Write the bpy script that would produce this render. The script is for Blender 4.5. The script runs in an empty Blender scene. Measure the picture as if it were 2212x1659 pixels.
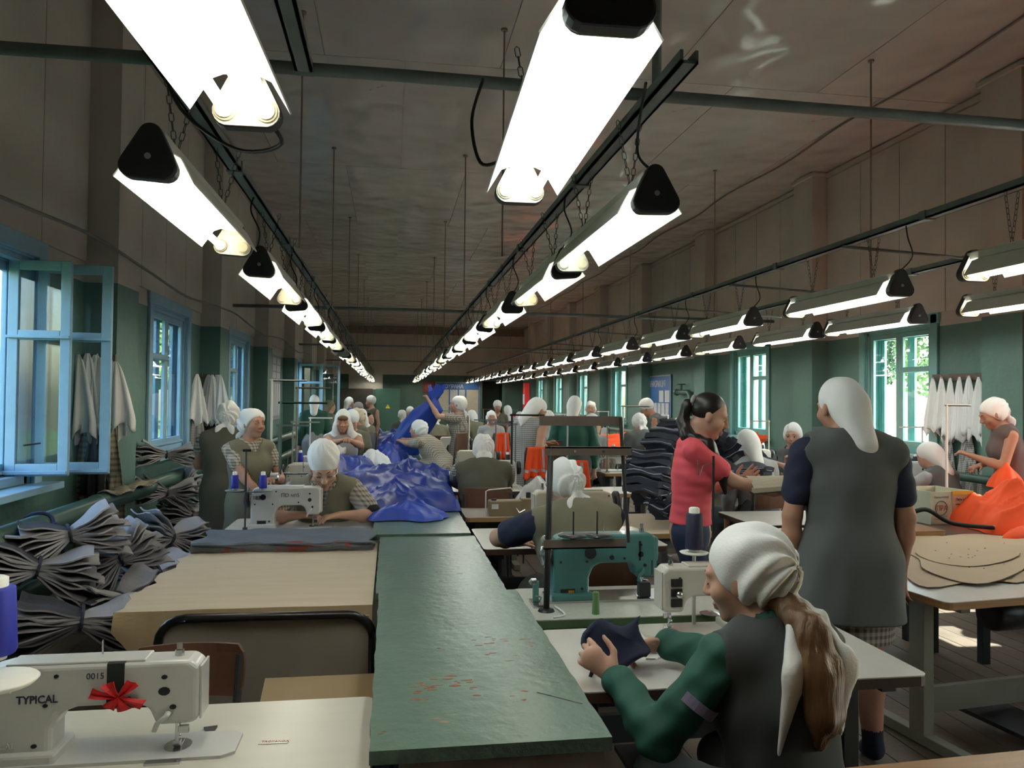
import bpy, bmesh, math, random
import numpy as np
from mathutils import Vector, Matrix
random.seed(7); RNG = np.random.default_rng(7)
S = bpy.context.scene
COL = S.collection
PI = math.pi

# ------------------------------------------------------------------ camera
FPX, CXP, CYP, CAMH = 1660.0, 1106.0, 829.5, 1.6
YAW, PITCH, ROLL = 0.15572699, 0.02054433, 0.010
_f = np.array([math.sin(YAW)*math.cos(PITCH), math.cos(YAW)*math.cos(PITCH), math.sin(PITCH)])
_r = np.array([math.cos(YAW), -math.sin(YAW), 0.0]); _u = np.cross(_r, _f)
_r, _u = _r*math.cos(ROLL)+_u*math.sin(ROLL), -_r*math.sin(ROLL)+_u*math.cos(ROLL)
cd = bpy.data.cameras.new('camera'); cam = bpy.data.objects.new('camera', cd); COL.objects.link(cam)
cd.sensor_fit = 'HORIZONTAL'; cd.sensor_width = 36.0; cd.lens = 36.0*FPX/2212.0; cd.clip_start = 0.05; cd.clip_end = 400
M = Matrix.Identity(4)
for i in range(3):
    M[i][0], M[i][1], M[i][2] = _r[i], _u[i], -_f[i]
M[2][3] = CAMH
cam.matrix_world = M
S.camera = cam
def W(px, py, y=None, z=None, x=None):
    """survey helper: a sighted point on a known plane of the room -> room coordinates"""
    d = _f + _r*(px-CXP)/FPX - _u*(py-CYP)/FPX
    t = y/d[1] if y is not None else ((z-CAMH)/d[2] if z is not None else x/d[0])
    return Vector((d[0]*t, d[1]*t, CAMH+d[2]*t))

# ------------------------------------------------------------------ world, sun, exposure
w = bpy.data.worlds.new('sky'); S.world = w; w.use_nodes = True
nt = w.node_tree; bg = nt.nodes['Background']
sky = nt.nodes.new('ShaderNodeTexSky'); sky.sky_type = 'NISHITA'; sky.sun_disc = False
SUN_EL, SUN_AZ = math.radians(33), math.radians(94)       # azimuth clockwise from +Y (room axis)
sky.sun_elevation = SUN_EL; sky.sun_rotation = SUN_AZ; sky.air_density = 1.2; sky.dust_density = 2.5; sky.ozone_density = 1.0
nt.links.new(sky.outputs[0], bg.inputs[0]); bg.inputs[1].default_value = 1.7
sl = bpy.data.lights.new('sun', 'SUN'); sl.energy = 36.0; sl.angle = 0.012; sl.color = (1.0, 0.93, 0.82)
so = bpy.data.objects.new('sun_offscreen', sl); COL.objects.link(so)
sdir = Vector((math.sin(SUN_AZ)*math.cos(SUN_EL), math.cos(SUN_AZ)*math.cos(SUN_EL), math.sin(SUN_EL)))
so.rotation_euler = sdir.to_track_quat('Z', 'Y').to_euler(); so.location = (12, 4, 10)
S.view_settings.view_transform = 'Standard'; S.view_settings.look = 'None'
S.view_settings.gamma = 1.0; S.view_settings.use_curve_mapping = False
S.view_settings.exposure = 0.38
S.cycles.max_bounces = 8; S.cycles.glossy_bounces = 3; S.cycles.caustics_reflective = False; S.cycles.caustics_refractive = False
TUBE_E = 14.5

# ------------------------------------------------------------------ materials
MATS = {}
def mat(name, col, rough=0.6, metal=0.0, var=0.12, vscale=6.0, bump=0.0, bscale=40.0, wear=None, wscale=9.0, wthr=0.66,
        emit=None, sheen=0.0, spec=0.5, stretch=None, alpha=None, coat=0.0, bdetail=4):
    if name in MATS: return MATS[name]
    m = bpy.data.materials.new(name); m.use_nodes = True; MATS[name] = m
    n = m.node_tree.nodes; L = m.node_tree.links; p = n['Principled BSDF']
    p.inputs['Roughness'].default_value = rough; p.inputs['Metallic'].default_value = metal
    p.inputs['Specular IOR Level'].default_value = spec
    if coat: p.inputs['Coat Weight'].default_value = coat
    if sheen: p.inputs['Sheen Weight'].default_value = sheen
    tc = n.new('ShaderNodeTexCoord'); src = tc.outputs['Object']
    if stretch:
        mp = n.new('ShaderNodeMapping'); mp.inputs['Scale'].default_value = stretch
        L.new(src, mp.inputs[0]); src = mp.outputs[0]
    c4 = (*col, 1)
    out = None
    if var:
        tx = n.new('ShaderNodeTexNoise'); tx.inputs['Scale'].default_value = vscale; tx.inputs['Detail'].default_value = 5
        L.new(src, tx.inputs['Vector'])
        mx = n.new('ShaderNodeMix'); mx.data_type = 'RGBA'
        mx.inputs[6].default_value = tuple(max(0, c*(1-var*1.6)) for c in col)+(1,)
        mx.inputs[7].default_value = tuple(min(1, c*(1+var*1.6)) for c in col)+(1,)
        L.new(tx.outputs['Fac'], mx.inputs[0]); out = mx.outputs[2]
    if wear:
        tw = n.new('ShaderNodeTexNoise'); tw.inputs['Scale'].default_value = wscale; tw.inputs['Detail'].default_value = 8
        tw.inputs['Roughness'].default_value = 0.65
        L.new(src, tw.inputs['Vector'])
        cr = n.new('ShaderNodeValToRGB'); cr.color_ramp.elements[0].position = wthr; cr.color_ramp.elements[1].position = wthr+0.025
        L.new(tw.outputs['Fac'], cr.inputs[0])
        mw = n.new('ShaderNodeMix'); mw.data_type = 'RGBA'; mw.inputs[6].default_value = c4; mw.inputs[7].default_value = (*wear, 1)
        if out: L.new(out, mw.inputs[6])
        L.new(cr.outputs[0], mw.inputs[0]); out = mw.outputs[2]
    if out: L.new(out, p.inputs['Base Color'])
    else: p.inputs['Base Color'].default_value = c4
    if bump:
        tb = n.new('ShaderNodeTexNoise'); tb.inputs['Scale'].default_value = bscale; tb.inputs['Detail'].default_value = bdetail
        L.new(src, tb.inputs['Vector'])
        b = n.new('ShaderNodeBump'); b.inputs['Strength'].default_value = 1.0; b.inputs['Distance'].default_value = bump
        L.new(tb.outputs['Fac'], b.inputs['Height']); L.new(b.outputs[0], p.inputs['Normal'])
    if emit:
        p.inputs['Emission Color'].default_value = (*emit[0], 1); p.inputs['Emission Strength'].default_value = emit[1]
    return m
def check_mat(name, c1, c2, size):
    """woven gingham: two crossed stripe sets"""
    if name in MATS: return MATS[name]
    m = bpy.data.materials.new(name); m.use_nodes = True; MATS[name] = m
    n = m.node_tree.nodes; L = m.node_tree.links; p = n['Principled BSDF']; p.inputs['Roughness'].default_value = 0.85
    tc = n.new('ShaderNodeTexCoord'); sp = n.new('ShaderNodeSeparateXYZ'); L.new(tc.outputs['Object'], sp.inputs[0])
    def stripe(sock, off):
        a = n.new('ShaderNodeMath'); a.operation = 'MULTIPLY'; a.inputs[1].default_value = 2*PI/size; L.new(sock, a.inputs[0])
        s = n.new('ShaderNodeMath'); s.operation = 'SINE'; L.new(a.outputs[0], s.inputs[0])
        g = n.new('ShaderNodeMath'); g.operation = 'GREATER_THAN'; g.inputs[1].default_value = off; L.new(s.outputs[0], g.inputs[0])
        return g.outputs[0]
    ad = n.new('ShaderNodeMath'); ad.operation = 'ADD'
    xy = n.new('ShaderNodeMath'); xy.operation = 'ADD'; L.new(sp.outputs[0], xy.inputs[0]); L.new(sp.outputs[1], xy.inputs[1])
    L.new(stripe(xy.outputs[0], 0.1), ad.inputs[0]); L.new(stripe(sp.outputs[2], 0.1), ad.inputs[1])
    hf = n.new('ShaderNodeMath'); hf.operation = 'MULTIPLY'; hf.inputs[1].default_value = 0.5; L.new(ad.outputs[0], hf.inputs[0])
    mx = n.new('ShaderNodeMix'); mx.data_type = 'RGBA'; mx.inputs[6].default_value = (*c1, 1); mx.inputs[7].default_value = (*c2, 1)
    L.new(hf.outputs[0], mx.inputs[0]); L.new(mx.outputs[2], p.inputs['Base Color'])
    return m
def zpaint_mat(name, low, high, zline, rough=0.55):
    """wall painted in two colours, the line at a fixed height"""
    m = bpy.data.materials.new(name); m.use_nodes = True; MATS[name] = m
    n = m.node_tree.nodes; L = m.node_tree.links; p = n['Principled BSDF']; p.inputs['Roughness'].default_value = rough
    g = n.new('ShaderNodeNewGeometry'); sp = n.new('ShaderNodeSeparateXYZ'); L.new(g.outputs['Position'], sp.inputs[0])
    nz = n.new('ShaderNodeTexNoise'); nz.inputs['Scale'].default_value = 1.3; nz.inputs['Detail'].default_value = 6; L.new(g.outputs['Position'], nz.inputs['Vector'])
    gt = n.new('ShaderNodeMath'); gt.operation = 'GREATER_THAN'; gt.inputs[1].default_value = zline; L.new(sp.outputs[2], gt.inputs[0])
    def tone(c, a):
        mx = n.new('ShaderNodeMix'); mx.data_type = 'RGBA'
        mx.inputs[6].default_value = (*[v*(1-a) for v in c], 1); mx.inputs[7].default_value = (*[min(1, v*(1+a)) for v in c], 1)
        L.new(nz.outputs['Fac'], mx.inputs[0]); return mx.outputs[2]
    mx = n.new('ShaderNodeMix'); mx.data_type = 'RGBA'
    L.new(tone(low, .22), mx.inputs[6]); L.new(tone(high, .28), mx.inputs[7]); L.new(gt.outputs[0], mx.inputs[0])
    L.new(mx.outputs[2], p.inputs['Base Color'])
    b = n.new('ShaderNodeBump'); b.inputs['Distance'].default_value = 0.004
    n2 = n.new('ShaderNodeTexNoise'); n2.inputs['Scale'].default_value = 14; L.new(g.outputs['Position'], n2.inputs['Vector'])
    L.new(n2.outputs['Fac'], b.inputs['Height']); L.new(b.outputs[0], p.inputs['Normal'])
    return m
def glass_mat():
    m = bpy.data.materials.new('window_glass'); m.use_nodes = True; MATS['glass'] = m
    n = m.node_tree.nodes; L = m.node_tree.links
    for x in list(n):
        if x.type != 'OUTPUT_MATERIAL': n.remove(x)
    t = n.new('ShaderNodeBsdfTransparent'); t.inputs[0].default_value = (.93, .96, .96, 1)
    g = n.new('ShaderNodeBsdfGlossy'); g.inputs['Roughness'].default_value = 0.02
    lw = n.new('ShaderNodeLayerWeight'); lw.inputs[0].default_value = 0.5
    pw = n.new('ShaderNodeMath'); pw.operation = 'POWER'; pw.inputs[1].default_value = 5.0; L.new(lw.outputs['Facing'], pw.inputs[0])
    ma = n.new('ShaderNodeMath'); ma.operation = 'MULTIPLY_ADD'; ma.inputs[1].default_value = .85; ma.inputs[2].default_value = .04; L.new(pw.outputs[0], ma.inputs[0])
    mx = n.new('ShaderNodeMixShader'); L.new(ma.outputs[0], mx.inputs[0]); L.new(t.outputs[0], mx.inputs[1]); L.new(g.outputs[0], mx.inputs[2])
    L.new(mx.outputs[0], [x for x in n if x.type == 'OUTPUT_MATERIAL'][0].inputs[0])
    return m

# ------------------------------------------------------------------ mesh builder
class MB:
    def __init__(s): s.v = []; s.f = []; s.mi = []; s.cur = 0
    def add(s, vs, fs):
        o = len(s.v); s.v += [tuple(v) for v in vs]; s.f += [tuple(i+o for i in f) for f in fs]; s.mi += [s.cur]*len(fs); return s
    def m(s, i): s.cur = i; return s
    def box(s, c, d, rz=0, R=None):
        x, y, z = d[0]/2, d[1]/2, d[2]/2
        P = [Vector((a, b, e)) for a in (-x, x) for b in (-y, y) for e in (-z, z)]
        Q = R if R is not None else Matrix.Rotation(rz, 3, 'Z')
        c = Vector(c)
        return s.add([Q@p+c for p in P], [(0, 1, 3, 2), (4, 6, 7, 5), (0, 4, 5, 1), (2, 3, 7, 6), (0, 2, 6, 4), (1, 5, 7, 3)])
    def b2(s, lo, hi):
        return s.box([(a+b)/2 for a, b in zip(lo, hi)], [abs(b-a) for a, b in zip(lo, hi)])
    def tube(s, pts, r, n=8, cap=True, r1=None):
        pts = [Vector(p) for p in pts]; k = len(pts); rings = []; prev = None
        for i, p in enumerate(pts):
            d = (pts[min(i+1, k-1)]-pts[max(i-1, 0)])
            d = d.normalized() if d.length > 1e-9 else Vector((0, 0, 1))
            if prev is None:
                a = Vector((0, 0, 1)) if abs(d.z) < .9 else Vector((1, 0, 0)); u = d.cross(a).normalized()
            else:
                u = prev-d*prev.dot(d); u = u.normalized() if u.length > 1e-6 else d.orthogonal().normalized()
            prev = u; v = d.cross(u)
            rr = (r[i] if isinstance(r, (list, tuple)) else (r if r1 is None else r+(r1-r)*i/(k-1)))
            rings.append([p+(u*math.cos(2*PI*j/n)+v*math.sin(2*PI*j/n))*rr for j in range(n)])
        vs = [q for ring in rings for q in ring]; fs = []
        for i in range(k-1):
            for j in range(n):
                a = i*n+j; b = i*n+(j+1) % n; fs.append((a, b, b+n, a+n))
        if cap: fs.append(tuple(range(n-1, -1, -1))); fs.append(tuple((k-1)*n+j for j in range(n)))
        return s.add(vs, fs)
    def cyl(s, a, b, r, n=16, r1=None): return s.tube([a, b], r, n, True, r1)
    def lathe(s, prof, o=(0, 0, 0), n=20, ax='Z'):
        """prof: (radius, height) pairs, revolved about an axis"""
        o = Vector(o); vs = []; fs = []; k = len(prof)
        for (r, h) in prof:
            for j in range(n):
                a = 2*PI*j/n; c, d = r*math.cos(a), r*math.sin(a)
                vs.append(o+Vector((c, d, h) if ax == 'Z' else ((h, c, d) if ax == 'X' else (d, h, c))))
        for i in range(k-1):
            for j in range(n):
                a = i*n+j; b = i*n+(j+1) % n; fs.append((a, b, b+n, a+n))
        fs.append(tuple(range(n-1, -1, -1))); fs.append(tuple((k-1)*n+j for j in range(n)))
        return s.add(vs, fs)
    def prism(s, poly, d0, d1, plane='XZ'):
        """polygon in a plane, extruded along the third axis"""
        def P(a, b, t): return (a, t, b) if plane == 'XZ' else ((t, a, b) if plane == 'YZ' else (a, b, t))
        k = len(poly); vs = [P(a, b, d0) for a, b in poly]+[P(a, b, d1) for a, b in poly]
        fs = [tuple(range(k)), tuple(range(2*k-1, k-1, -1))]+[((i+1) % k, i, i+k, (i+1) % k+k) for i in range(k)]
        return s.add(vs, fs)
    def grid(s, fn, nu, nv, th=0.0):
        """surface fn(u,v) over the unit square; th gives it thickness along its normals"""
        P = [[Vector(fn(i/nu, j/nv)) for j in range(nv+1)] for i in range(nu+1)]
        vs = [p for row in P for p in row]; w_ = nv+1
        fs = [(i*w_+j, (i+1)*w_+j, (i+1)*w_+j+1, i*w_+j+1) for i in range(nu) for j in range(nv)]
        if th:
            o = len(vs); nr = []
            for i in range(nu+1):
                for j in range(nv+1):
                    a = P[min(i+1, nu)][j]-P[max(i-1, 0)][j]; b = P[i][min(j+1, nv)]-P[i][max(j-1, 0)]
                    q = a.cross(b); nr.append(q.normalized() if q.length > 1e-12 else Vector((0, 0, 1)))
            vs = vs+[v-q*th for v, q in zip(vs, nr)]
            fs = fs+[tuple(o+i for i in reversed(f)) for f in fs]
            rim = [i*w_ for i in range(nu+1)]+[nu*w_+j for j in range(1, nv+1)]+[i*w_+nv for i in range(nu-1, -1, -1)]+[j for j in range(nv-1, 0, -1)]
            fs += [(rim[(q+1) % len(rim)], rim[q], rim[q]+o, rim[(q+1) % len(rim)]+o) for q in range(len(rim))]
        return s.add(vs, fs)
    def mesh(s, name):
        me = bpy.data.meshes.new(name); me.from_pydata(s.v, [], s.f); me.update()
        if any(s.mi): me.polygons.foreach_set('material_index', s.mi)
        return me
    def build(s, name, m, parent=None, smooth=False, bevel=0.0, seg=2, auto=None, loc=None, rz=0):
        me = s.mesh(name); return link(name, me, m, parent, smooth, bevel, seg, loc, rz)
def link(name, me, m=None, parent=None, smooth=False, bevel=0.0, seg=2, loc=None, rz=0):
    if m is not None and not me.materials:
        for q in (m if isinstance(m, (list, tuple)) else [m]): me.materials.append(q)
    if smooth: me.polygons.foreach_set('use_smooth', [True]*len(me.polygons))
    o = bpy.data.objects.new(name, me); COL.objects.link(o)
    if parent: o.parent = parent
    if loc is not None: o.location = loc
    if rz: o.rotation_euler.z = rz
    if bevel:
        b = o.modifiers.new('bevel', 'BEVEL'); b.width = bevel; b.segments = seg; b.limit_method = 'ANGLE'; b.angle_limit = math.radians(35)
        b.harden_normals = False
    return o
def bvl(mb, width, seg=2):
    """bake a bevel into the builder's mesh (for meshes that many copies share)"""
    bm = bmesh.new(); me = mb.mesh('t'); bm.from_mesh(me); bpy.data.meshes.remove(me)
    bmesh.ops.remove_doubles(bm, verts=bm.verts, dist=1e-5)
    es = [e for e in bm.edges if len(e.link_faces) == 2 and e.calc_face_angle(0) > 0.6]
    bmesh.ops.bevel(bm, geom=es, offset=width, segments=seg, affect='EDGES', profile=0.5)
    out = MB(); bm.verts.ensure_lookup_table()
    out.v = [tuple(v.co) for v in bm.verts]; out.f = [tuple(v.index for v in f.verts) for f in bm.faces]; out.mi = [f.material_index for f in bm.faces]
    bm.free(); return out
def tag(o, label=None, cat=None, group=None, kind=None):
    if label: o['label'] = label
    if cat: o['category'] = cat
    if group: o['group'] = group
    if kind: o['kind'] = kind
    return o
def thing(name, label, cat, loc=(0, 0, 0), rz=0, group=None):
    o = bpy.data.objects.new(name, None); COL.objects.link(o); o.location = loc; o.rotation_euler = (0, 0, rz)
    o.empty_display_size = 0.1
    return tag(o, label, cat, group)
def kids(o): return [c for c in bpy.data.objects if c.parent == o]
def copy_tree(o, parent=None, _k=None):
    c = o.copy(); COL.objects.link(c)
    if parent is not None: c.parent = parent
    for ch in kids(o): copy_tree(ch, c)
    return c
def text(s, size, m, parent, loc, rot, name='lettering', ext=0.0006, align='LEFT', bold=0.0, sx=1.0):
    cu = bpy.data.curves.new(name, 'FONT'); cu.body = s; cu.size = size; cu.extrude = ext; cu.align_x = align; cu.offset = bold
    cu.resolution_u = 3
    o = bpy.data.objects.new(name, cu); COL.objects.link(o); cu.materials.append(m); o.parent = parent; o.location = loc; o.rotation_euler = rot
    o.scale = (sx, 1, 1)
    bpy.context.view_layer.update()
    me = bpy.data.meshes.new_from_object(o.evaluated_get(bpy.context.evaluated_depsgraph_get()))
    q = bpy.data.objects.new(name, me); COL.objects.link(q); q.parent = parent; q.location = loc; q.rotation_euler = rot; q.scale = (sx, 1, 1)
    if not me.materials: me.materials.append(m)
    bpy.data.objects.remove(o); bpy.data.curves.remove(cu); q.name = name
    return q
def wob(x, y, k=1.0, s=0.0):
    return (math.sin(x*1.7*k+y*2.3*k+s)+math.sin(x*4.1*k-y*1.9*k+2*s+1)*.5+math.sin(x*2.9*k+y*5.3*k+3*s+2)*.35)/1.85
# ================================================================== the room
XL, XR, YB, YF, ZC = -2.42, 6.25, -3.2, 36.3, 4.96
PILY = [-0.75, 3.05, 6.8, 10.55, 14.4, 18.2, 22.0, 25.9, 29.7, 33.4]
GREEN, CREAM = (0.100, 0.198, 0.170), (0.50, 0.465, 0.40)
M_wall = zpaint_mat('two_tone_wall_paint', GREEN, CREAM, 2.5)
M_wallf = zpaint_mat('far_wall_paint', (0.06, 0.115, 0.09), (0.48, 0.42, 0.35), 2.72)
M_glass = glass_mat()
M_frame = mat('pale_blue_window_paint', (0.27, 0.45, 0.58), .45, var=.1, vscale=9, wear=(.20, .28, .33), wscale=30, wthr=.68)
M_frameR = mat('teal_window_paint', (0.16, 0.36, 0.34), .45, var=.1, vscale=9)
M_floor = mat('worn_dark_floor', (0.15, 0.118, 0.092), .5, var=.35, vscale=3, bump=.002, bscale=30)
def wall_side(name, x, sgn, openings):
    """side wall of boxes round its window openings, 0.45 thick away from the room; upper part clad in panels"""
    b = MB(); x2 = x+sgn*(.20 if sgn < 0 else .28); z0, z1 = 1.0, 2.55; ys = YB
    for (a, c) in openings:
        b.b2((x, ys, 0), (x2, a, ZC)); b.b2((x, a, 0), (x2, c, z0)); b.b2((x, a, z1), (x2, c, ZC)); ys = c
    b.b2((x, ys, 0), (x2, YF, ZC))
    o = tag(b.build(name, M_wall), kind='structure')
    # upper panels between the pillars, each a board of its own with an open joint
    meshes = {}
    for i in range(len(PILY)):
        a = PILY[i]+.27; c = (PILY[i+1]-.27) if i+1 < len(PILY) else YF
        n = max(1, round((c-a)/0.82)); wd = (c-a)/n
        key = round(wd, 3)
        for k in range(n):
            if key not in meshes:
                q = MB().b2((-.009, 0.006, 2.66), (.009, wd-.006, ZC-.10)); meshes[key] = q.mesh('panel'); meshes[key].materials.append(M_wall)
            p = bpy.data.objects.new('panel', meshes[key]); COL.objects.link(p); p.parent = o; p.location = (x-sgn*.011, a+k*wd, 0)
    return o
LWIN = [(4.30, 5.70), (8.25, 9.65), (12.05, 13.55), (19.6, 20.95), (27.0, 28.3)]
RWIN = [(0.6, 1.9), (4.25, 5.55), (8.1, 9.4), (12.1, 13.4), (19.95, 21.25), (24.05, 25.35), (27.8, 29.1), (31.4, 32.7)]
wall_left = wall_side('wall_left', XL, -1, LWIN)
wall_right = wall_side('wall_right', XR, 1, RWIN)
bk = MB().b2((XL-.2, YB-.3, 0), (XR+.28, YB, ZC)); tag(bk.build('wall_back', M_wall), kind='structure')
fw = MB(); fw.b2((XL-.2, YF, 0), (4.25, YF+.4, ZC)); fw.b2((4.25, YF, 2.5), (5.25, YF+.4, ZC)); fw.b2((5.25, YF, 0), (XR+.28, YF+.4, ZC))
wall_far = tag(fw.build('wall_far', M_wallf), kind='structure')
tag(MB().b2((-1.95, YF-.03, 2.02), (-.40, YF, 2.74)).build('wall_panel', mat('pale_boarded_panel', (.42, .40, .36), .7, var=.15)), kind='structure')
M_dark = mat('dark_brown_door_paint', (.055, .048, .042), .6, var=.1)
pas = MB(); pas.b2((4.0, YF+2.2, 0), (5.5, YF+2.3, 2.6)); pas.b2((4.0, YF+.4, 0), (4.1, YF+2.3, 2.6)); pas.b2((5.4, YF+.4, 0), (5.5, YF+2.3, 2.6)); pas.b2((4.0, YF+.4, 2.5), (5.5, YF+2.3, 2.6))
tag(pas.build('wall_passage', M_wallf), kind='structure')
dj = MB(); dj.b2((4.17, YF-.04, 0), (4.27, YF+.02, 2.55)); dj.b2((5.23, YF-.04, 0), (5.33, YF+.02, 2.55)); dj.b2((4.17, YF-.04, 2.48), (5.33, YF+.02, 2.58))
tag(dj.build('door_1', mat('dark_green_paint', (.07, .15, .125), .5, var=.1)), kind='structure')
floor = tag(MB().b2((XL-.2, YB-.3, -.12), (XR+.28, YF+2.3, 0)).build('floor', M_floor), kind='structure')
# floor boards run along the room
fb = {}
for i in range(58):
    x0 = XL+.02+i*.15
    if x0+.145 > XR: break
    q = fb.get('m')
    if q is None:
        q = MB().b2((0, YB+.02, 0), (.144, YF-.02, .006)).mesh('plank'); q.materials.append(M_floor); fb['m'] = q
    p = bpy.data.objects.new('plank', q); COL.objects.link(p); p.parent = floor; p.location = (x0, 0, .0005*(i % 3))
# ceiling: painted sheets with open joints
M_ceil = mat('glossy_ceiling_paint', (.53, .495, .45), .17, var=.10, vscale=1.1, bump=.07, bscale=1.9, bdetail=1.0, stretch=(1, .8, 1), wear=(.33, .29, .24), wscale=1.7, wthr=.72)
ceiling = tag(MB().b2((XL-.2, YB-.3, ZC+.012), (XR+.28, YF+.4, ZC+.15)).build('ceiling', M_ceil), kind='structure')
csh = {}
wx = (XR-XL)/5
for j in range(11):
    y0 = YB+j*3.62
    for i in range(-1, 5):
        xa = XL+i*wx+(wx*.45 if j % 2 else 0); xb = xa+wx
        xa, xb = max(xa, XL), min(xb, XR); yb = min(y0+3.62, YF)
        if xb-xa < .05 or yb-y0 < .05: continue
        key = (round(xb-xa, 2), round(yb-y0, 2))
        if key not in csh:
            q = MB().b2((.005, .005, ZC), (xb-xa-.005, yb-y0-.005, ZC+.012)).mesh('ceiling_sheet'); q.materials.append(M_ceil); csh[key] = q
        p = bpy.data.objects.new('ceiling_sheet', csh[key]); COL.objects.link(p); p.parent = ceiling; p.location = (xa, y0, 0)
# pillars and cornices
for sx, x, nm in ((1, XL, 'left'), (-1, XR, 'right')):
    for i, y in enumerate(PILY):
        b = MB().b2((x-sx*.02, y-.26, 0), (x+sx*.25, y+.26, ZC))
        b.b2((x-sx*.02, y-.29, ZC-.075), (x+sx*.285, y+.29, ZC-.03))
        tag(b.build('pillar', M_wall), kind='structure')
    for i in range(len(PILY)):
        a = PILY[i]+.27; c = (PILY[i+1]-.27) if i+1 < len(PILY) else YF
        tag(MB().b2((x-sx*.01, a, ZC-.085), (x+sx*.045, c, ZC-.03)).build('trim_%s' % nm, mat('cornice_paint', (.46, .42, .36), .5, var=.15)), kind='structure')
tag(MB().b2((XL, YF-.18, ZC-.34), (XR, YF, ZC-.02)).build('trim_beam', mat('far_beam_paint', (.20, .15, .12), .6, var=.2)), kind='structure')  # dark brown band along the top of the far wall

# ------------------------------------------------------------------ windows
def sash(mb_name, wd, z0, z1, bars, parent, m, hinge, ang, ax=0.035, fw_=.065):
    """one casement: frame with optional crossbar, panes as sub-parts. hinge=(x,y) of its pivot, ang=direction of its width"""
    o = bpy.data.objects.new('sash', None)
    b = MB(); t = ax
    b.b2((0, -t/2, z0), (fw_, t/2, z1)); b.b2((wd-fw_, -t/2, z0), (wd, t/2, z1))
    zs = [z0]+bars+[z1]
    for k, z in enumerate(zs):
        h = fw_*1.25 if k == 0 else fw_
        zz = z0 if k == 0 else (z1-h if k == len(zs)-1 else z-h/2)
        b.b2((fw_, -t/2, zz), (wd-fw_, t/2, zz+h))
        if 0 < k < len(zs)-1 or k == 0: b.b2((-.0, -t/2-.025, zz+h*.15), (wd, -t/2, zz+h*.45))
    s = b.build('sash', m, parent, bevel=.004)
    s.location = (hinge[0], hinge[1], 0); s.rotation_euler.z = ang
    edges = [z0+fw_*1.25]+[q for z in bars for q in (z-fw_/2, z+fw_/2)]+[z1-fw_]
    for k in range(0, len(edges), 2):
        MB().b2((fw_-.005, -.002, edges[k]-.005), (wd-fw_+.005, .002, edges[k+1]+.005)).build('pane', M_glass, s)
    return s
def window(n, x, sgn, a, c, m, vent, open_inner=None, face=None):
    """double window in a deep reveal: casing, sill, outer and inner casements"""
    z0, z1 = 1.0, 2.55
    root = bpy.data.objects.new('window_%d' % n, None); COL.objects.link(root); tag(root, kind='structure')
    fr = MB()
    DP = .14 if sgn < 0 else .21
    for xo in (x+sgn*.05, x+sgn*DP):
        fr.b2((xo-.03, a, z0), (xo+.03, a+.06, z1)); fr.b2((xo-.03, c-.06, z0), (xo+.03, c, z1))
        fr.b2((xo-.03, a, z0), (xo+.03, c, z0+.06)); fr.b2((xo-.03, a, z1-.06), (xo+.03, c, z1))
    fr.b2((x, a, z0), (x+sgn*(DP+.03), a+.02, z1)); fr.b2((x, c-.02, z0), (x+sgn*(DP+.03), c, z1)); fr.b2((x, a, z1-.02), (x+sgn*(DP+.03), c, z1))
    fr.build('window_frame', m, root, bevel=.003)
    cs = MB(); q = x-sgn*.03
    cs.b2((q, a-.10, z0-.02), (x, a+.012, z1+.10)); cs.b2((q, c-.012, z0-.02), (x, c+.10, z1+.10)); cs.b2((q, a-.12, z1-.01), (x-sgn*.002, c+.12, z1+.11))
    cs.build('casing', m, root, bevel=.006)
    MB().b2((x-sgn*.16, a-.14, z0-.05), (x+sgn*.04, c+.14, z0-.002)).build('window_sill', m, root, bevel=.006)
    mid = (a+c)/2; W2 = (c-a)/2-.06
    for lay, xo in ((0, x+sgn*.05), (1, x+sgn*DP)):
        for k in (0, 1):
            if lay == 0 and open_inner and k in open_inner: continue
            bars = [2.02] if (k == vent) else []
            y0 = a+.06 if k == 0 else mid
            sash('s', W2, z0+.06, z1-.06, bars, root, m, (xo, y0), PI/2)
    return root
wn = 1
for i, (a, c) in enumerate(LWIN):
    r = window(wn, XL, -1, a, c, M_frame, 0, open_inner=(0, 1) if i in (0, 3) else None); wn += 1
    if i == 0:   # inner and outer casements stand open into the room, at the far jamb
        sash('s', .39, 1.06, 2.5, [2.0], r, M_frame, (XL-.10, c-.14), math.radians(0))
        sash('s', .47, 1.06, 2.5, [2.0], r, M_frame, (XL+.03, c-.02), math.radians(2))
        hk = MB().tube([(XL+.12, c-.16, 1.28), (XL+.05, c-.24, 1.27)], .006, 6); hk.build('hook', mat('dark_steel', (.06, .06, .065), .4, .8), r)
    if i == 3:
        sash('s', .62, 1.06, 2.5, [2.0], r, M_frame, (XL+.02, c-.05), math.radians(-8))
        sash('s', .55, 1.06, 2.5, [], r, M_frame, (XL+.5, c+.25), math.radians(10))
for i, (a, c) in enumerate(RWIN):
    window(wn, XR, 1, a, c, M_frameR, 0); wn += 1
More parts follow.
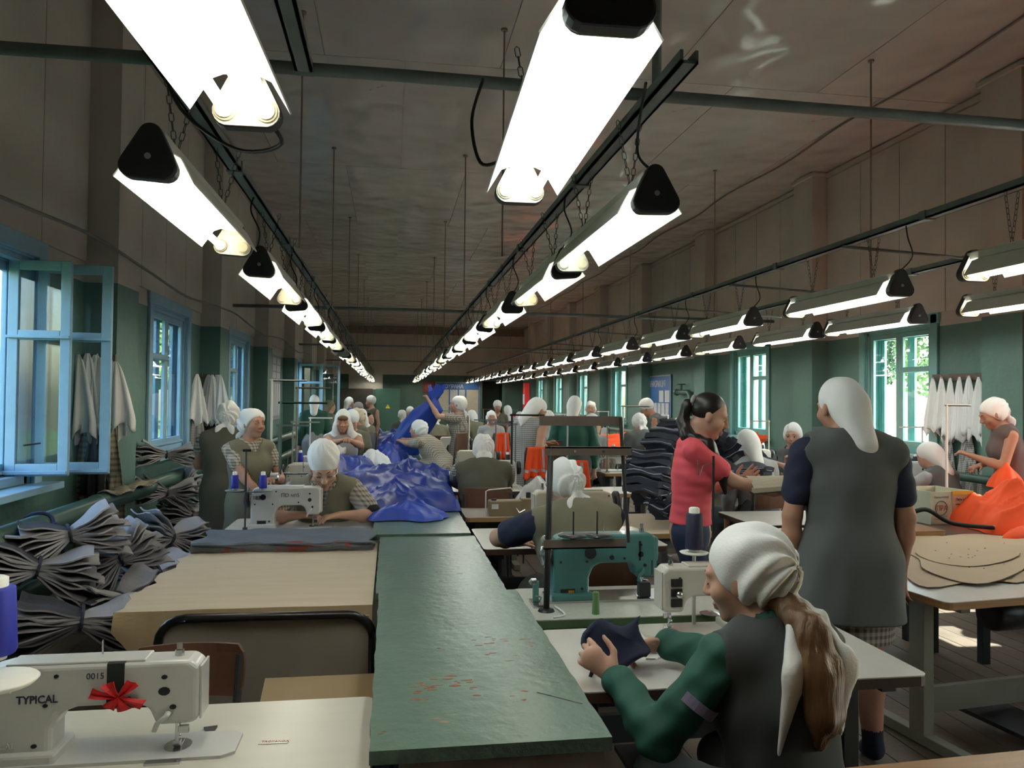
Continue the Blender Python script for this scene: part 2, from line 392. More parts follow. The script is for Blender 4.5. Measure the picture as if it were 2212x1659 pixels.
# ------------------------------------------------------------------ outdoors
M_grass = mat('lawn_green', (.045, .10, .018), .9, var=.3, vscale=.8)
M_yard = mat('dusty_yard', (.62, .58, .50), .9, var=.15, vscale=.5)
tag(MB().b2((-70, -40, -.9), (XL-.2, 90, -.6)).build('ground_lawn', M_grass), kind='structure')
tag(MB().b2((XR+.28, -40, -.9), (90, 90, -.6)).build('ground_yard', M_yard), kind='structure')
M_leaf = mat('tree_leaves', (.035, .085, .03), .8, var=.5, vscale=2.5)
M_leafl = mat('bright_leaves', (.10, .19, .05), .8, var=.5, vscale=2.5)
M_bark = mat('bark_brown', (.09, .06, .04), .9, var=.3)
def tree(x, y, h, r, label, m=None, group=None, n=2600, lf=.11):
    t = thing('tree', label, 'tree', (x, y, -.6), group=group)
    MB().tube([(0, 0, 0), (.05, .02, h*.5), (0, .1, h*.8)], [r*.09, r*.07, r*.03], 8).build('trunk', M_bark, t)
    b = MB(); q = RNG.normal(size=(n, 3)); q /= np.linalg.norm(q, axis=1)[:, None]
    rad = RNG.uniform(.55, 1, n)**.6
    lump = 1+.22*np.sin(q[:, 0]*5+x)*np.cos(q[:, 2]*6+y)
    P = q*rad[:, None]*lump[:, None]*np.array([r, r, h*.36])+np.array([0, 0, h*.62])
    for k in range(n):
        d = Vector(RNG.normal(size=3)).normalized(); e = d.orthogonal().normalized(); f = d.cross(e); s_ = r*lf*(.6+RNG.random()*.8); c = Vector(P[k])
        b.add([c-e*s_, c+f*s_*.55, c+e*s_, c-f*s_*.55], [(0, 1, 2, 3)])
    o = b.build('foliage', m or M_leaf, t); o['kind'] = 'stuff'
    return t
for (x, y, h, r, m) in ((-33, 56, 11, 4, M_leaf), (-22, 66, 9, 4, M_leafl), (-44, 80, 12, 5, M_leaf), (-26, 88, 12, 6, M_leaf), (-13, 70, 8, 3.5, M_leafl), (-9.5, 58, 7, 3, M_leaf)):
    tree(x, y, h, r, 'leafy tree standing beyond the lawn outside the open window', m, 'trees beyond the lawn')
for (x, y, h, r, m) in ((-9, 17.5, 2.0, 1.5, M_leafl), (-11.6, 21, 2.3, 1.7, M_leaf)):
    tree(x, y, h, r, 'low green bush on the lawn outside the open window', m, 'bushes on the lawn')
for (x, y, h, r, m) in ((24, 30, 9, 2.6, M_leafl), (40, 62, 10, 4, M_leaf), (20, 17, 6, 1.8, M_leafl)):
    tree(x, y, h, r, 'leafy tree in the sunny yard outside the right wall windows', m, 'yard trees', 6000, .05)
hs = thing('house', 'small distant house with red roof beyond the lawn', 'house', (-33, 70, -.6))
MB().b2((-4, -3, 0), (4, 3, 2.6)).build('house_wall', mat('house_plaster', (.55, .50, .42), .8), hs)
MB().prism([(-4.4, 2.5), (4.4, 2.5), (0, 4.3)], -3.4, 3.4).build('roof', mat('red_roof', (.32, .12, .08), .8, var=.2), hs)
for xx in (-2.4, 0, 2.4): MB().b2((xx-.45, -3.05, .9), (xx+.45, -2.97, 1.9)).build('window', mat('dark_pane', (.05, .06, .07), .2), hs)
# ================================================================== lights, rails, rods
M_rail = mat('grey_green_steel', (.165, .20, .195), .5, .0, var=.2)
M_shade = mat('white_enamel_shade', (.74, .74, .70), .45, var=.06)
M_cap = mat('black_plastic_cap', (.028, .028, .033), .4, var=0)
M_plate = mat('cream_end_plate', (.52, .50, .40), .45, var=.15, vscale=30, wear=(.25, .22, .16), wscale=80, wthr=.66)
M_sock = mat('yellowed_socket', (.50, .45, .30), .45, var=.1)
M_chain = mat('dull_chain_steel', (.12, .12, .12), .45, .7, var=.1)
M_btn = mat('grey_button', (.35, .35, .37), .4, var=0)
M_tubeC = mat('lit_tube_cool', (1, 1, 1), .4, var=0, emit=((.92, 1.0, .96), TUBE_E))
M_tubeW = mat('lit_tube_warm', (1, 1, 1), .4, var=0, emit=((1.0, .95, .80), TUBE_E))
M_cable = mat('black_cable', (.012, .012, .014), .5, var=0)
FL = 1.5
def tri_cap(s=1.0):
    P = []
    for (cx, cz, r, a0, a1) in ((.054, -.022, .044, -100, 30), (0, .092, .040, 30, 150), (-.054, -.022, .044, 150, 280)):
        for k in range(7):
            a = math.radians(a0+(a1-a0)*k/6); P.append((cx*s+r*s*math.cos(a), cz+r*s*math.sin(a)))
    return P
def lamp_parts():
    R = {}
    b = MB().prism(tri_cap(), 0, .05); R['end_cap'] = bvl(b, .008).mesh('end_cap')
    R['end_plate'] = MB().prism(tri_cap(.97), 0, .006).mesh('end_plate')
    b = MB()
    pr = [(-.14, -.045), (-.085, .045), (-.05, .06), (.05, .06), (.085, .045), (.14, -.045)]
    inn = [(x*.975, z-.004) for x, z in pr]
    for k in range(5):
        b.prism([pr[k], pr[k+1], inn[k+1], inn[k]], .09, FL-.12)
    R['reflector'] = b.mesh('reflector')
    R['housing'] = bvl(MB().b2((-.045, .03, .062), (.045, FL-.03, .11)), .005).mesh('housing')
    R['socket'] = MB().lathe([(.032, 0), (.032, .008), (.026, .009), (.026, .016), (.021, .017)], n=16, ax='Y').mesh('socket')
    R['tube'] = MB().cyl((0, .055, 0), (0, FL-.06, 0), .0175, 12).mesh('tube')
    R['button'] = MB().cyl((0, -.004, .012), (0, .002, .012), .011, 12).mesh('button')
    c = MB(); top = .415
    for sx in (-1, 1):
        a = Vector((0, 0, .11)); e = Vector((sx*.055, sx*.012, top)); n = 9
        for k in range(n):
            p = a.lerp(e, (k+.5)/n); d = (e-a).normalized(); u = Vector((0, 1, 0)) if k % 2 else d.cross(Vector((0, 1, 0))).normalized()
            hl, hw = (e-a).length/n*.62, .0085
            c.tube([p-d*hl+u*0, p-d*hl*.6+u*hw, p+d*hl*.6+u*hw, p+d*hl, p+d*hl*.6-u*hw, p-d*hl*.6-u*hw, p-d*hl], .0019, 4, False)
    R['chain'] = c.mesh('chain')
    for k, m in dict(end_cap=M_cap, end_plate=M_plate, reflector=M_shade, housing=M_shade, socket=M_sock, tube=M_tubeC, button=M_btn, chain=M_chain).items(): R[k].materials.append(m)
    R['tubeW'] = R['tube'].copy(); R['tubeW'].materials[0] = M_tubeW
    return R
LP = lamp_parts()
def put(me, name, parent, loc=(0, 0, 0), rz=0):
    o = bpy.data.objects.new(name, me); COL.objects.link(o); o.parent = parent; o.location = loc; o.rotation_euler.z = rz; return o
def lamp(x, y, z, rowname, tubes=3, warm=False, rz=0, tilt=0, roll=0, chain=True, label=None):
    st = {3: 'both tubes lit', 1: 'one tube missing', 2: 'one tube missing', 0: 'no tube lit'}[tubes]
    lab = label or 'hanging fluorescent light with %s %s' % (st, rowname)
    t = thing('fluorescent_light', lab, 'light', (x, y, z), rz, 'fluorescent lights '+rowname)
    t.rotation_euler = (tilt, roll, rz)
    put(LP['end_cap'], 'end_cap', t); put(LP['end_cap'], 'end_cap', t, (0, FL-.05, 0))
    put(LP['end_plate'], 'end_plate', t, (0, .05, 0)); put(LP['end_plate'], 'end_plate', t, (0, FL-.056, 0))
    put(LP['reflector'], 'reflector', t); put(LP['housing'], 'housing', t); put(LP['button'], 'button', t)
    for k, sx in ((1, -1), (2, 1)):
        put(LP['socket'], 'socket', t, (sx*.058, FL-.056, -.022), PI)
        if tubes & k: put(LP['tubeW' if warm else 'tube'], 'tube', t, (sx*.058, 0, -.022))
    if chain:
        for yy in (.33, FL-.33): put(LP['chain'], 'chain', t, (0, yy, 0))
    return t
ZL, ZR = 2.42, 2.84
R1n, R2n = 'in the row nearest the pipe wall', 'in the row right of the green worktable'
R3n, R4n = 'in the higher row over the orange clothes', 'in the row beside the sunny window wall'
rowL = [2.81, 4.98, 6.87, 8.9]; rowM = [2.93, 4.62, 6.6, 8.5]; row3 = [2.75, 4.9, 7.13, 8.95]; row4 = [4.45, 6.55, 8.3, 10.3]
for r in (rowL, rowM, row3, row4):
    while r[-1] < 33.5: r.append(r[-1]+1.98)
def tubes_for(i, spec, seed):
    if i < len(spec): return spec[i]
    return (3, 3, 1, 3, 2, 3, 3)[(i*5+seed) % 7]
for i, y in enumerate(rowL): lamp(-.845+.02*math.sin(i), y, ZL, R1n, tubes_for(i, (1, 2, 3, 1, 1, 0), 0), warm=i % 4 != 3, roll=.10*math.sin(i*2.1+.6), label='hanging light just past the first crossbar on the pipe wall side, one tube missing' if i == 0 else None)
for i, y in enumerate(rowM): lamp(1.04+.02*math.sin(i*1.7), y, ZL, R2n, tubes_for(i, (1, 1, 2, 3), 2), warm=i % 3 == 1, roll=-.10*math.sin(i*1.3+.4), label='hanging light at the near end of the middle rail, one tube missing' if i == 0 else None)
for i, y in enumerate(row3): lamp(3.53+.015*math.sin(i), y, ZL, R3n, tubes_for(i, (3, 3), 1), warm=i % 4 == 0)
for i, y in enumerate(row4): lamp(4.9+.015*math.sin(i), y, ZL, R4n, tubes_for(i, (3, 3), 3), warm=i % 3 == 0)
lamp(-.47, .86, 2.45, '', 3, True, rz=-.03, label='nearest hanging light with both tubes lit, over the white table with the white machine', chain=True)
lamp(.44, 1.52, 2.44, '', 3, False, rz=-.035, label='nearest hanging light over the near end of the green worktable', chain=True)
# rails
def rail(x, y0, y1, z, label):
    t = thing('lighting_rail', label, 'rail', (x, y0, z))
    L = y1-y0
    b = MB().b2((-.035, 0, 0), (.035, L, .012)); b.b2((-.035, 0, 0), (-.023, L, .05)); b.b2((.023, 0, 0), (.035, L, .05))
    b.build('channel', M_rail, t)
    for k in range(int(L/2.0)):
        MB().b2((-.042, 1.6+k*2, -.008), (.042, 1.66+k*2, .055)).build('clamp', M_rail, t)
    return t
rail(-.86, 2.75, YF-.05, ZR-.005, 'grey green steel rail carrying lights over the machines by the pipe wall')
rail(1.06, 2.65, YF-.05, ZR-.005, 'grey green steel rail carrying lights right of the green worktable')
rail(3.53, 1.0, YF-.05, ZR-.005, 'grey green steel rail carrying lights over the orange clothes')
rail(4.9, 3.0, YF-.05, ZR-.005, 'low steel rail carrying lights beside the sunny window wall')
rail(-.37, -.5, 3.25, 2.93, 'short steel rail end above the nearest light over the white table')
def bar(name, pts, r, label, cat, m=None, group=None, n=8, sm=True):
    return tag(MB().tube(pts, r, n).build(name, m or M_rail, smooth=sm), label, cat, group)
for y, r, lb_ in ((3.25, .028, 'thick steel bar crossing the room beside the nearest lights'), (11.8, .026, 'steel bar crossing the room above the third left window'), (20.0, .024, 'steel bar crossing the room above the fourth left window'), (28.0, .022, 'farthest steel bar crossing the room near the far wall')):
    bar('crossbar', [(XL+.1, y, 2.95), (0, y-.03, 2.95), (XR-.05, y, 2.93)], r, lb_, 'bar', group='bars crossing the room')
for k, y in enumerate((5.4, 7.4, 9.4, 13.0, 16.0, 19.0)):
    bar('crossbar', [(3.4, y, 2.80), (5.05, y, 2.72)], .012, 'thin steel bar joining the two rails of the right hand lights', 'bar', group='thin bars joining the right hand rails')
bar('post', [(1.13, 3.2, 2.9), (1.13, 3.2, ZC)], .022, 'grey steel post hanging from the ceiling to the crossbar', 'post')
M_rod = mat('rusty_rod', (.30, .25, .20), .6, .3, var=.2)
for y in (6.83, 10.5, 14.5, 18.25, 22.1, 26.0, 29.8, 33.4):
    for x, zz in ((-.80, ZR+.05), (.97, ZR+.05), (4.6, 2.78)):
        t = thing('hanger_rod', 'thin rusty rod hanging from the ceiling %s' % {-.80: 'to the rail by the pipe wall', .97: 'to the rail right of the green worktable', 4.6: 'between the two right hand light rows'}[x], 'rod', (x, y, zz), group='ceiling rods at %s' % {-.80: 'the left rail', .97: 'the middle rail', 4.6: 'the right rows'}[x])
        MB().cyl((0, 0, 0), (0, 0, ZC-zz), .0085, 6).build('rod', M_rod, t); MB().cyl((0, 0, ZC-zz-.02), (0, 0, ZC-zz), .03, 8).build('flange', M_rod, t)
# loose cables
def cable(pts, label, r=.006, grp=None, m=None):
    cu = [Vector(p) for p in pts]; out = []
    for i in range(len(cu)-1):
        p0, p1, p2, p3 = cu[max(i-1, 0)], cu[i], cu[i+1], cu[min(i+2, len(cu)-1)]
        for k in range(6):
            t = k/6; out.append(.5*((2*p1)+(p2-p0)*t+(2*p0-5*p1+4*p2-p3)*t*t+(3*p1-p0-3*p2+p3)*t**3))
    out.append(cu[-1])
    return tag(MB().tube(out, r, 6).build('cable', m or M_cable, smooth=True), label, 'cable', grp)
for x, row, g in ((-.845, rowL[1:9], R1n), (1.04, rowM[1:9], R2n), (3.53, row3[1:8], R3n)):
    for i, y in enumerate(row):
        cable([(x, y+.02, ZL+.11), (x+.03, y-.08, ZL+.2), (x-.02, y-.1, ZL+.33), (x, y-.05, ZR+.03)], 'black cable feeding a light '+g, .005, 'feed cables '+g)
cable([(-.42, 2.36, 2.47), (-.36, 2.55, 2.42), (-.55, 2.8, 2.47), (-.75, 2.85, 2.62), (-.84, 2.9, 2.85)], 'black cable looping from the nearest light to the rail by the pipe wall', .007)
cable([(.40, 2.85, 2.50), (.33, 2.95, 2.52), (.30, 3.0, 2.7), (.36, 3.15, 2.93)], 'black cable bowing from the crossbar to the nearest light over the green worktable', .007)
cable([(.98, 2.9, 2.86), (1.02, 3.1, 2.78), (1.03, 3.15, 2.66), (1.03, 3.0, 2.55)], 'black cable hanging from the near end of the middle rail', .006)
cable([(XL+.285, y, 2.70+.05*math.sin(y*1.3)) for y in np.arange(2.2, 22, 1.25)], 'grey cable running along the left wall above the paint line', .012, None, mat('old_grey_cable', (.20, .18, .16), .6, var=.1))
cable([(XR-.9+.05*math.sin(y*2), y, ZC-.02) for y in np.arange(2, 35, 1.6)], 'grey cable clipped along the ceiling near the right wall', .011, None, MATS['old_grey_cable'])
# ================================================================== people: signed-distance bodies
def V3(*a): return np.array(a if len(a) == 3 else a[0], dtype=np.float32)
def nrm(v): v = np.asarray(v, dtype=np.float32); return v/max(1e-9, float(np.linalg.norm(v)))
class Field:
    """smooth union of rounded cones and ellipsoids, cut by planes, gently rippled"""
    def __init__(s, k=.02): s.p = []; s.cuts = []; s.k = k; s.wr = 0; s.wf = 30; s.ws = (1, 1, .35); s.seed = 0; s.rad = None
    def cone(s, a, b, ra, rb=None, k=None, flat=None, op='u'):
        s.p.append(('c', V3(a), V3(b), ra, ra if rb is None else rb, s.k if k is None else k, flat, op)); return s
    def ell(s, c, r, R=None, k=None, op='u'):
        s.p.append(('e', V3(c), V3(r), np.eye(3, dtype=np.float32) if R is None else np.asarray(R, dtype=np.float32), None, s.k if k is None else k, None, op)); return s
    def cut(s, n, pt): n = nrm(n); s.cuts.append((n, float(n@V3(pt)))); return s
    def bounds(s):
        lo = np.full(3, 1e9); hi = -lo
        for q in s.p:
            if q[7] != 'u': continue
            if q[0] == 'c': r = max(q[3], q[4])*1.02; lo = np.minimum(lo, np.minimum(q[1], q[2])-r); hi = np.maximum(hi, np.maximum(q[1], q[2])+r)
            else: e = np.abs(q[3])@q[2]; lo = np.minimum(lo, q[1]-e); hi = np.maximum(hi, q[1]+e)
        return lo, hi
    def eval(s, ax, h):
        gx, gy, gz = ax; V = np.full((len(gx), len(gy), len(gz)), 1.0, dtype=np.float32)
        for q in s.p:
            k = q[5]; mg = k+3*h+.004
            if q[0] == 'c': r = max(q[3], q[4]); l = np.minimum(q[1], q[2])-r-mg; u = np.maximum(q[1], q[2])+r+mg
            else: e = np.abs(q[3])@q[2]; l = q[1]-e-mg; u = q[1]+e+mg
            I = [(max(0, int((l[d]-ax[d][0])/h)), min(len(ax[d]), int((u[d]-ax[d][0])/h)+2)) for d in range(3)]
            if any(b <= a for a, b in I): continue
            sl = tuple(slice(a, b) for a, b in I)
            X = gx[sl[0]][:, None, None]; Y = gy[sl[1]][None, :, None]; Z = gz[sl[2]][None, None, :]
            if q[0] == 'c':
                a, b = q[1], q[2]; d = b-a; x, y, z = X-a[0], Y-a[1], Z-a[2]
                if q[6] is not None:
                    n, sc = q[6]; n = nrm(n); t0 = (x*n[0]+y*n[1]+z*n[2])*(sc-1); x = x+t0*n[0]; y = y+t0*n[1]; z = z+t0*n[2]
                    d = d+n*(float(d@n)*(sc-1))
                t = np.clip((x*d[0]+y*d[1]+z*d[2])/max(1e-9, float(d@d)), 0, 1)
                D = np.sqrt((x-t*d[0])**2+(y-t*d[1])**2+(z-t*d[2])**2)-(q[3]+(q[4]-q[3])*t)
            else:
                x, y, z = X-q[1][0], Y-q[1][1], Z-q[1][2]; R = q[3]; r = q[2]
                lx = (x*R[0, 0]+y*R[1, 0]+z*R[2, 0])/r[0]; ly = (x*R[0, 1]+y*R[1, 1]+z*R[2, 1])/r[1]; lz = (x*R[0, 2]+y*R[1, 2]+z*R[2, 2])/r[2]
                k0 = np.sqrt(lx*lx+ly*ly+lz*lz); k1 = np.sqrt((lx/r[0])**2+(ly/r[1])**2+(lz/r[2])**2)
                D = k0*(k0-1)/np.maximum(k1, 1e-6)
            A = V[sl]
            if q[7] == 'u':
                if k > 0: hh = np.maximum(k-np.abs(A-D), 0)/k; V[sl] = np.minimum(A, D)-hh*hh*k*.25
                else: V[sl] = np.minimum(A, D)
            else:
                D = -D
                if k > 0: hh = np.maximum(k-np.abs(A-D), 0)/k; V[sl] = np.maximum(A, D)+hh*hh*k*.25
                else: V[sl] = np.maximum(A, D)
        if s.wr or s.rad:
            X = gx[:, None, None]; Y = gy[None, :, None]; Z = gz[None, None, :]
        if s.wr:
            f = s.wf; a, b, c = s.ws; e = s.seed
            V += s.wr*(np.sin(f*(a*X+.7*b*Y+.5*c*Z)+e)+.7*np.sin(f*1.7*(-.6*a*X+b*Y+.8*c*Z)+2*e)+.5*np.sin(f*.8*(.3*a*X-.5*b*Y+2.2*c*Z)+3*e))
        if s.rad:     # folds running out from a knot
            o, amp, nf, axis = s.rad; axis = nrm(axis); e1 = nrm(np.cross(axis, [1, 0, .01])); e2 = np.cross(axis, e1)
            x, y, z = X-o[0], Y-o[1], Z-o[2]
            an = np.arctan2(x*e1[0]+y*e1[1]+z*e1[2], x*e2[0]+y*e2[1]+z*e2[2]); di = np.sqrt(x*x+y*y+z*z)
            V += amp*np.sin(an*nf+6*np.sin(di*14+s.seed))*np.exp(-di*4.0)*np.clip(di/.07-.15, 0, 1)
        for n, c in s.cuts:
            V = np.maximum(V, gx[:, None, None]*n[0]+gy[None, :, None]*n[1]+gz[None, None, :]*n[2]-c)
        return V
def surf(fields, h, name, mats, smooth_it=1, paint=None):
    """naive surface nets over the union of some fields"""
    bs = [f.bounds() for f in fields]
    lo = np.min([b[0] for b in bs], 0)-4*h; hi = np.max([b[1] for b in bs], 0)+4*h
    ax = [np.arange(lo[d], hi[d]+h, h, dtype=np.float32) for d in range(3)]
    V = None
    for f in fields:
        E_ = f.eval(ax, h); V = E_ if V is None else np.minimum(V, E_)
    V[0] = V[-1] = 1; V[:, 0] = V[:, -1] = 1; V[:, :, 0] = V[:, :, -1] = 1
    I = V < 0
    cnt = np.zeros(np.array(V.shape)-1, dtype=np.int8)
    for a in (0, 1):
        for b in (0, 1):
            for c in (0, 1): cnt += I[a:V.shape[0]-1+a, b:V.shape[1]-1+b, c:V.shape[2]-1+c]
    act = (cnt > 0) & (cnt < 8); ci, cj, ck = np.nonzero(act); n = len(ci)
    if n == 0: return None
    idx = np.full(cnt.shape, -1, dtype=np.int32); idx[ci, cj, ck] = np.arange(n)
    P = np.zeros((n, 3), dtype=np.float32); C = np.zeros(n, dtype=np.float32)
    for d in range(3):
        o = [q for q in range(3) if q != d]
        for a in (0, 1):
            for b in (0, 1):
                c0 = [0, 0, 0]; c0[o[0]] = a; c0[o[1]] = b; c1 = list(c0); c1[d] = 1
                v0 = V[ci+c0[0], cj+c0[1], ck+c0[2]]; v1 = V[ci+c1[0], cj+c1[1], ck+c1[2]]
                x = (v0 < 0) != (v1 < 0); t = np.where(x, v0/np.where(x, v0-v1, 1), 0)
                pos = np.zeros((n, 3), dtype=np.float32); pos[:, o[0]] = a; pos[:, o[1]] = b; pos[:, d] = t
                P += pos*x[:, None]; C += x
    P = P/C[:, None]+np.stack([ci, cj, ck], 1); P = P*h+lo.astype(np.float32)
    F = []
    for d in range(3):
        o1, o2 = (d+1) % 3, (d+2) % 3
        sl0 = [slice(None)]*3; sl1 = [slice(None)]*3; sl0[d] = slice(0, -1); sl1[d] = slice(1, None)
        A = I[tuple(sl0)]; B_ = I[tuple(sl1)]; e = np.argwhere(A != B_)
        if not len(e): continue
        sg = A[tuple(e.T)]
        def cell(a, b):
            q = e.copy(); q[:, o1] += a; q[:, o2] += b; return idx[tuple(q.T)]
        q = np.stack([cell(-1, -1), cell(0, -1), cell(0, 0), cell(-1, 0)], 1)
        q[~sg] = q[~sg][:, ::-1]; F.append(q)
    F = np.concatenate(F)
    for _ in range(smooth_it):
        acc = np.zeros_like(P); c2 = np.zeros(n, dtype=np.float32)
        for a in range(4):
            i, j = F[:, a], F[:, (a+1) % 4]
            for t in range(3): acc[:, t] += np.bincount(i, P[j, t], n).astype(np.float32)
            c2 += np.bincount(i, minlength=n)
        P = P*.5+.5*acc/np.maximum(c2, 1)[:, None]
    me = bpy.data.meshes.new(name); me.vertices.add(n); me.vertices.foreach_set('co', P.ravel())
    nf = len(F); me.loops.add(nf*4); me.loops.foreach_set('vertex_index', F.ravel().astype(np.int32))
    me.polygons.add(nf); me.polygons.foreach_set('loop_start', np.arange(0, nf*4, 4, dtype=np.int32))
    me.update(calc_edges=True); me.validate()
    me.polygons.foreach_set('use_smooth', np.ones(len(me.polygons), dtype=bool))
    for m in mats: me.materials.append(m)
    if paint and len(me.polygons) == nf:
        ctr = P[F].mean(1); mi = np.zeros(nf, dtype=np.int32)
        for k, fn in paint: mi[fn(ctr)] = k
        me.polygons.foreach_set('material_index', mi)
    return me
def rotx(a): c, s = math.cos(a), math.sin(a); return np.array([[1, 0, 0], [0, c, -s], [0, s, c]], dtype=np.float32)
def roty(a): c, s = math.cos(a), math.sin(a); return np.array([[c, 0, s], [0, 1, 0], [-s, 0, c]], dtype=np.float32)
def rotz(a): c, s = math.cos(a), math.sin(a); return np.array([[c, -s, 0], [s, c, 0], [0, 0, 1]], dtype=np.float32)
def axrot(v, axis, a):
    axis = nrm(axis); v = np.asarray(v, dtype=np.float32)
    return v*math.cos(a)+np.cross(axis, v)*math.sin(a)+axis*float(axis@v)*(1-math.cos(a))
M_skin = mat('skin', (.52, .30, .22), .55, var=.06, vscale=14, spec=.35)
M_skin2 = mat('tanned_skin', (.44, .23, .155), .55, var=.06, vscale=14, spec=.35)
M_lip = mat('lips', (.43, .20, .16), .45, var=.05)
M_dkhair = mat('dark_hair', (.012, .009, .008), .38, var=.3, vscale=60, stretch=(1, 1, .12))
M_brhair = mat('brown_hair', (.16, .085, .04), .42, var=.35, vscale=70, stretch=(1, 1, .10), bump=.004, bscale=90)
M_eyew = mat('eye_white', (.75, .73, .70), .25, var=0)
M_iris = mat('dark_iris', (.03, .022, .018), .2, var=0)
M_lash = mat('lash_brow', (.035, .022, .016), .7, var=0)
M_scarf = mat('white_cotton_scarf', (.80, .80, .80), .85, var=.05, vscale=8, bump=.0015, bscale=120)
M_scarfy = mat('cream_cotton_scarf', (.64, .56, .42), .85, var=.05)
M_khaki = mat('khaki_cloth', (.185, .172, .118), .9, var=.10, vscale=5)
M_olive = mat('olive_cloth', (.10, .096, .068), .9, var=.10, vscale=5)
M_greyc = mat('grey_work_cloth', (.105, .112, .112), .9, var=.10, vscale=5)
M_dgrey = mat('dark_grey_cloth', (.060, .066, .068), .9, var=.10, vscale=5)
M_navy = mat('navy_knit', (.012, .017, .045), .85, var=.10)
M_black = mat('black_knit', (.012, .012, .014), .85, var=.10)
M_gjack = mat('green_work_jacket', (.012, .085, .06), .7, var=.18, vscale=5)
M_pink = mat('pink_t_shirt', (.72, .085, .115), .8, var=.06)
M_jean = mat('blue_jeans', (.02, .035, .09), .85, var=.2)
M_chk = check_mat('beige_check_cloth', (.50, .46, .38), (.16, .13, .11), .022)
M_chkd = check_mat('dark_check_cloth', (.46, .44, .42), (.10, .10, .11), .020)
M_chkg = check_mat('grey_check_cloth', (.42, .38, .34), (.13, .11, .10), .030)
M_ltgrey = mat('light_grey_cloth', (.34, .345, .36), .9, var=.08)
M_brwnc = mat('brown_work_dress', (.13, .085, .08), .9, var=.1)
M_sock2 = mat('dark_sock', (.02, .025, .05), .9, var=.1)
def ik(S_, T, l1, l2, hint):
    d = T-S_; L = float(np.linalg.norm(d)); L = min(max(L, .08), (l1+l2)*.995); d = nrm(d); T = S_+d*L
    a = (l1*l1-l2*l2+L*L)/(2*L); hgt = math.sqrt(max(1e-6, l1*l1-a*a)); hv = np.asarray(hint, dtype=np.float32); hv = nrm(hv-d*float(hv@d))
    return S_+d*a+hv*hgt, T
def hand(f, wr, fd, pn, side, curl=.5, sc=1.0, spread=.10, thumb=.5):
    """palm, four unequal fingers of three bones and a thumb from the side of the palm"""
    fd = nrm(fd); pn = np.asarray(pn, dtype=np.float32); pn = nrm(pn-fd*float(pn@fd)); lat = np.cross(fd, pn)*(1 if side > 0 else -1)
    f.cone(wr, wr+fd*.03*sc, .023*sc, .026*sc, k=.012, flat=(pn, 1.25))
    f.cone(wr+fd*.03*sc, wr+fd*.082*sc, .031*sc, .036*sc, k=.012, flat=(pn, 2.0))
    for i, (o, ln) in enumerate(((.030, .068), (.010, .078), (-.010, .072), (-.029, .056))):
        p = wr+fd*.082*sc+lat*o*sc; d = nrm(fd+lat*spread*(1.5-i)*.9); c = curl*(1+.12*i)
        for j, fr in enumerate((.45, .31, .24)):
            d = axrot(d, np.cross(d, pn), c*(.55 if j == 0 else .8)); q = p+d*ln*fr*sc
            f.cone(p, q, (.0092-.0007*j)*sc, (.0086-.0008*j)*sc, k=.004); p = q
    p = wr+fd*.022*sc+lat*.022*sc; d = nrm(lat*.75+fd*.55+pn*.35*thumb)
    q = p+d*.042*sc; f.cone(p, q, .013*sc, .0105*sc, k=.010); d = nrm(d*.45+fd*.8+pn*.5*thumb); f.cone(q, q+d*.028*sc, .0100*sc, .0088*sc, k=.004)
    p = q+d*.028*sc; f.cone(p, p+nrm(d+fd*.3)*.022*sc, .0088*sc, .0075*sc, k=.004)
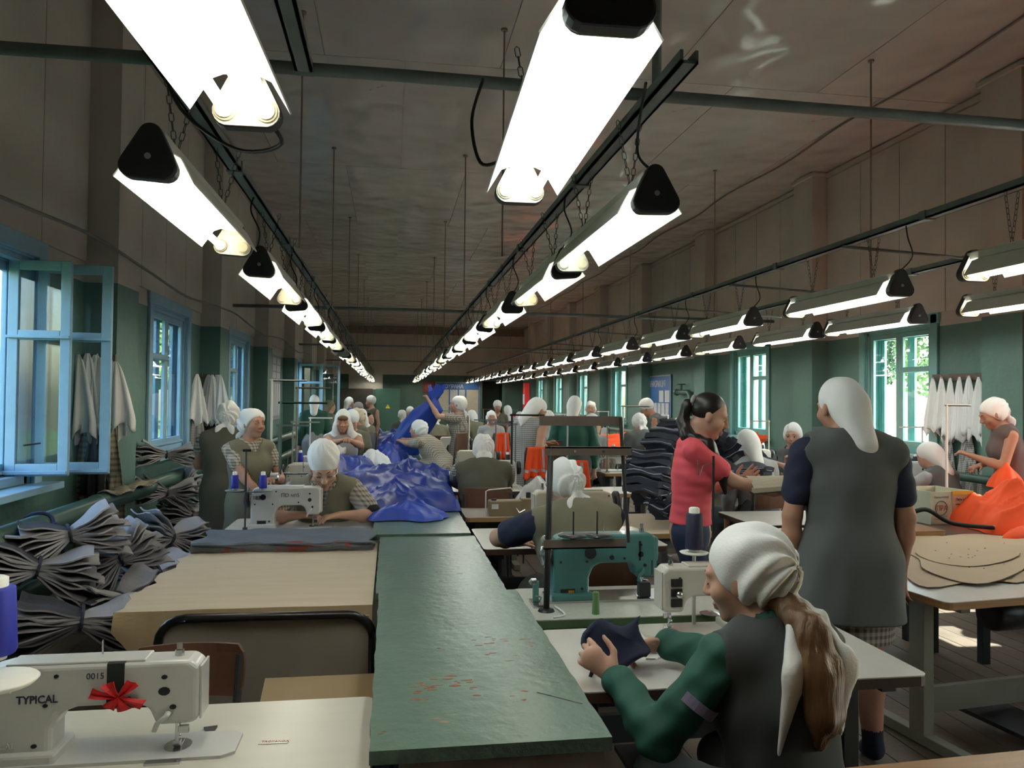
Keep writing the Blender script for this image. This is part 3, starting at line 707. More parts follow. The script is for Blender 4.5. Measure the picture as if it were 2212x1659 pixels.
def person(label, aim, rz, sit=None, H=1.63, lean=0.0, side=0.0, twist=0.0, head=(0, 0, 0), LH=None, RH=None, eL=(-.6, -.3, -1), eR=(.6, -.3, -1),
           wear=(), scarf='tied', scarf_m=None, hair=None, skin=None, res=.012, curl=.6, eyes='closed', glasses=False, fingers=True, local=False,
           face=True, group=None, build=1.0, hdl=None, hdr=None, pnl=(0, 0, -1), pnr=(0, 0, -1), stance=.09, name='person', hip_y=0.0, hscale=1.0, cat='person'):
    x, y = (0, 0); s = H/1.63; g = build; root = thing(name, label, cat, (x, y, 0), rz, group)
    skin = skin or M_skin; near = res < .0085
    def loc(p):
        if p is None: return None
        p = V3(*p)
        if local: return p
        c, si = math.cos(rz), math.sin(rz); dx, dy = p[0]-x, p[1]-y
        return V3(c*dx+si*dy, -si*dx+c*dy, p[2])
    def skel(s, sit):
        hz = .885*s if sit is None else sit+.095
        hip = V3(0, hip_y, hz)
        U1 = nrm([side, math.sin(lean), math.cos(lean)]); U2 = nrm([side*1.3, math.sin(lean*1.3), math.cos(lean*1.3)])
        Rt = nrm([math.cos(twist), math.sin(twist), -side]); Fw = nrm(np.cross(U2, Rt))
        waist = hip+U1*.16*s; chest = hip+U1*.33*s; nb = chest+U2*.155*s
        Rh = rotz(twist*.6+head[0])@rotx(-head[1]-lean*.35)@roty(head[2])
        neck_top = nb+nrm(U2*.9+Rh@V3(0, .25, .2))*.075*s
        hc = neck_top+Rh@V3(0, .03, .085)*s
        return hip, U1, U2, Rt, Fw, waist, chest, nb, Rh, neck_top, hc
    if aim is not None:       # stand or seat the figure so that the crown of its head is at a given point of the room
        T = W(aim[0], aim[1], y=aim[2])
        for _ in range(6):
            K = skel(H/1.63, sit); hc_, Rh_ = K[10], K[8]
            top = float(np.max([(hc_+Rh_@V3(q))[2] for q in ((0, -.02, .125), (0, -.10, .06), (0, .06, .10))]))
            if sit is None: H *= 1+(T.z-top)/max(.6, top)
            else: sit += T.z-top
            if sit is not None: sit = max(.30, min(.62, sit))
            H = max(1.45, min(1.80, H))
        hc_ = skel(H/1.63, sit)[10]; c_, s_ = math.cos(rz), math.sin(rz)
        x = T.x-(c_*hc_[0]-s_*hc_[1]); y = aim[2]-(s_*hc_[0]+c_*hc_[1]); root.location = (x, y, 0); s = H/1.63
    hip, U1, U2, Rt, Fw, waist, chest, nb, Rh, neck_top, hc = skel(s, sit); R0 = V3(1, 0, 0)
    shw = .172*s*g
    SL = chest+U2*.115*s-Rt*shw; SR = chest+U2*.115*s+Rt*shw
    hs = s*hscale
    hp = lambda a, b, c: hc+Rh@V3(a, b, c)*hs
    l1, l2 = .275*s, .245*s
    if LH is None: LHt = SL+V3(-.05, .03, -.512)*s
    else: LHt = loc(LH)
    if RH is None: RHt = SR+V3(.05, .03, -.512)*s
    else: RHt = loc(RH)
    EL, WL = ik(SL, LHt, l1, l2, eL); ER, WR = ik(SR, RHt, l1, l2, eR)
    # legs
    legs = []
    for sg in (-1, 1):
        h0 = hip+R0*sg*.088*s
        if sit is None: kn = V3(sg*stance, hip_y+.03, .47*s); an = V3(sg*stance*1.1, hip_y-.01, .085*s); ft = an+V3(sg*.02, .13*s, -.05*s)
        else: kn = V3(sg*.13, hip_y+.40*s, sit+.075); an = V3(sg*.14, hip_y+.36*s, .085*s); ft = an+V3(sg*.02, .13*s, -.05*s)
        legs.append((h0, kn, an, ft))
    # ---------------- skin
    b = Field(.03)
    def torso(f, i=0.0, low=True, k=.05):
        dep = (Fw, 1.42)
        f.cone(chest+U2*.07*s, chest-U1*.02*s, .135*s*g+i, .15*s*g+i, k=k, flat=dep)
        f.cone(chest-U1*.02*s, waist, .15*s*g+i, .132*s*g+i, k=k, flat=dep)
        if low: f.cone(waist, hip+U1*.0*s, .132*s*g+i, .168*s*g+i, k=k, flat=((U1*0+np.cross(U1, R0))*-1, 1.35))
        f.cone(SL+Rt*.02, nb-U2*.015*s, .052*s*g+i, .058*s+i*.6, k=k); f.cone(SR-Rt*.02, nb-U2*.015*s, .052*s*g+i, .058*s+i*.6, k=k)
        for sg in (-1, 1): f.ell(chest+Rt*sg*.072*s*g+Fw*.076*s*g-U1*.015*s, V3(.066, .050, .066)*s*g+i, np.stack([Rt, Fw, U2], 1), k=.06)
    torso(b)
    b.cone(nb-U2*.03*s, neck_top+U2*.02*s, .056*s, .050*s, k=.035)
    # head and face
    b.ell(hp(0, -.012, .035), V3(.073, .093, .086)*hs, Rh, k=.02); b.ell(hp(0, .026, -.03), V3(.058, .066, .078)*hs, Rh, k=.03)
    if face:
        b.ell(hp(0, .066, -.094), V3(.022, .020, .017)*hs, Rh, k=.025)
        b.ell(hp(0, .074, .026), V3(.050, .020, .014)*hs, Rh, k=.02)
        for sg in (-1, 1):
            b.ell(hp(sg*.040, .054, -.026), V3(.026, .028, .026)*hs, Rh, k=.02)
            b.ell(hp(sg*.031, .094, .003), V3(.018, .012, .010)*hs, Rh, k=.010, op='s')
            b.ell(hp(sg*.031, .0745, .003), V3(.0135, .0125, .0115)*hs, Rh, k=.004)
            b.ell(hp(sg*.076, -.006, -.008), V3(.009, .018, .031)*hs, Rh@rotx(.15), k=.008)
            b.ell(hp(sg*.0115, .099, -.030), V3(.0085, .0095, .0075)*hs, Rh, k=.006)
        b.cone(hp(0, .089, .016), hp(0, .110, -.024), .0075*hs, .0115*hs, k=.012)
        b.ell(hp(0, .091, -.0575), V3(.021, .009, .0062)*hs, Rh, k=.006); b.ell(hp(0, .089, -.069), V3(.018, .010, .0075)*hs, Rh, k=.006)
        b.ell(hp(0, .100, -.0625), V3(.021, .008, .0016)*hs, Rh, k=.003, op='s')
    # arms and hands
    for (Sx, Ex, Wx, sg, hd, pn) in ((SL, EL, WL, -1, hdl, pnl), (SR, ER, WR, 1, hdr, pnr)):
        b.cone(Sx, Ex, .047*s*g, .038*s*g, k=.03); b.cone(Ex, Ex+(Wx-Ex)*.35, .039*s*g, .038*s*g, k=.015); b.cone(Ex+(Wx-Ex)*.35, Wx, .038*s*g, .0235*s, k=.02)
        fd = nrm(Wx-Ex) if hd is None else nrm(loc(tuple(np.array([x, y, 0])+np.array(hd))) if not local else hd)
        if fingers: hand(b, Wx, fd, pn if not isinstance(pn, str) else (0, 0, -1), sg, curl, s)
        else: b.cone(Wx, Wx+fd*.15*s, .030*s, .020*s, k=.015, flat=(pn, 1.7))
    for (h0, kn, an, ft) in legs:
        b.cone(h0, kn, .083*s*g, .056*s*g, k=.03); b.cone(kn, kn+(an-kn)*.35, .055*s*g, .056*s*g, k=.02); b.cone(kn+(an-kn)*.35, an, .056*s*g, .036*s, k=.02); b.cone(an, ft, .038*s, .028*s, k=.02)
    def lips(c):
        q = (c-hc)@Rh/hs; return (np.abs(q[:, 0]) < .0235) & (q[:, 1] > .079) & (q[:, 2] < -.0505) & (q[:, 2] > -.0765+.15*np.abs(q[:, 0]))
    link('body', surf([b], res, 'body', [skin, M_lip], 1 if near else 1, [(1, lips)] if (face and res < .011) else None), None, root)
    # eyes, brows
    if face and eyes and res < .016:
        for sg in (-1, 1):
            ey = MB()
            if eyes == 'open':
                def arc(u, v, sg=sg):
                    a = (u-.5)*1.5; e = (v-.5)*.75; r = .0141
                    return hp(sg*.031+r*math.sin(a)*math.cos(e), .0748+r*math.cos(a)*math.cos(e), .003+r*math.sin(e)*.9)
                e = link('eye', MB().grid(arc, 8, 6, .001).mesh('eye'), M_eyew, root, True)
                ir = MB().lathe([(.0066*hs, 0), (.0058*hs, .0016), (.001, .0022)], n=12).build('iris', M_iris, e)
                ir.matrix_local = Matrix.Translation(Vector(hp(sg*.031, .0885, .003)))@Matrix(((Rh@rotx(-PI/2)).tolist())).to_4x4()
                pts = [hp(sg*.031+.0155*math.sin(t), .0762+.0135*math.cos(t), .0035+.0085*math.cos(t*1.1)) for t in np.linspace(-1.15, 1.15, 9)]
            else:
                pts = [hp(sg*.031+.0155*math.sin(t), .0762+.0128*math.cos(t), .003-.0055*math.cos(t*1.1) if eyes == 'closed' else .002) for t in np.linspace(-1.15, 1.15, 9)]
            ey.tube(pts, .0013*hs, 5).build('eyelash', M_lash, root)
            pts = [hp(sg*(.012+.034*t), .0925-.020*t*t, .0245+.008*math.sin(t*2.6)) for t in np.linspace(0, 1, 7)]
            MB().tube(pts, [.0016*hs, .0026*hs, .0028*hs, .0026*hs, .0022*hs, .0016*hs, .0008*hs], 5).build('eyebrow', M_lash, root)
    # ---------------- clothes
    cr = res
    def sleeve(f, ln, i, k=.03, ends=True):
        for (Sx, Ex, Wx, sg) in ((SL, EL, WL, -1), (SR, ER, WR, 1)):
            if ln <= 1: f.cone(Sx, Sx+(Ex-Sx)*ln, .050*s*g+i, .047*s*g+i*1.3, k=k)
            else:
                f.cone(Sx, Ex, .050*s*g+i, .044*s*g+i, k=k); f.cone(Ex, Ex+(Wx-Ex)*(ln-1), .044*s*g+i, .034*s*g+i, k=.02)
    wi = 0
    for it in wear:
        kind, m = it[0], it[1]; o = dict(it[2]) if len(it) > 2 else {}
        wi += 1; i = o.get('i', .010*wi); fs = []
        f = Field(.04); f.wr = o.get('wr', .0022); f.wf = o.get('wf', 38); f.seed = wi*1.7+x; f.ws = o.get('ws', (1, 1, .35))
        if kind in ('top', 'vest', 'dress'):
            torso(f, i, True)
            if kind == 'dress' or o.get('skirt'):
                hem = o.get('hem', .45)
                if sit is None:
                    f.cone(hip, V3(0, hip_y+.0, hem*s), .165*s*g+i, (.20*s+i)*o.get('flare', 1.0), k=.05, flat=(V3(0, 1, 0), 1.25)); f.cut((0, 0, -1), (0, 0, hem*s))
                else:
                    for (h0, kn, an, ft) in legs: f.cone(h0, kn, .095*s*g+i, .078*s*g+i, k=.06)
                    f.cut(kn-hip, kn+nrm(kn-hip)*.03)
            else:
                f.cut(-U1, hip-U1*o.get('drop', .10)*s)
            f.cut(U2, nb+U2*(o.get('neck', .030)+i*1.6)*s); f.cone(nb-U2*.06*s+Fw*.012, nb+U2*.10*s+Fw*.02, o.get('nr', .062)*s, o.get('nr', .062)*s+.008, k=.006, op='s')
            if kind == 'vest' or (kind == 'dress' and not o.get('sl')):
                for sg, Sx, Ex in ((-1, SL, EL), (1, SR, ER)): f.cone(Sx+Rt*sg*(.062+o.get('arm', .018))+U2*.05, Sx+Rt*sg*(.075+o.get('arm', .018))-U1*.05*s, .055*s, .050*s, k=.008, op='s'); f.cone(Sx+Rt*sg*(.06+o.get('arm', .018)), Ex, .052*s*g, .058*s*g, k=.008, op='s')
            nk = o.get('vneck')
            if nk: f.cone(nb+Fw*.10*s+U2*.06*s, nb+Fw*.13*s-U2*nk*s, .045*s, .012*s, k=.01, op='s')
            fs.append(f)
            if o.get('sl'):
                q = Field(.03); q.wr = f.wr*1.1; q.wf = o.get('swf', 46); q.seed = f.seed+1; q.ws = (.5, .8, 1)
                sleeve(q, o['sl'], i); fs.append(q)
                for (Sx, Ex, Wx) in ((SL, EL, WL), (SR, ER, WR)):
                    pass
            if o.get('collar'):
                q = Field(.01); q.cone(nb-U2*.01*s-Fw*.01, nb+U2*.028*s-Fw*.012, .083*s, .070*s, k=.01); q.cone(nb-U2*.02*s-Fw*.0, nb+U2*.08*s, .058*s, .058*s, k=.004, op='s')
                q.cone(nb+Fw*.09+U2*.05, nb+Fw*.09-U2*.05, .03, .03, k=.01, op='s'); fs.append(q)
        elif kind == 'trousers':
            for (h0, kn, an, ft) in legs: f.cone(h0, kn, .092*s*g+i, .066*s*g+i, k=.05); f.cone(kn, an, .066*s*g+i, .056*s+i, k=.02)
            f.cone(waist, hip, .134*s*g+i, .170*s*g+i, k=.05, flat=(V3(0, 1, 0), 1.35)); fs.append(f)
        elif kind == 'socks':
            for (h0, kn, an, ft) in legs:
                f = Field(.02); f.cone(an+(kn-an)*.25, an, .044*s, .041*s, k=.02); f.cone(an, ft, .042*s, .033*s, k=.02); link('sock', surf([f], cr, 'sock', [m], 1), None, root)
            continue
        elif kind == 'cuff':
            for (Sx, Ex, Wx) in ((SL, EL, WL), (SR, ER, WR)):
                f = Field(.0); f.cone(Sx+(Ex-Sx)*.74, Sx+(Ex-Sx)*.94, .057*s*g, .053*s*g, k=.0); f.cut(Ex-Sx, Sx+(Ex-Sx)*.99); f.cut(Sx-Ex, Sx+(Ex-Sx)*.70); link('sleeve_band', surf([f], cr, 'sleeve_band', [m], 1), None, root)
            continue
        nm = o.get('name', {'top': 'shirt', 'vest': 'vest', 'dress': 'dress', 'trousers': 'trousers', 'socks': 'socks', 'cuff': 'sleeve_band'}[kind])
        link(nm, surf(fs, cr, nm, [m], 1), None, root)
    # ---------------- hair and scarf
    sm = scarf_m or M_scarf
    if hair:
        hm, style = hair; f = Field(.02)
        f.ell(hp(0, -.018, .040), V3(.079, .094, .088)*hs, Rh, k=.02); f.cut(Rh@V3(0, .82, -.50), hp(0, .036, .058))
        f.cut(Rh@V3(0, .05, -1), hp(0, 0, -.075)); fs = [f]
        if style == 'pony':     # tied high at the back, falling forward over the shoulder
            q = Field(.02); q.wr = .0022; q.wf = 90; q.ws = (1, 1, .08); pts = [hp(0, -.100, .048), hp(.004, -.128, .015), hp(.015, -.122, -.075), SR-Rt*.085*s+V3(0, -.035, .075), SR-Rt*.03*s+V3(0, .075, .025), chest+Rt*.13*s*g+Fw*.15*s+U2*.0*s, chest+Rt*.11*s*g+Fw*.17*s-U1*.10*s]
            rr = [.018, .030, .034, .036, .034, .028, .010]
            for a in range(len(pts)-1): q.cone(pts[a], pts[a+1], rr[a]*hs, rr[a+1]*hs, k=.02)
            fs.append(q)
            tie = MB().lathe([(.020, -.012), (.030, -.008), (.032, 0), (.030, .008), (.020, .012)], n=14); t_ = tie.build('hair_tie', mat('grey_hair_tie', (.30, .28, .27), .8, var=.4, vscale=80), root, True)
            t_.matrix_local = Matrix.Translation(Vector(hp(0, -.112, .05)))@Matrix((Rh@rotx(PI/2)).tolist()).to_4x4()
        elif style == 'low':    # loose tail down the back under the scarf
            q = Field(.02); q.wr = .003; q.wf = 95; q.ws = (1, 1, .10)
            a_ = hp(0, -.092, -.055); a_[0] = a_[0]*.5-.01; bz = lambda d, o: V3(a_[0]+d, min(a_[1], (nb-Fw*.13*s)[1])+o, a_[2]); pts = [a_, bz(.00, -.02)-V3(0, 0, .07), bz(.005, -.045)-V3(0, 0, .16), bz(.01, -.05)-V3(0, 0, .26), bz(.0, -.04)-V3(0, 0, .34)]
            rr = [.034, .046, .058, .052, .024]
            for a in range(len(pts)-1): q.cone(pts[a], pts[a+1], rr[a]*hs, rr[a+1]*hs, k=.02, flat=(Fw, 1.35))
            fs.append(q)
        elif style == 'bang':
            q = Field(.015); q.ell(hp(0, .070, .052), V3(.060, .030, .034)*hs, Rh); q.cut(Rh@V3(0, 0, -1), hp(0, 0, .020)); fs.append(q)
        link('hair', surf(fs, min(cr, .008), 'hair', [hm], 1), None, root)
    if scarf:
        f = Field(.02); kn = hp(0, -.088, -.052); fs = [f]
        f.wr = .0012; f.wf = 40; f.seed = x*3+y
        if scarf == 'cap':
            f.ell(hp(0, -.022, .055), V3(.088, .110, .100)*hs, Rh); f.ell(hp(0, -.02, .10), V3(.080, .095, .07)*hs, Rh, k=.05); f.cut(Rh@V3(0, .50, -.87), hp(0, .078, .040)); f.rad = (hp(0, -.03, .16), .004, 11, Rh@V3(0, 0, 1))
        elif scarf in ('tied', 'long', 'tail'):
            f.ell(hp(0, -.022, .044), V3(.086, .107, .095)*hs, Rh); f.ell(hp(0, -.030, -.01), V3(.089, .085, .062)*hs, Rh, k=.03); f.ell(hp(0, -.075, .000), V3(.070, .062, .075)*hs, Rh, k=.04)
            f.ell(hp(0, -.072, .035), V3(.075, .065, .080)*hs, Rh, k=.04)
            f.cut(Rh@V3(0, .80, -.60), hp(0, .072, .050)); f.rad = (kn, .013, 9, Rh@V3(0, -.55, .6))
            q = Field(.012); q.wr = .001; q.wf = 80
            q.ell(hp(0, -.102, -.062), V3(.026, .022, .019)*hs, Rh)
            ln = {'tied': .10, 'tail': .17, 'long': .30}[scarf]
            for sg, mul, out in ((-1, 1.0, .55), (1, .92, .5)):
                a = hp(sg*.008, -.108, -.065); dv = nrm(V3(0, 0, -1)*.9-nrm(Rh@V3(0, 1, 0))*(.12 if scarf == 'long' else .25)+nrm(Rh@V3(1, 0, 0))*sg*out*(.42 if scarf == 'long' else .8))
                if scarf == 'long': a[0] -= .02+.03*(sg < 0); a[1] = min(a[1], (nb-Fw*.13*s)[1]-.01); dv = nrm(V3(sg*.30, -.10 if sg < 0 else -.06, -.95))
                m1 = a+dv*ln*.45*hs*mul; m2 = m1+nrm(dv*(1 if scarf != 'long' else .8)+V3(0, 0, -.5))*ln*(.55 if scarf != 'long' else .75)*hs*mul
                if scarf == 'long':
                    a = hp(sg*.008, -.112, -.065); yb_ = min(a[1]-.02, (nb-Fw*.15*s)[1]-.015*sg); ff = (V3(.35*sg, 1, 0), 1.9)
                    c1 = V3(a[0]-.012+.030*sg, (a[1]+yb_)/2-.01, a[2]-.05); c2 = V3(a[0]-.030+.055*sg, yb_-.015, a[2]-.16*mul); c3 = V3(a[0]-.045+.085*sg, yb_-.005, a[2]-.36*mul)
                    q.cone(a, c1, .016*hs, .026*hs, k=.015, flat=ff); q.cone(c1, c2, .026*hs, .044*hs, k=.03, flat=ff); q.cone(c2, c3, .044*hs, .006*hs, k=.03, flat=ff); q.wr = .0022; q.wf = 70; continue
                fl = (nrm(Rh@V3(0, 1, 0)+Rh@V3(.5*sg, 0, 0)), 2.6)
                q.cone(a, m1, .017*hs, (.058 if scarf == 'long' else .045)*hs, k=.015, flat=fl); q.cone(m1, m2, (.058 if scarf == 'long' else .045)*hs, .010*hs, k=.02, flat=fl)
            fs.append(q)
        elif scarf == 'shawl':   # over the head and down on to the shoulders, knotted low
            f.ell(hp(0, -.022, .044), V3(.083, .106, .094)*hs, Rh); f.ell(hp(0, -.070, -.01), V3(.074, .066, .085)*hs, Rh, k=.04)
            f.cone(hp(0, -.085, .0), hp(0, -.125, -.17), .070*hs, .060*hs, k=.04, flat=(Fw, 1.3)); f.cone(hp(0, -.125, -.16), hp(.02, -.135, -.25), .050*hs, .012*hs, k=.02, flat=(Fw, 1.9))
            f.cut(Rh@V3(0, .86, -.42), hp(0, .070, .052)); f.wr = .0022; f.wf = 34; f.ws = (1, 1, .3)
        elif scarf == 'hood':   # draped round the face, ends brought together in front
            f.ell(hp(0, -.022, .035), V3(.090, .112, .106)*hs, Rh); f.ell(hp(0, -.02, -.07), V3(.092, .098, .100)*hs, Rh, k=.05)
            for sg in (-1, 1):
                f.cone(hp(sg*.075, .01, -.03), nb+Rt*sg*.085*s-U2*.02, .030, .055, k=.04); f.cone(nb+Rt*sg*.085*s-U2*.02, chest+Fw*.15*s+Rt*sg*.015-U2*.02*s, .055, .022, k=.04, flat=(Fw, 1.3))
                f.cone(nb+Rt*sg*.085*s-U2*.02, SL+(SR-SL)*(0 if sg < 0 else 1)+U2*.015, .06, .045, k=.04)
            f.ell(hp(0, .095, -.015), V3(.060, .070, .098)*hs, Rh, k=.02, op='s'); f.cone(nb+Fw*.09*s+U2*.02, neck_top+Fw*.08*s, .045, .05, k=.02, op='s'); f.wr = .0025; f.wf = 32
        link('headscarf', surf(fs, cr*.85 if near else cr, 'headscarf', [sm], 1), None, root)
    if glasses:
        b2 = MB()
        for sg in (-1, 1):
            b2.tube([hp(sg*.031+.022*math.cos(t), .097-.004*abs(math.cos(t)), .0+.015*math.sin(t)) for t in np.linspace(0, 2*PI, 17)], .0016, 5, False)
            b2.tube([hp(sg*.053, .094, .003), hp(sg*.074, .06, .004), hp(sg*.078, -.005, .0)], .0016, 5)
        b2.tube([hp(-.010, .100, .002), hp(0, .104, .005), hp(.010, .100, .002)], .0016, 5)
        b2.build('glasses', mat('thin_steel_frame', (.6, .6, .6), .2, .9, var=0), root)
    info = dict(x=x, y=y, sit=sit, H=H, root=root, WL=WL, WR=WR, EL=EL, ER=ER, SL=SL, SR=SR, hc=hc, Rh=Rh, chest=chest, nb=nb, Fw=Fw, Rt=Rt, U2=U2, U1=U1, hip=hip, waist=waist, hs=hs, hp=hp)
    return info
# ================================================================== furniture and machines
M_white = mat('white_laminate', (.60, .575, .50), .28, var=.04, vscale=3, stretch=(1, 8, 1))
M_whiteR = mat('cool_white_laminate', (.62, .60, .57), .25, var=.04)
M_edgeb = mat('dark_brown_edge', (.07, .04, .028), .5, var=.2)
M_edgew = mat('plywood_edge', (.36, .20, .085), .5, var=.25, vscale=12, stretch=(.3, .3, 8))
M_greenp = mat('green_painted_hardboard', (.118, .185, .148), .30, var=.18, vscale=5, bump=.0022, bscale=26, wear=(.30, .13, .07), wscale=7.5, wthr=.735)
M_greene = mat('chipped_green_edge', (.10, .155, .12), .6, var=.35, vscale=30, bump=.004, bscale=60)
M_board = mat('brown_card', (.50, .41, .295), .75, var=.08, vscale=3, stretch=(1, 6, 1))
M_boardd = mat('card_side', (.36, .26, .15), .8, var=.10)
M_legp = mat('pale_green_legs', (.26, .26, .205), .5, var=.15)
M_legd = mat('dark_steel_legs', (.05, .055, .06), .5, .2, var=.2)
M_legb = mat('blue_grey_legs', (.15, .18, .20), .5, .1, var=.15)
M_mwhite = mat('machine_white_enamel', (.56, .56, .55), .3, var=.03, coat=.3)
M_mcream = mat('machine_cream_enamel', (.50, .47, .38), .35, var=.06, wear=(.25, .22, .17), wscale=18, wthr=.72)
M_mteal = mat('machine_teal_enamel', (.060, .195, .195), .35, var=.10, vscale=9, wear=(.05, .07, .075), wscale=16, wthr=.70, coat=.2)
M_mgrey = mat('machine_grey_enamel', (.16, .165, .17), .4, var=.10)
M_mbrown = mat('machine_tan_enamel', (.27, .20, .12), .45, var=.12)
M_steel = mat('polished_steel', (.62, .62, .62), .22, .95, var=.05)
M_steeld = mat('dark_oily_steel', (.045, .045, .05), .4, .6, var=.2)
M_rub = mat('black_rubber', (.012, .012, .013), .6, var=0)
M_txt = mat('dark_print', (.03, .025, .06), .6, var=0)
M_red = mat('red_stencil', (.42, .05, .035), .6, var=.1)
def rect_table(name, label, cx, cy, w_, d, z, m_top, m_edge, legs='T', rz=0, th=.035, m_leg=None, motor=True, group=None, overhang=.1):
    t = thing(name, label, 'table', (cx, cy, 0), rz, group); m_leg = m_leg or M_legp
    r_ = .03
    P = [(sx*(w_/2-r_)+r_*math.cos(a), sy*(d/2-r_)+r_*math.sin(a)) for sx, sy, a0 in ((1, 1, 0), (-1, 1, PI/2), (-1, -1, PI), (1, -1, 3*PI/2)) for a in (a0, a0+PI/6, a0+PI/3, a0+PI/2)]
    MB().prism(P, z-.004, z, 'XY').build('tabletop', m_top, t)
    MB().prism(P, z-th, z-.004, 'XY').build('edge_band', m_edge, t)
    zt = z-th
    if legs == 'T':
        for sx in (-1, 1):
            x = sx*(w_/2-overhang)
            MB().b2((x-.03, -.045, .05), (x+.03, .045, zt)).build('leg', m_leg, t, bevel=.004)
            MB().b2((x-.03, -d/2+.02, .012), (x+.03, d/2-.02, .062)).build('foot', m_leg, t, bevel=.004)
            MB().b2((x-.025, -d/2+.06, zt-.035), (x+.025, d/2-.06, zt)).build('bracket', m_leg, t)
        MB().b2((-w_/2+overhang+.03, .02, .13), (w_/2-overhang-.03, .05, .25)).build('crossbeam', m_leg, t)
        if motor:
            mo = MB(); mo.lathe([(.03, -.13), (.075, -.125), (.085, -.10), (.085, .06), (.07, .08), (.03, .085), (.012, .13)], (.12, .08, zt-.16), 14, 'X'); mo.b2((.02, .04, zt-.09), (.2, .12, zt))
            mo.build('motor', M_steeld, t, True)
            MB().b2((-.15, -d/2+.02, .08), (.12, d/2-.18, .10)).build('pedal', M_steeld, t)
    elif legs == '4':
        for sx in (-1, 1):
            for sy in (-1, 1):
                MB().b2((sx*(w_/2-.06)-.025, sy*(d/2-.06)-.025, 0.0065), (sx*(w_/2-.06)+.025, sy*(d/2-.06)+.025, zt)).build('leg', m_leg, t)
        MB().b2((-w_/2+.05, -d/2+.05, zt-.08), (w_/2-.05, -d/2+.07, zt)).build('apron', m_leg, t); MB().b2((-w_/2+.05, d/2-.07, zt-.08), (w_/2-.05, d/2-.05, zt)).build('apron', m_leg, t)
    return t
MP = {}
def mach_meshes(key, m, s=1.0):
    """meshes of a flat-bed sewing machine; needle at x=0, pillar at +x, operator side -y"""
    if key in MP: return MP[key]
    R = {}
    pr = [(-.05, .105), (-.05, .245), (-.03, .268), (.335, .268), (.375, .255), (.388, .21), (.388, .0), (.238, .0), (.238, .095), (.222, .135), (.19, .15), (.075, .15), (.052, .138), (.036, .088), (-.036, .088)]
    b = MB().prism(pr, -.052, .052); R['body'] = bvl(b, .013, 3)
    b = MB().b2((.225, -.078, .0), (.402, .078, .035)); R['base'] = bvl(b, .008)
    P = [(-.10, -.085), (.41, -.085), (.41, .085), (-.10, .085), (-.125, .06), (-.125, -.06)]
    R['bed'] = MB().prism(P, 0, .009, 'XY')
    R['face_plate'] = bvl(MB().prism([(-.042, .10), (.03, .10), (.03, .255), (-.03, .26), (-.042, .24)], -.001, .001).b2((-.054, -.045, .10), (-.049, .045, .25)), .0015)
    R['top_cover'] = bvl(MB().b2((.06, -.042, .266), (.33, .042, .274)), .003)
    b = MB().cyl((0, 0, .09), (0, 0, .045), .0045, 8); b.cyl((0, 0, .045), (0, 0, .004), .0012, 6); b.box((0, 0, .045), (.012, .012, .014)); R['needle_bar'] = b
    b = MB().cyl((0, .016, .10), (0, .016, .02), .004, 8); b.box((0, .010, .022), (.014, .02, .014)); b.box((0, -.012, .011), (.014, .045, .004)); b.box((-.014, .016, .062), (.02, .012, .02)); R['presser_foot'] = b
    R['needle_plate'] = MB().prism([(.028*math.cos(a), .045*math.sin(a)) for a in np.linspace(0, 2*PI, 17)[:-1]], .009, .0105, 'XY')
    b = MB().lathe([(.02, 0), (.062, .002), (.066, .006), (.066, .024), (.060, .028), (.050, .022), (.022, .020), (.020, .034), (.012, .036)], (.40, 0, .195), 24, 'X'); R['handwheel'] = b
    b = MB().cyl((.385, 0, .195), (.402, 0, .195), .018, 12); R['shaft'] = b
    b = MB().lathe([(.013, 0), (.016, -.006), (.008, -.008), (.016, -.011), (.012, -.022), (.004, -.026)], (.012, -.052, .165), 14, 'Y'); R['tension_dial'] = b
    b = MB()
    for (x, z, r, sg) in ((.02, .225, .006, 1), (.02, .185, .012, 1), (.002, .14, .007, 1), (.09, .17, .005, 1), (.23, .24, .005, 1), (.36, .24, .005, 1), (.36, .16, .005, 1), (.27, .05, .006, 1), (.25, .16, .005, 1), (.02, .225, .006, -1), (.30, .20, .010, -1), (.36, .24, .005, -1), (.25, .08, .006, -1)):
        b.cyl((x, sg*.0515, z), (x, sg*.0545, z), r, 10); R['screw%d' % len(R)] = b; b = MB()
    b = MB().cyl((.0, .0, .268), (.0, .0, .285), .010, 10); b.box((0, 0, .295), (.012, .008, .02)); R['thread_guide'] = b; R['spool_pin'] = MB().cyl((.16, -.02, .268), (.16, -.02, .315), .002, 6)
    b = MB().tube([(.01, .055, .125), (.012, .064, .12), (.030, .066, .10), (.036, .066, .078)], [.007, .007, .006, .005], 8); R['lifting_lever'] = b
    mm = dict(body=m, base=m, bed=M_steel if key in ('teal', 'cream') else m, face_plate=m, top_cover=m, needle_bar=M_steel, presser_foot=M_steel, needle_plate=M_steel, handwheel=M_steel if key in ('teal',) else M_steeld,
              shaft=M_steel, tension_dial=M_steel,  thread_guide=M_steel, spool_pin=M_steel, lifting_lever=m)
    MP[key] = {}
    for k, b in R.items():
        me = b.mesh(k); me.materials.append(M_rub if 'screw' in k else mm[k])
        if k in ('handwheel', 'needle_bar', 'tension_dial', 'lifting_lever'): me.polygons.foreach_set('use_smooth', [len(p.vertices) < 5 for p in me.polygons])
        MP[key][k] = me
    return MP[key]
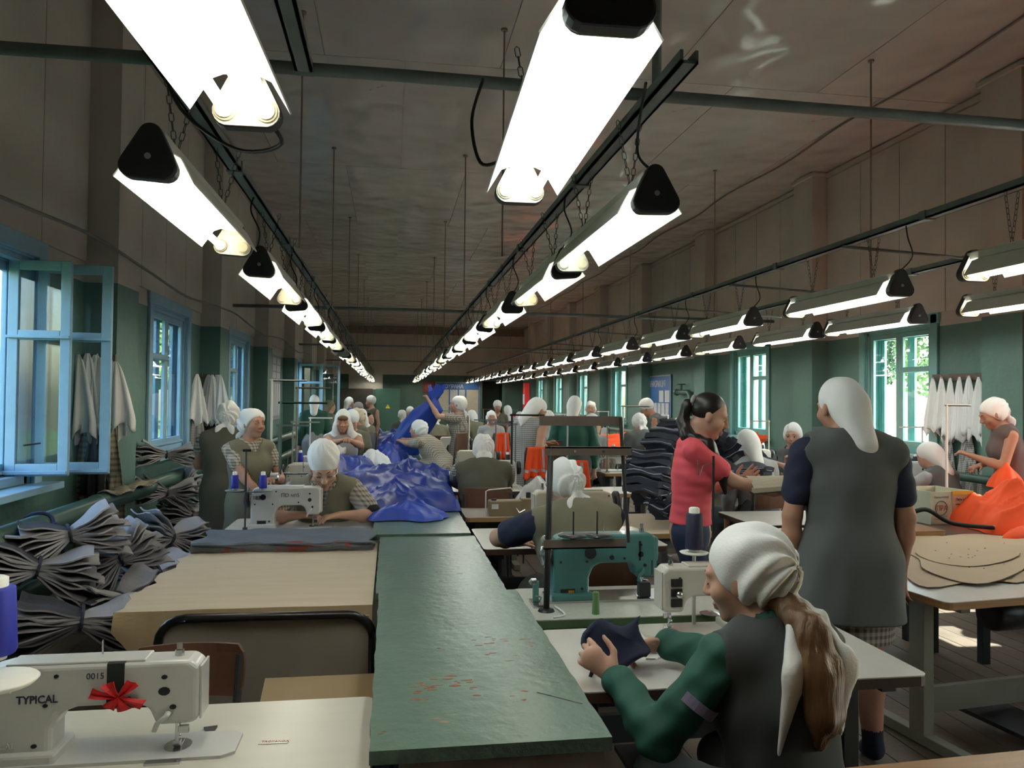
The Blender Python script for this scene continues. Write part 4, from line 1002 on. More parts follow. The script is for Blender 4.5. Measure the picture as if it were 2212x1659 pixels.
def machine(key, m, x, y, z, rz, label, s=1.0, skip=(), group=None, few=False):
    R = mach_meshes(key, m); t = thing('sewing_machine', label, 'sewing machine', (x, y, z), rz, group); t.scale = (s, s, s)
    for k, me in R.items():
        if k in skip or (few and (k in ('shaft', 'thread_guide', 'spool_pin', 'lifting_lever', 'needle_plate', 'top_cover', 'tension_dial') or 'screw' in k)): continue
        put(me, 'screw' if 'screw' in k else k, t)
    return t
SP = {}
def spool(x, y, z, m, label, h=.13, r=.03, group=None):
    key = (m.name, h, r)
    if key not in SP:
        a = MB().lathe([(r*.95, .012), (r*1.02, .02), (r*.9, h-.01), (r*.8, h-.006)], n=18); b = MB().lathe([(r*.6, 0), (r*.6, h+.012), (r*.42, h+.016)], n=14)
        A = a.mesh('thread'); A.materials.append(m); B_ = b.mesh('core'); B_.materials.append(M_shade)
        for q in (A, B_): q.polygons.foreach_set('use_smooth', [len(p.vertices) < 5 for p in q.polygons])
        SP[key] = (A, B_)
    t = thing('thread_spool', label, 'spool', (x, y, z), 0, group); put(SP[key][0], 'thread', t); put(SP[key][1], 'core', t); return t
TSM = {}
def thread_stand(x, y, z, label, h=.55, arm=.30, m=None, rz=0, group=None, tray=True, thick=.008):
    m = m or M_legp; key = (h, arm, m.name, tray, thick)
    if key not in TSM:
        q = {}
        q['pole'] = MB().cyl((0, 0, 0), (0, 0, h), thick, 8)
        b = MB().b2((-.02, -.005, h-.018), (arm, .005, h-.010)); b.b2((-.02, -.005, h-.018), (arm, -.002, h-.002))
        q['arm'] = b
        q['base'] = MB().lathe([(.032, 0), (.032, .006), (.016, .012), (.014, .03)], n=12)
        if tray:
            q['tray'] = MB().b2((-.02, -.012, h*.30), (arm*.95, .012, h*.30+.012)).lathe([(.045, h*.30+.012), (.048, h*.30+.016), (.03, h*.30+.022)], (arm*.3, 0, 0), 16).lathe([(.045, h*.30+.012), (.048, h*.30+.016), (.03, h*.30+.022)], (arm*.8, 0, 0), 16)
            q['pin'] = MB().cyl((arm*.3, 0, h*.3), (arm*.3, 0, h*.3+.15), .003, 6).cyl((arm*.8, 0, h*.3), (arm*.8, 0, h*.3+.15), .003, 6)
        TSM[key] = {}
        for k, b in q.items():
            me = b.mesh(k); me.materials.append(m); TSM[key][k] = me
    t = thing('thread_stand', label, 'thread stand', (x, y, z), rz, group)
    for k, me in TSM[key].items(): put(me, k, t)
    return t
M_tblue = mat('blue_thread', (.015, .025, .36), .55, var=.15, vscale=60, stretch=(1, 1, 12))
M_tblack = mat('black_thread', (.012, .012, .02), .55, var=.15, vscale=60)
M_tnavy = mat('navy_thread', (.015, .015, .05), .55, var=.15, vscale=60)
CH = {}
def chair(x, y, rz, label, m=None, h=.44, group=None):
    m = m or mat('brown_chair_ply', (.12, .052, .028), .5, var=.2, wear=(.24, .15, .09), wscale=12, wthr=.70)
    if 'c' not in CH:
        q = dict(seat=bvl(MB().b2((-.20, -.19, h-.025), (.20, .20, h)), .01), backrest=MB().grid(lambda u, v: ((u-.5)*.40*(1-.12*(2*abs(v-.5))**4), -.20-.03*(1-(2*u-1)**2)-.03*v, .64+.20*v), 8, 6, .015))
        for i, (sx, sy) in enumerate(((-1, -1), (1, -1), (-1, 1), (1, 1))):
            q['leg%d' % i] = MB().tube([(sx*.16, sy*.16, h-.02), (sx*.18, sy*.18, 0.0065)], .015, 8) if sy > 0 else MB().tube([(sx*.18, -.22, .80), (sx*.17, -.17, h), (sx*.19, -.20, 0.0065)], .015, 8)
        CH['c'] = {}
        for k, b in q.items():
            me = b.mesh(k); me.materials.append(M_legd if 'leg' in k else m); CH['c'][k] = me
    t = thing('chair', label, 'chair', (x, y, 0), rz, group)
    for k, me in CH['c'].items(): put(me, 'leg' if 'leg' in k else k, t)
    return t

# ------------------------------------------------------------------ green worktable down the middle: slabs end to end on a timber base
gt = thing('green_worktable', 'long green painted worktable with chipped paint running down the room', 'table', (0, 0, 0))
segs = [(1.83, 3.30, -.04, .545, .78), (3.305, 4.64, -.055, .505, .778), (4.66, 6.0, -.10, .49, .79), (6.01, 7.6, -.10, .49, .787), (7.61, 9.9, -.11, .48, .79), (9.91, 12.4, -.12, .47, .785), (12.41, 16, -.12, .46, .785)]
for k, (a, c, x0, x1, z) in enumerate(segs):
    n = 26; jag = lambda t, s_: .003*math.sin(t*37+s_)+.002*math.sin(t*91+2*s_)
    P = [(x0+jag(q/n, k)*.6, a+(c-a)*q/n) for q in range(n+1)]+[(x1+jag(q/n, k+5)*.6, c+(a-c)*q/n) for q in range(n+1)]
    sb = MB().m(0).prism(P[::-1], z-.001, z, 'XY'); sb.m(1).prism(P[::-1], z-.033, z-.001, 'XY')
    sb.build('slab', [M_greenp, M_greene], gt)
    MB().b2((x0+.07, a+.02, z-.115), (x1-.015, a+.06, z-.034)).build('apron', mat('bare_pinkish_board', (.35, .27, .235), .7, var=.15, vscale=5, stretch=(4, 1, 1)), gt)
    MB().b2((x0+.07, c-.06, z-.115), (x1-.03, c-.02, z-.034)).build('apron', MATS['bare_pinkish_board'], gt)
    for sx in (x0+.10, x1-.07):
        MB().b2((sx-.03, a+.06, 0.0065), (sx+.03, a+.12, z-.034)).build('leg', M_legd, gt); MB().b2((sx-.03, c-.12, 0.0065), (sx+.03, c-.06, z-.034)).build('leg', M_legd, gt)
M_chip = mat('bare_red_primer', (.34, .10, .055), .7, var=.3, vscale=40)
M_chipb = mat('bare_board_chip', (.36, .27, .17), .7, var=.2, vscale=40)
rg = random.Random(3)
for (cx, cy, n, sp, m) in ((.13, 2.22, 26, .055, M_chip), (.33, 2.5, 10, .09, M_chip), (.02, 3.95, 9, .12, M_chipb), (.44, 2.6, 8, .05, M_chip), (.0, 1.93, 3, .02, M_chip), (.2, 4.2, 8, .14, M_chipb), (.12, 2.0, 4, .03, M_chipb), (.3, 3.6, 6, .12, M_chipb), (.4, 2.1, 3, .04, M_chip)):
    for k in range(n):
        x, y = cx+rg.gauss(0, sp), cy+rg.gauss(0, sp*.8)
        if not (-.02 < x < .48): continue
        r1, r2 = rg.uniform(.004, .016), rg.uniform(.002, .006); ph = rg.random()*6
        P = [(x+r1*(1+.4*math.sin(a*3+ph))*math.cos(a), y+r2*(1+.4*math.sin(a*2+ph))*math.sin(a)) for a in np.linspace(0, 2*PI, 10)[:-1]]
        zt_ = next(z for a, c, _, _, z in segs if a-.01 <= y <= c+.02)
        MB().prism(P, zt_-.0005, zt_+.0004, 'XY').build('paint_chip', m, gt)
zig = [(.415+.012*k+(.022 if k % 2 else 0), 2.115-.011*k-(0 if k % 2 else -.018), .7806) for k in range(8)]
MB().tube(zig, .0013, 4).build('pencil_zigzag', M_txt, gt)

# ------------------------------------------------------------------ left row
Z1 = .68
rect_table('sewing_table', 'white sewing table holding the white machine with red ribbon', -.60, 1.83, 1.12, 1.20, Z1, M_white, M_edgew, rz=0)
nd = W(385, 1606, z=Z1+.012)
m1 = machine('white', M_mwhite, nd.x, nd.y, Z1+.0, PI, 'white sewing machine with black band and red ribbon on the white table', .90); m1.scale = (1.22, .9, .9)
text('TYPICAL', .030, M_txt, m1, (.305, .0535, .168), (PI/2, 0, PI), bold=.0006, sx=.68)
text('0015', .024, M_txt, m1, (.173, .0535, .228), (PI/2, 0, PI), sx=.74)
text('TYPICAL', .024, M_mwhite, m1, (.370, .0535, .045), (PI/2, 0, PI), ext=.0012, sx=.7)
band = MB().grid(lambda u, v: [(lambda t: (.098+.034*v-.012*math.sin(t*3)*0, p[0], p[1]))(0) for p in [(lambda q: ((.0555*math.copysign(1, math.sin(q)) if abs(math.cos(q)) < .72 else .0775*math.sin(q)), .208+(.0615*math.copysign(1, math.cos(q)) if abs(math.cos(q)) >= .72 else .0855*math.cos(q))))(2*PI*u)]][0], 32, 2, .002)
band.build('black_band', mat('black_cloth_band', (.02, .025, .025), .9, var=.2), m1)
rib = MB()
for a, ln in ((.3, .055), (1.1, .045), (2.2, .05), (3.6, .055), (4.4, .04), (5.3, .035)):
    rib.grid(lambda u, v, a=a, ln=ln: (.108+u*ln*math.cos(a)+(v-.5)*.022*(.3+u)*math.sin(a), .060+.010*math.sin(u*2.5)+.005*math.sin(v*7+a), .178+u*ln*math.sin(a)-(v-.5)*.022*(.3+u)*math.cos(a)), 5, 3, .0012)
rib.build('red_ribbon', mat('red_ribbon_cloth', (.62, .012, .015), .6, var=.1), m1)
# the corner plate, screws and price label on the table
tag(MB().prism([(W(440, 1575, z=Z1).x, W(440, 1575, z=Z1).y), (W(470, 1571, z=Z1).x, W(470, 1571, z=Z1).y), (W(462, 1583, z=Z1).x, W(462, 1583, z=Z1).y), (W(445, 1584, z=Z1).x, W(445, 1584, z=Z1).y)], Z1+.0005, Z1+.006, 'XY').build('corner_clip', M_steeld), 'small dark clip beside the bed of the white machine', 'clip')
a = W(352, 1648, z=Z1); tag(MB().box((a.x, a.y, Z1+.003), (.085, .028, .006)).build('slide_plate', M_steel), 'small steel plate set in the white table before the machine', 'plate')
a = W(560, 1604, z=Z1); lb = thing('table_sticker', 'small worn sticker with red print on the white table', 'sticker', (a.x, a.y, Z1+.0006), -.05)
MB().b2((0, -.012, 0), (.075, .012, .0008)).build('sticker_film', mat('clear_sticker', (.58, .555, .48), .2, var=.05), lb); text('TROYANDA', .013, mat('red_print', (.45, .06, .05), .5, var=0), lb, (.006, -.004, .0009), (0, 0, 0))
sp1 = spool(W(-16, 1400, y=1.80).x, 1.80, W(-16, 1424, y=1.80).z, M_tblue, 'large blue thread spool above the white machine with red ribbon', .16, .045)
ts = thing('thread_stand', 'white thread stand with round dish at the white machine with red ribbon', 'thread stand', (W(-8, 1460, y=1.72).x, 1.72, Z1)); zq = W(-8, 1470, y=1.72).z-Z1; MB().cyl((-.1, 0, 0), (-.1, 0, .62), .009, 8).build('pole', M_shade, ts); MB().lathe([(.02, zq-.015), (.07, zq-.008), (.078, zq), (.074, zq+.003)], (.0, 0, 0), 24).build('dish', M_shade, ts, True); MB().b2((-.1, -.01, zq-.025), (0.03, .01, zq-.015)).build('arm', M_shade, ts)
# second table: covered in brown card, flap hanging at the front
t2 = rect_table('card_covered_table', 'wide table covered in worn brown card with a torn front flap', -.56, 3.92, .94, 1.34, .745, M_board, M_boardd, legs='4', m_leg=M_legd)
def card(u, v):
    x = -.505+1.0*u; y = -.69+1.36*v
    e = .018*math.sin(v*23)+.012*math.sin(v*57) if u < .02 else 0
    return (x+e, y, .752+.004*wob(x*4, y*3))
MB().grid(card, 26, 20, .004).build('card_sheet', M_board, t2)
def flap(u, v):
    x = -.50+.995*u; d = (.20+.05*math.sin(u*9))*(1 if u > .13 else .35+u*4)
    return (x, -.692-.015*v-.02*math.sin(v*PI)*.5-.03*(v*v)*wob(u*3, 1), .752-d*v*1.05)
MB().grid(flap, 24, 8, .004).build('card_flap', M_boardd, t2)
bx = thing('tube_frame_bench', 'black tube frame with grey brown board standing under the card covered table', 'bench', (-.47, 3.10, 0))
tp = [(.41, 0, .0065), (.41, 0, .66)]+[(.41-.10+.10*math.cos(a), 0, .66+.09*math.sin(a)) for a in np.linspace(0, PI/2, 6)]+[(-.29, 0, .755)]+[(-.29-.10*math.sin(a), 0, .665+.09*math.cos(a)) for a in np.linspace(0, PI/2, 6)]+[(-.39, 0, .66), (-.39, 0, .0065)]
MB().tube(tp, .017, 10).build('tube_frame', mat('black_enamel_tube', (.012, .012, .013), .3, .3, var=0), bx, True)
MB().grid(lambda u, v: (-.375+.77*u, .012+.015*math.sin(u*PI), .40+.34*v), 10, 6, .008).build('back_board', mat('grey_brown_board', (.27, .235, .195), .7, var=.15, vscale=4), bx)
chair(W(402, 1440, y=2.80).x, 2.62, PI, 'brown plywood chair with scratched back behind the white machine').scale = (.95, 1, .87)
# cardboard box on the floor under the tables
def carton(name, label, x, y, z, w_, d, h, m, rz=0, flaps=True, open_=True, cat='box'):
    t = thing(name, label, cat, (x, y, z), rz); e = .006
    MB().b2((-w_/2, -d/2, 0), (w_/2, d/2, e)).build('bottom', m, t)
    for nm, lo, hi in (('side', (-w_/2, -d/2, e), (-w_/2+e, d/2, h)), ('side', (w_/2-e, -d/2, e), (w_/2, d/2, h)), ('side', (-w_/2+e, -d/2, e), (w_/2-e, -d/2+e, h)), ('side', (-w_/2+e, d/2-e, e), (w_/2-e, d/2, h))): MB().b2(lo, hi).build(nm, m, t)
    if flaps:
        for k, (ax, sg) in enumerate((('x', -1), ('x', 1), ('y', -1), ('y', 1))):
            L_ = d if ax == 'x' else w_; a = (1.9, 2.2, .35, 1.2)[k]; D_ = .13
            def fl(u, v, ax=ax, sg=sg, L_=L_, a=a):
                o = sg*((w_ if ax == 'x' else d)/2)+sg*D_*v*math.sin(a); q = (u-.5)*L_; zz = h+D_*v*math.cos(a)
                return (o, q, zz) if ax == 'x' else (q, o, zz)
            MB().grid(fl, 2, 2, .005).build('flap', m, t)
    return t
carton('cardboard_box', 'open brown cardboard box on the floor beside the green worktable', -.25, 2.72, .0065, .40, .30, .50, M_boardd)
# layered cloth cover on the third table, and its machine
t3 = rect_table('sewing_table', 'sewing table with patched grey cloth pad where the woman in glasses sews', -.57, 5.11, .94, .96, .755, M_white, M_edgew, m_leg=M_legd)
def pad(k):
    def f(u, v):
        x = -1.055+.96*u+.02*math.sin(v*9+k); y = 4.40+.50*v-.01*k+(.012*math.sin(u*14+k))
        lift = .012*wob(x*9, y*7, 1, k)
        return (x, y, .770+.010*k+lift*.35)
    return f
M_pad = mat('patched_grey_cloth', (.135, .145, .165), .8, var=.25, vscale=6, wear=(.30, .08, .08), wscale=6, wthr=.57, bump=.006, bscale=35)
pdt = thing('cloth_pad', 'patched grey and red layered cloth pad at the front of the sewing table', 'cloth', (0, 0, 0))
for k in range(4): MB().grid(pad(k), 40, 14, .007).build('cloth_layer', M_pad if k % 3 else mat('slate_cloth', (.10, .12, .15), .85, var=.2), pdt)
MB().grid(lambda u, v: (-1.06+.97*u, 4.395-.012*math.sin(v*PI)-.004*wob(u*30, v), .80-.05*v+.006*math.sin(u*25)), 36, 4, .006).build('cloth_fold', M_pad, pdt)
m3 = machine('white', M_mwhite, -.49, 5.16, .757, PI, 'white sewing machine with dark hand lettering in front of the woman in glasses', 1.0)
text('ПD чп5', .034, M_txt, m3, (.20, .0535, .205), (PI/2, 0, PI)); text('183', .034, M_txt, m3, (.375, .0535, .19), (PI/2, 0, PI))
MB().cyl((.31, .052, .205), (.31, .0555, .205), .018, 14).build('round_cover', M_rub, m3); MB().b2((.29, .052, .03), (.345, .0545, .055)).build('maker_plate', M_steeld, m3)
tsx = W(540, 1065, y=5.0).x
t4 = thread_stand(tsx-.03, 5.02, .757, 'dark thread stand with two discs at the lettered white machine', .52, .03, M_legd, 0, tray=False, thick=.006)
for k, px in enumerate((507, 568)):
    q = W(px, 1062, y=5.02); MB().lathe([(.01, 0), (.055, .003), (.060, .008), (.056, .010)], (q.x-(tsx-.03), 0, q.z-.757), 20).build('disc', M_legb, t4, True)
    spool(q.x, 5.02, q.z+.010, M_tblue, ('blue thread spool on the thread stand beside the smiling woman', 'blue thread spool on the thread stand above the lettered white machine')[k], .10, .024)
MB().b2((W(507, 1062, y=5.02).x-(tsx-.03), -.006, W(507, 1062, y=5.02).z-.757-.006), (W(568, 1062, y=5.02).x-(tsx-.03), .006, W(507, 1062, y=5.02).z-.757)).build('disc_arm', M_legb, t4)

# ------------------------------------------------------------------ right row
ZR1 = .74
rect_table('sewing_table', 'white sewing table where the woman in green jacket sews', 1.13, 2.53, 1.14, .62, ZR1, M_whiteR, M_edgeb, m_leg=M_legd)
nd = W(1452, 1362, z=ZR1+.01)
m5 = machine('white2', mat('machine_off_white', (.55, .53, .47), .32, var=.04), nd.x, nd.y+.02, ZR1, 0, 'off white sewing machine in front of the woman in green jacket', .92)
MB().lathe([(.02, 0), (.066, .004), (.070, .010), (.070, .024), (.060, .028)], (.415, 0, .195), 24, 'X').build('wheel_rim', M_steel, m5, True)
for k, (yy, zz) in enumerate(((-.055, .21), (-.055, .17), (-.056, .13))): MB().box((.005, yy, zz), (.045, .012, .03)).build('lever_block', M_rub, m5)
tag(MB().lathe([(.028, 0), (.040, .004), (.044, .010), (.03, .014), (.012, .018)], (W(1535, 1330, z=ZR1).x, W(1535, 1330, z=ZR1).y, ZR1+.0005), 18).build('bobbin_case', M_steel), 'round steel bobbin case lying under the off white machine', 'bobbin')
spool(W(1515, 1200, y=2.75).x, 2.82, W(1515, 1200, y=2.75).z, M_tnavy, 'tall black thread cone above the off white machine', .155, .034)
ts5 = thing('thread_stand', 'white dish thread stand behind the off white machine', 'thread stand', (W(1515, 1200, y=2.75).x, 2.82, ZR1)); zz = W(1515, 1200, y=2.75).z-ZR1
MB().lathe([(.02, zz-.012), (.05, zz-.006), (.056, zz-.001), (.05, zz)], n=20).build('dish', M_shade, ts5, True); MB().cyl((0, 0, 0), (0, 0, zz-.01), .008, 8).build('pole', M_shade, ts5)
sc = tag(MB().tube([(W(px, py, z=ZR1+.004).x, W(px, py, z=ZR1+.004).y, ZR1+.004) for px, py in ((1380, 1418), (1400, 1412), (1420, 1412), (1430, 1418), (1415, 1424), (1395, 1424))], .0025, 6).build('scissors', M_steel), 'small steel scissors lying on the white sewing table', 'scissors')
# green-edged table with teal machine
rect_table('sewing_table', 'white speckled sewing table with green edge under the teal machine', 1.13, 3.20, 1.16, .50, .745, mat('speckled_white_top', (.50, .52, .47), .3, var=.10, vscale=60), mat('green_edge_paint', (.09, .16, .075), .5, var=.15), m_leg=M_legd)
nd = W(1385, 1281, z=.757)
m6 = machine('teal', M_mteal, nd.x, nd.y, .745, PI, 'teal sewing machine stencilled 1226 with steel handwheel', 1.04, skip=('top_cover',))
MB().b2((-.06, -.05, .150), (.04, .05, .256)).build('head_block', M_mteal, m6, bevel=.012)
text('1 2 2 6', .034, M_red, m6, (.325, .0535, .222), (PI/2, 0, PI), bold=.0006)
MB().cyl((.235, .052, .195), (.235, .057, .195), .024, 18).build('round_cover', M_rub, m6); MB().cyl((.145, .052, .175), (.145, .056, .175), .010, 12).build('round_cover', M_rub, m6)
MB().b2((.30, .052, .015), (.36, .055, .05)).build('maker_plate', M_steeld, m6); MB().b2((.303, .0552, .02), (.328, .056, .045)).build('orange_label', mat('orange_label', (.55, .22, .03), .5, var=.1), m6)
MB().b2((.02, .0525, .16), (.028, .0545, .24)).build('slot', M_rub, m6); MB().b2((-.03, .0525, .10), (-.026, .0545, .16)).build('slot', M_rub, m6)
MB().b2((-.02, .03, .01), (.03, .07, .07)).build('foot_block', M_steeld, m6, bevel=.006)
sx6 = W(1180, 1320, z=.745)
st6 = thing('thread_stand', 'heavy black upright with two brown steel arms beside the teal machine', 'thread stand', (sx6.x, sx6.y, .745))
top6 = W(1182, 965, y=sx6.y).z-.745
MB().tube([(0, 0, 0), (.012, .0, top6)], .0125, 10).build('pole', M_rub, st6, True); MB().lathe([(.035, 0), (.03, .008), (.014, .012)], n=14).build('base', M_steeld, st6)
M_brst = mat('brown_steel_angle', (.15, .115, .10), .5, .3, var=.2)
ar = MB().b2((-.012, -.012, top6-.035), (.35, -.006, top6)).b2((-.012, -.012, top6-.006), (.35, .012, top6)); ar.build('upper_arm', M_brst, st6)
zl = W(1182, 1175, y=sx6.y).z-.745
MB().b2((-.016, -.014, zl-.02), (.33, .014, zl-.014)).b2((-.016, -.014, zl-.02), (.33, -.009, zl+.018)).build('lower_arm', M_brst, st6)
for k, xx in enumerate((.11, .21)):
    MB().cyl((xx, 0, zl-.014), (xx, 0, zl+.13), .0035, 8).build('pin', M_steeld, st6)
    MB().lathe([(.012, zl+.0), (.014, zl+.02), (.062, zl+.03), (.064, zl+.033), (.02, zl+.036)], (xx, 0, 0), 20).build('disc', M_steeld, st6, True)
for xx in (.11, .23): MB().cyl((xx, -.013, top6-.018), (xx, -.016, top6-.018), .005, 8).build('rivet', M_steel, st6)
MB().tube([(.345, 0, zl), (.33, 0.02, zl+.25), (.315, .03, top6+.12)], .008, 8).build('rear_pole', M_rub, st6)
MB().b2((-.03, .028, top6+.085), (.32, .036, top6+.125)).build('rear_arm', M_brst, st6)
bw = thing('bobbin_winder', 'small teal and steel bobbin winder on the speckled table', 'bobbin winder', (W(1160, 1310, z=.745).x, W(1160, 1310, z=.745).y+.02, .745))
MB().b2((-.02, -.05, 0), (.02, .06, .012)).build('base', M_steel, bw); MB().b2((-.012, .0, .012), (.012, .025, .10)).build('upright', M_mteal, bw, bevel=.004); MB().lathe([(.004, -.03), (.014, -.02), (.014, 0), (.004, .01)], (0, .01, .095), 12, 'X').build('spindle', M_steel, bw); MB().tube([(0, -.03, .012), (.015, -.035, .04), (-.01, -.03, .05)], .004, 6).build('lever', M_steel, bw)
tag(MB().lathe([(.016, 0), (.013, .085), (.010, .088)], (W(1287, 1326, z=.745).x, W(1287, 1326, z=.745).y, .7455), 14).build('thread_core', mat('green_plastic_core', (.12, .24, .09), .5, var=.15)), 'empty green plastic thread core standing on the speckled table', 'core')
cable([(W(1190, 1300, z=.75).x, 3.12, .752), (W(1215, 1320, z=.75).x, 3.0, .750), (W(1195, 1332, z=.75).x, 2.965, .749)], 'grey cord lying on the speckled table beside the black upright', .0045, None, M_shade)
# P4's table with cream machine
rect_table('sewing_table', 'white sewing table with brown edge where the woman in khaki vest sits', 1.08, 4.70, 1.10, .70, .75, M_whiteR, M_edgeb, m_leg=M_legd)
m7 = machine('cream', M_mcream, .92, 4.62, .75, 0, 'cream sewing machine with black handwheel beside the woman in khaki vest', 1.12)
MB().b2((.29, -.056, .06), (.34, -.052, .18)).build('black_panel', M_rub, m7)
# next table with the tan machine and wire rest
rect_table('sewing_table', 'white sewing table with plywood edge under the tan machine', .96, 5.78, .84, .50, .75, M_whiteR, M_edgew, m_leg=M_legd)
q = W(1095, 1112, z=.755)
tb = thing('small_machine', 'boxy tan sewing machine head on the table before the seated back', 'sewing machine', (q.x, q.y, .75))
MB().b2((-.14, -.05, .0), (.13, .05, .115)).build('body', M_mbrown, tb, bevel=.01); MB().b2((.10, -.055, .0), (.20, .045, .13)).build('head', M_mbrown, tb, bevel=.008); MB().b2((-.12, -.052, .055), (-.07, -.0495, .09)).build('maker_plate', M_shade, tb); MB().cyl((-.10, -.02, .115), (-.10, -.02, .125), .02, 12).build('cap', M_steeld, tb)
MB().tube([(.06, -.06, .06), (.08, -.075, .03), (.12, -.07, .05), (.13, -.07, .02)], .006, 6).build('lever', M_steel, tb); MB().b2((.14, -.03, .13), (.17, .0, .17)).build('knob', M_steeld, tb)
wr_ = tag(MB().tube([(q.x-.16, q.y-.02, .751), (q.x-.16, q.y-.02, .93), (q.x-.14, q.y-.02, .94), (q.x+.03, q.y+.02, .95), (q.x+.04, q.y+.02, .935)], .005, 8).build('wire_rest', M_shade), 'bent white wire rest standing beside the tan machine', 'wire')
# ================================================================== pipes, bundles, cloth, wall things
M_pipe = mat('green_pipe_paint', (.060, .125, .10), .32, var=.12, vscale=6)
def pipe_run(x, z, r, y0, y1, label, m=M_pipe, brackets=()):
    t = thing('heating_pipe', label, 'pipe', (x, y0, z)); L_ = y1-y0
    MB().cyl((0, 0, 0), (0, L_, 0), r, 20).build('pipe', m, t, True)
    for yy in np.arange(1.2, L_, 3.75):
        MB().lathe([(r*1.0, -.03), (r*1.10, -.02), (r*1.10, .02), (r, .03)], (0, yy, 0), 20, 'Y').build('weld_collar', m, t, True)
    return t
pipe_run(-2.09, .81, .07, 1.0, YF-.1, 'upper thick green heating pipe along the left wall')
pipe_run(-2.09, .43, .07, 1.0, YF-.1, 'lower thick green heating pipe along the left wall')
pipe_run(5.92, .84, .045, 1.0, YF-.1, 'upper green heating pipe along the right wall')
pipe_run(5.92, .55, .045, 1.0, YF-.1, 'lower green heating pipe along the right wall')
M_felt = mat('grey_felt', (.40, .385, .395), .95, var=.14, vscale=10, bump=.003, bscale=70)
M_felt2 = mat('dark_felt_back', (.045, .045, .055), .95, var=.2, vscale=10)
M_den = mat('navy_quilted_cloth', (.018, .022, .038), .8, var=.25, vscale=8)
M_dene = mat('pale_cut_edge', (.42, .44, .55), .9, var=.15)
LAY = {}
def layer_mesh(key, seed, m1, m2, L_, D_, th, edge):
    if key in LAY: return LAY[key]
    r = random.Random(seed); a, b_, c = r.random()*6, r.random()*6, r.random()*6
    def f(u, v):
        x = (u-.5)*2; y = (v-.5)
        return (x*L_*(1+.10*math.sin(v*6+a)), y*D_*(.72+.28*abs(x)**.8)*(1+.12*math.sin(x*4+b_)), .020*math.sin(x*5+a+y*3)*abs(x)+.014*math.sin(x*9+c+y*5)+.018*math.sin(v*7+b_)*abs(x))
    g = MB(); g.m(0); g.grid(f, 12, 5, th); n = 12*5
    g.mi = [0]*n+[1]*n+[2]*(len(g.f)-2*n)
    me = g.mesh('layer')
    for q in (m1, m2, edge): me.materials.append(q)
    LAY[key] = me; return me
def bundle(label, x, y, z, rz, n, H_, L_, D_, kind='felt', seed=0, tilt=0.0, group=None, cat='cloth bundle', fan=1.0):
    """a stack of cut pieces tied round the middle so the ends fan out"""
    t = thing('cloth_bundle', label, cat, (x, y, z), rz, group); r = random.Random(seed)
    for k in range(n):
        f = (k+.5)/n-.5; v = (seed+k) % 5
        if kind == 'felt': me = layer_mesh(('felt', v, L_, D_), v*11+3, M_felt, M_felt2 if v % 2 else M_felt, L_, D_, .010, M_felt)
        else: me = layer_mesh(('den', v, L_, D_), v*11+3, M_den, M_den, L_, D_, .012, M_dene)
        for hs_ in (0,):
            o = bpy.data.objects.new('layer', me); COL.objects.link(o); o.parent = t
            o.location = (r.uniform(-.015, .015), r.uniform(-.02, .02), H_*.5+f*H_*.62+.012)
            o.rotation_euler = (r.uniform(-.06, .06), f*-.0+r.uniform(-.05, .05)+tilt, r.uniform(-.10, .10)+(PI if k % 2 else 0))
            # fan: bend each sheet up or down away from the tied waist
            o.scale = (r.uniform(.88, 1.05), r.uniform(.9, 1.05), 1+fan*abs(f)*2)
    w_ = MB().tube([(.012*math.cos(a)*0+0, (D_*.40)*math.cos(a), H_*.5+.012+(H_*.36)*math.sin(a)) for a in np.linspace(0, 2*PI, 17)], .008, 6, False)
    w_.build('tie', mat('tie_strip', (.05, .055, .08), .9, var=.1), t)
    return t
FANM = {}
def fan_bundle(label, x, y, z, rz, n=11, L_=.26, D_=.16, H_=.30, kind='felt', seed=0, tilt=0, group=None):
    """same, seen with its layers spreading like a bow tie from the knot"""
    t = thing('cloth_bundle', label, 'cloth bundle', (x, y, z), rz, group); t.rotation_euler = (0, tilt, rz)
    for k in range(n):
        f = ((k+.5)/n-.5)*2
        for sd in (-1, 1):
            key = (kind, k % 11, n, sd, L_, D_, H_)
            if key not in FANM:
                r = random.Random(k*7+sd+seed*0); a = r.random()*6; b_ = r.random()*6; ln = L_*(r.uniform(.78, 1.08) if kind == 'felt' else (1.03 if k % 2 else 1.0)*(.9+.2*((k//2)*.37 % 1))); cu = r.uniform(-.10, .10)
                def fn(u, v):
                    x_ = sd*ln*u; z_ = H_*.5*f*(.16+.84*u**.85)+cu*ln*u*u+.012*math.sin(u*8+a)*u+.014*math.sin(v*6+b_)*u
                    return (x_, (v-.5)*D_*(.45+.55*min(1, u*1.7))*(1+.08*math.sin(u*7+b_)), z_+H_*.5)
                g = MB(); g.grid(fn, 9, 5, .009 if kind == 'felt' else (.004 if k % 2 else H_/n*1.5)); q = 45; g.mi = [0]*q+[1]*q+[2]*(len(g.f)-2*q)
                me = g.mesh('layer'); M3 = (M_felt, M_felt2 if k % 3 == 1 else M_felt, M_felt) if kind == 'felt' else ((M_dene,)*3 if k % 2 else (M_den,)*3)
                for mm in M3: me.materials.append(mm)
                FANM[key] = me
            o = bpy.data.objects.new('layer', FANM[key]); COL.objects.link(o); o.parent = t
    MB().tube([(0, (D_*.28)*math.cos(a), H_*.5+(H_*.14)*math.sin(a)) for a in np.linspace(0, 2*PI, 17)], .009, 6, False).build('tie', mat('tie_strip', (.05, .055, .08), .9, var=.1), t)
    return t
GB = 'grey felt bundles by the left pipes'
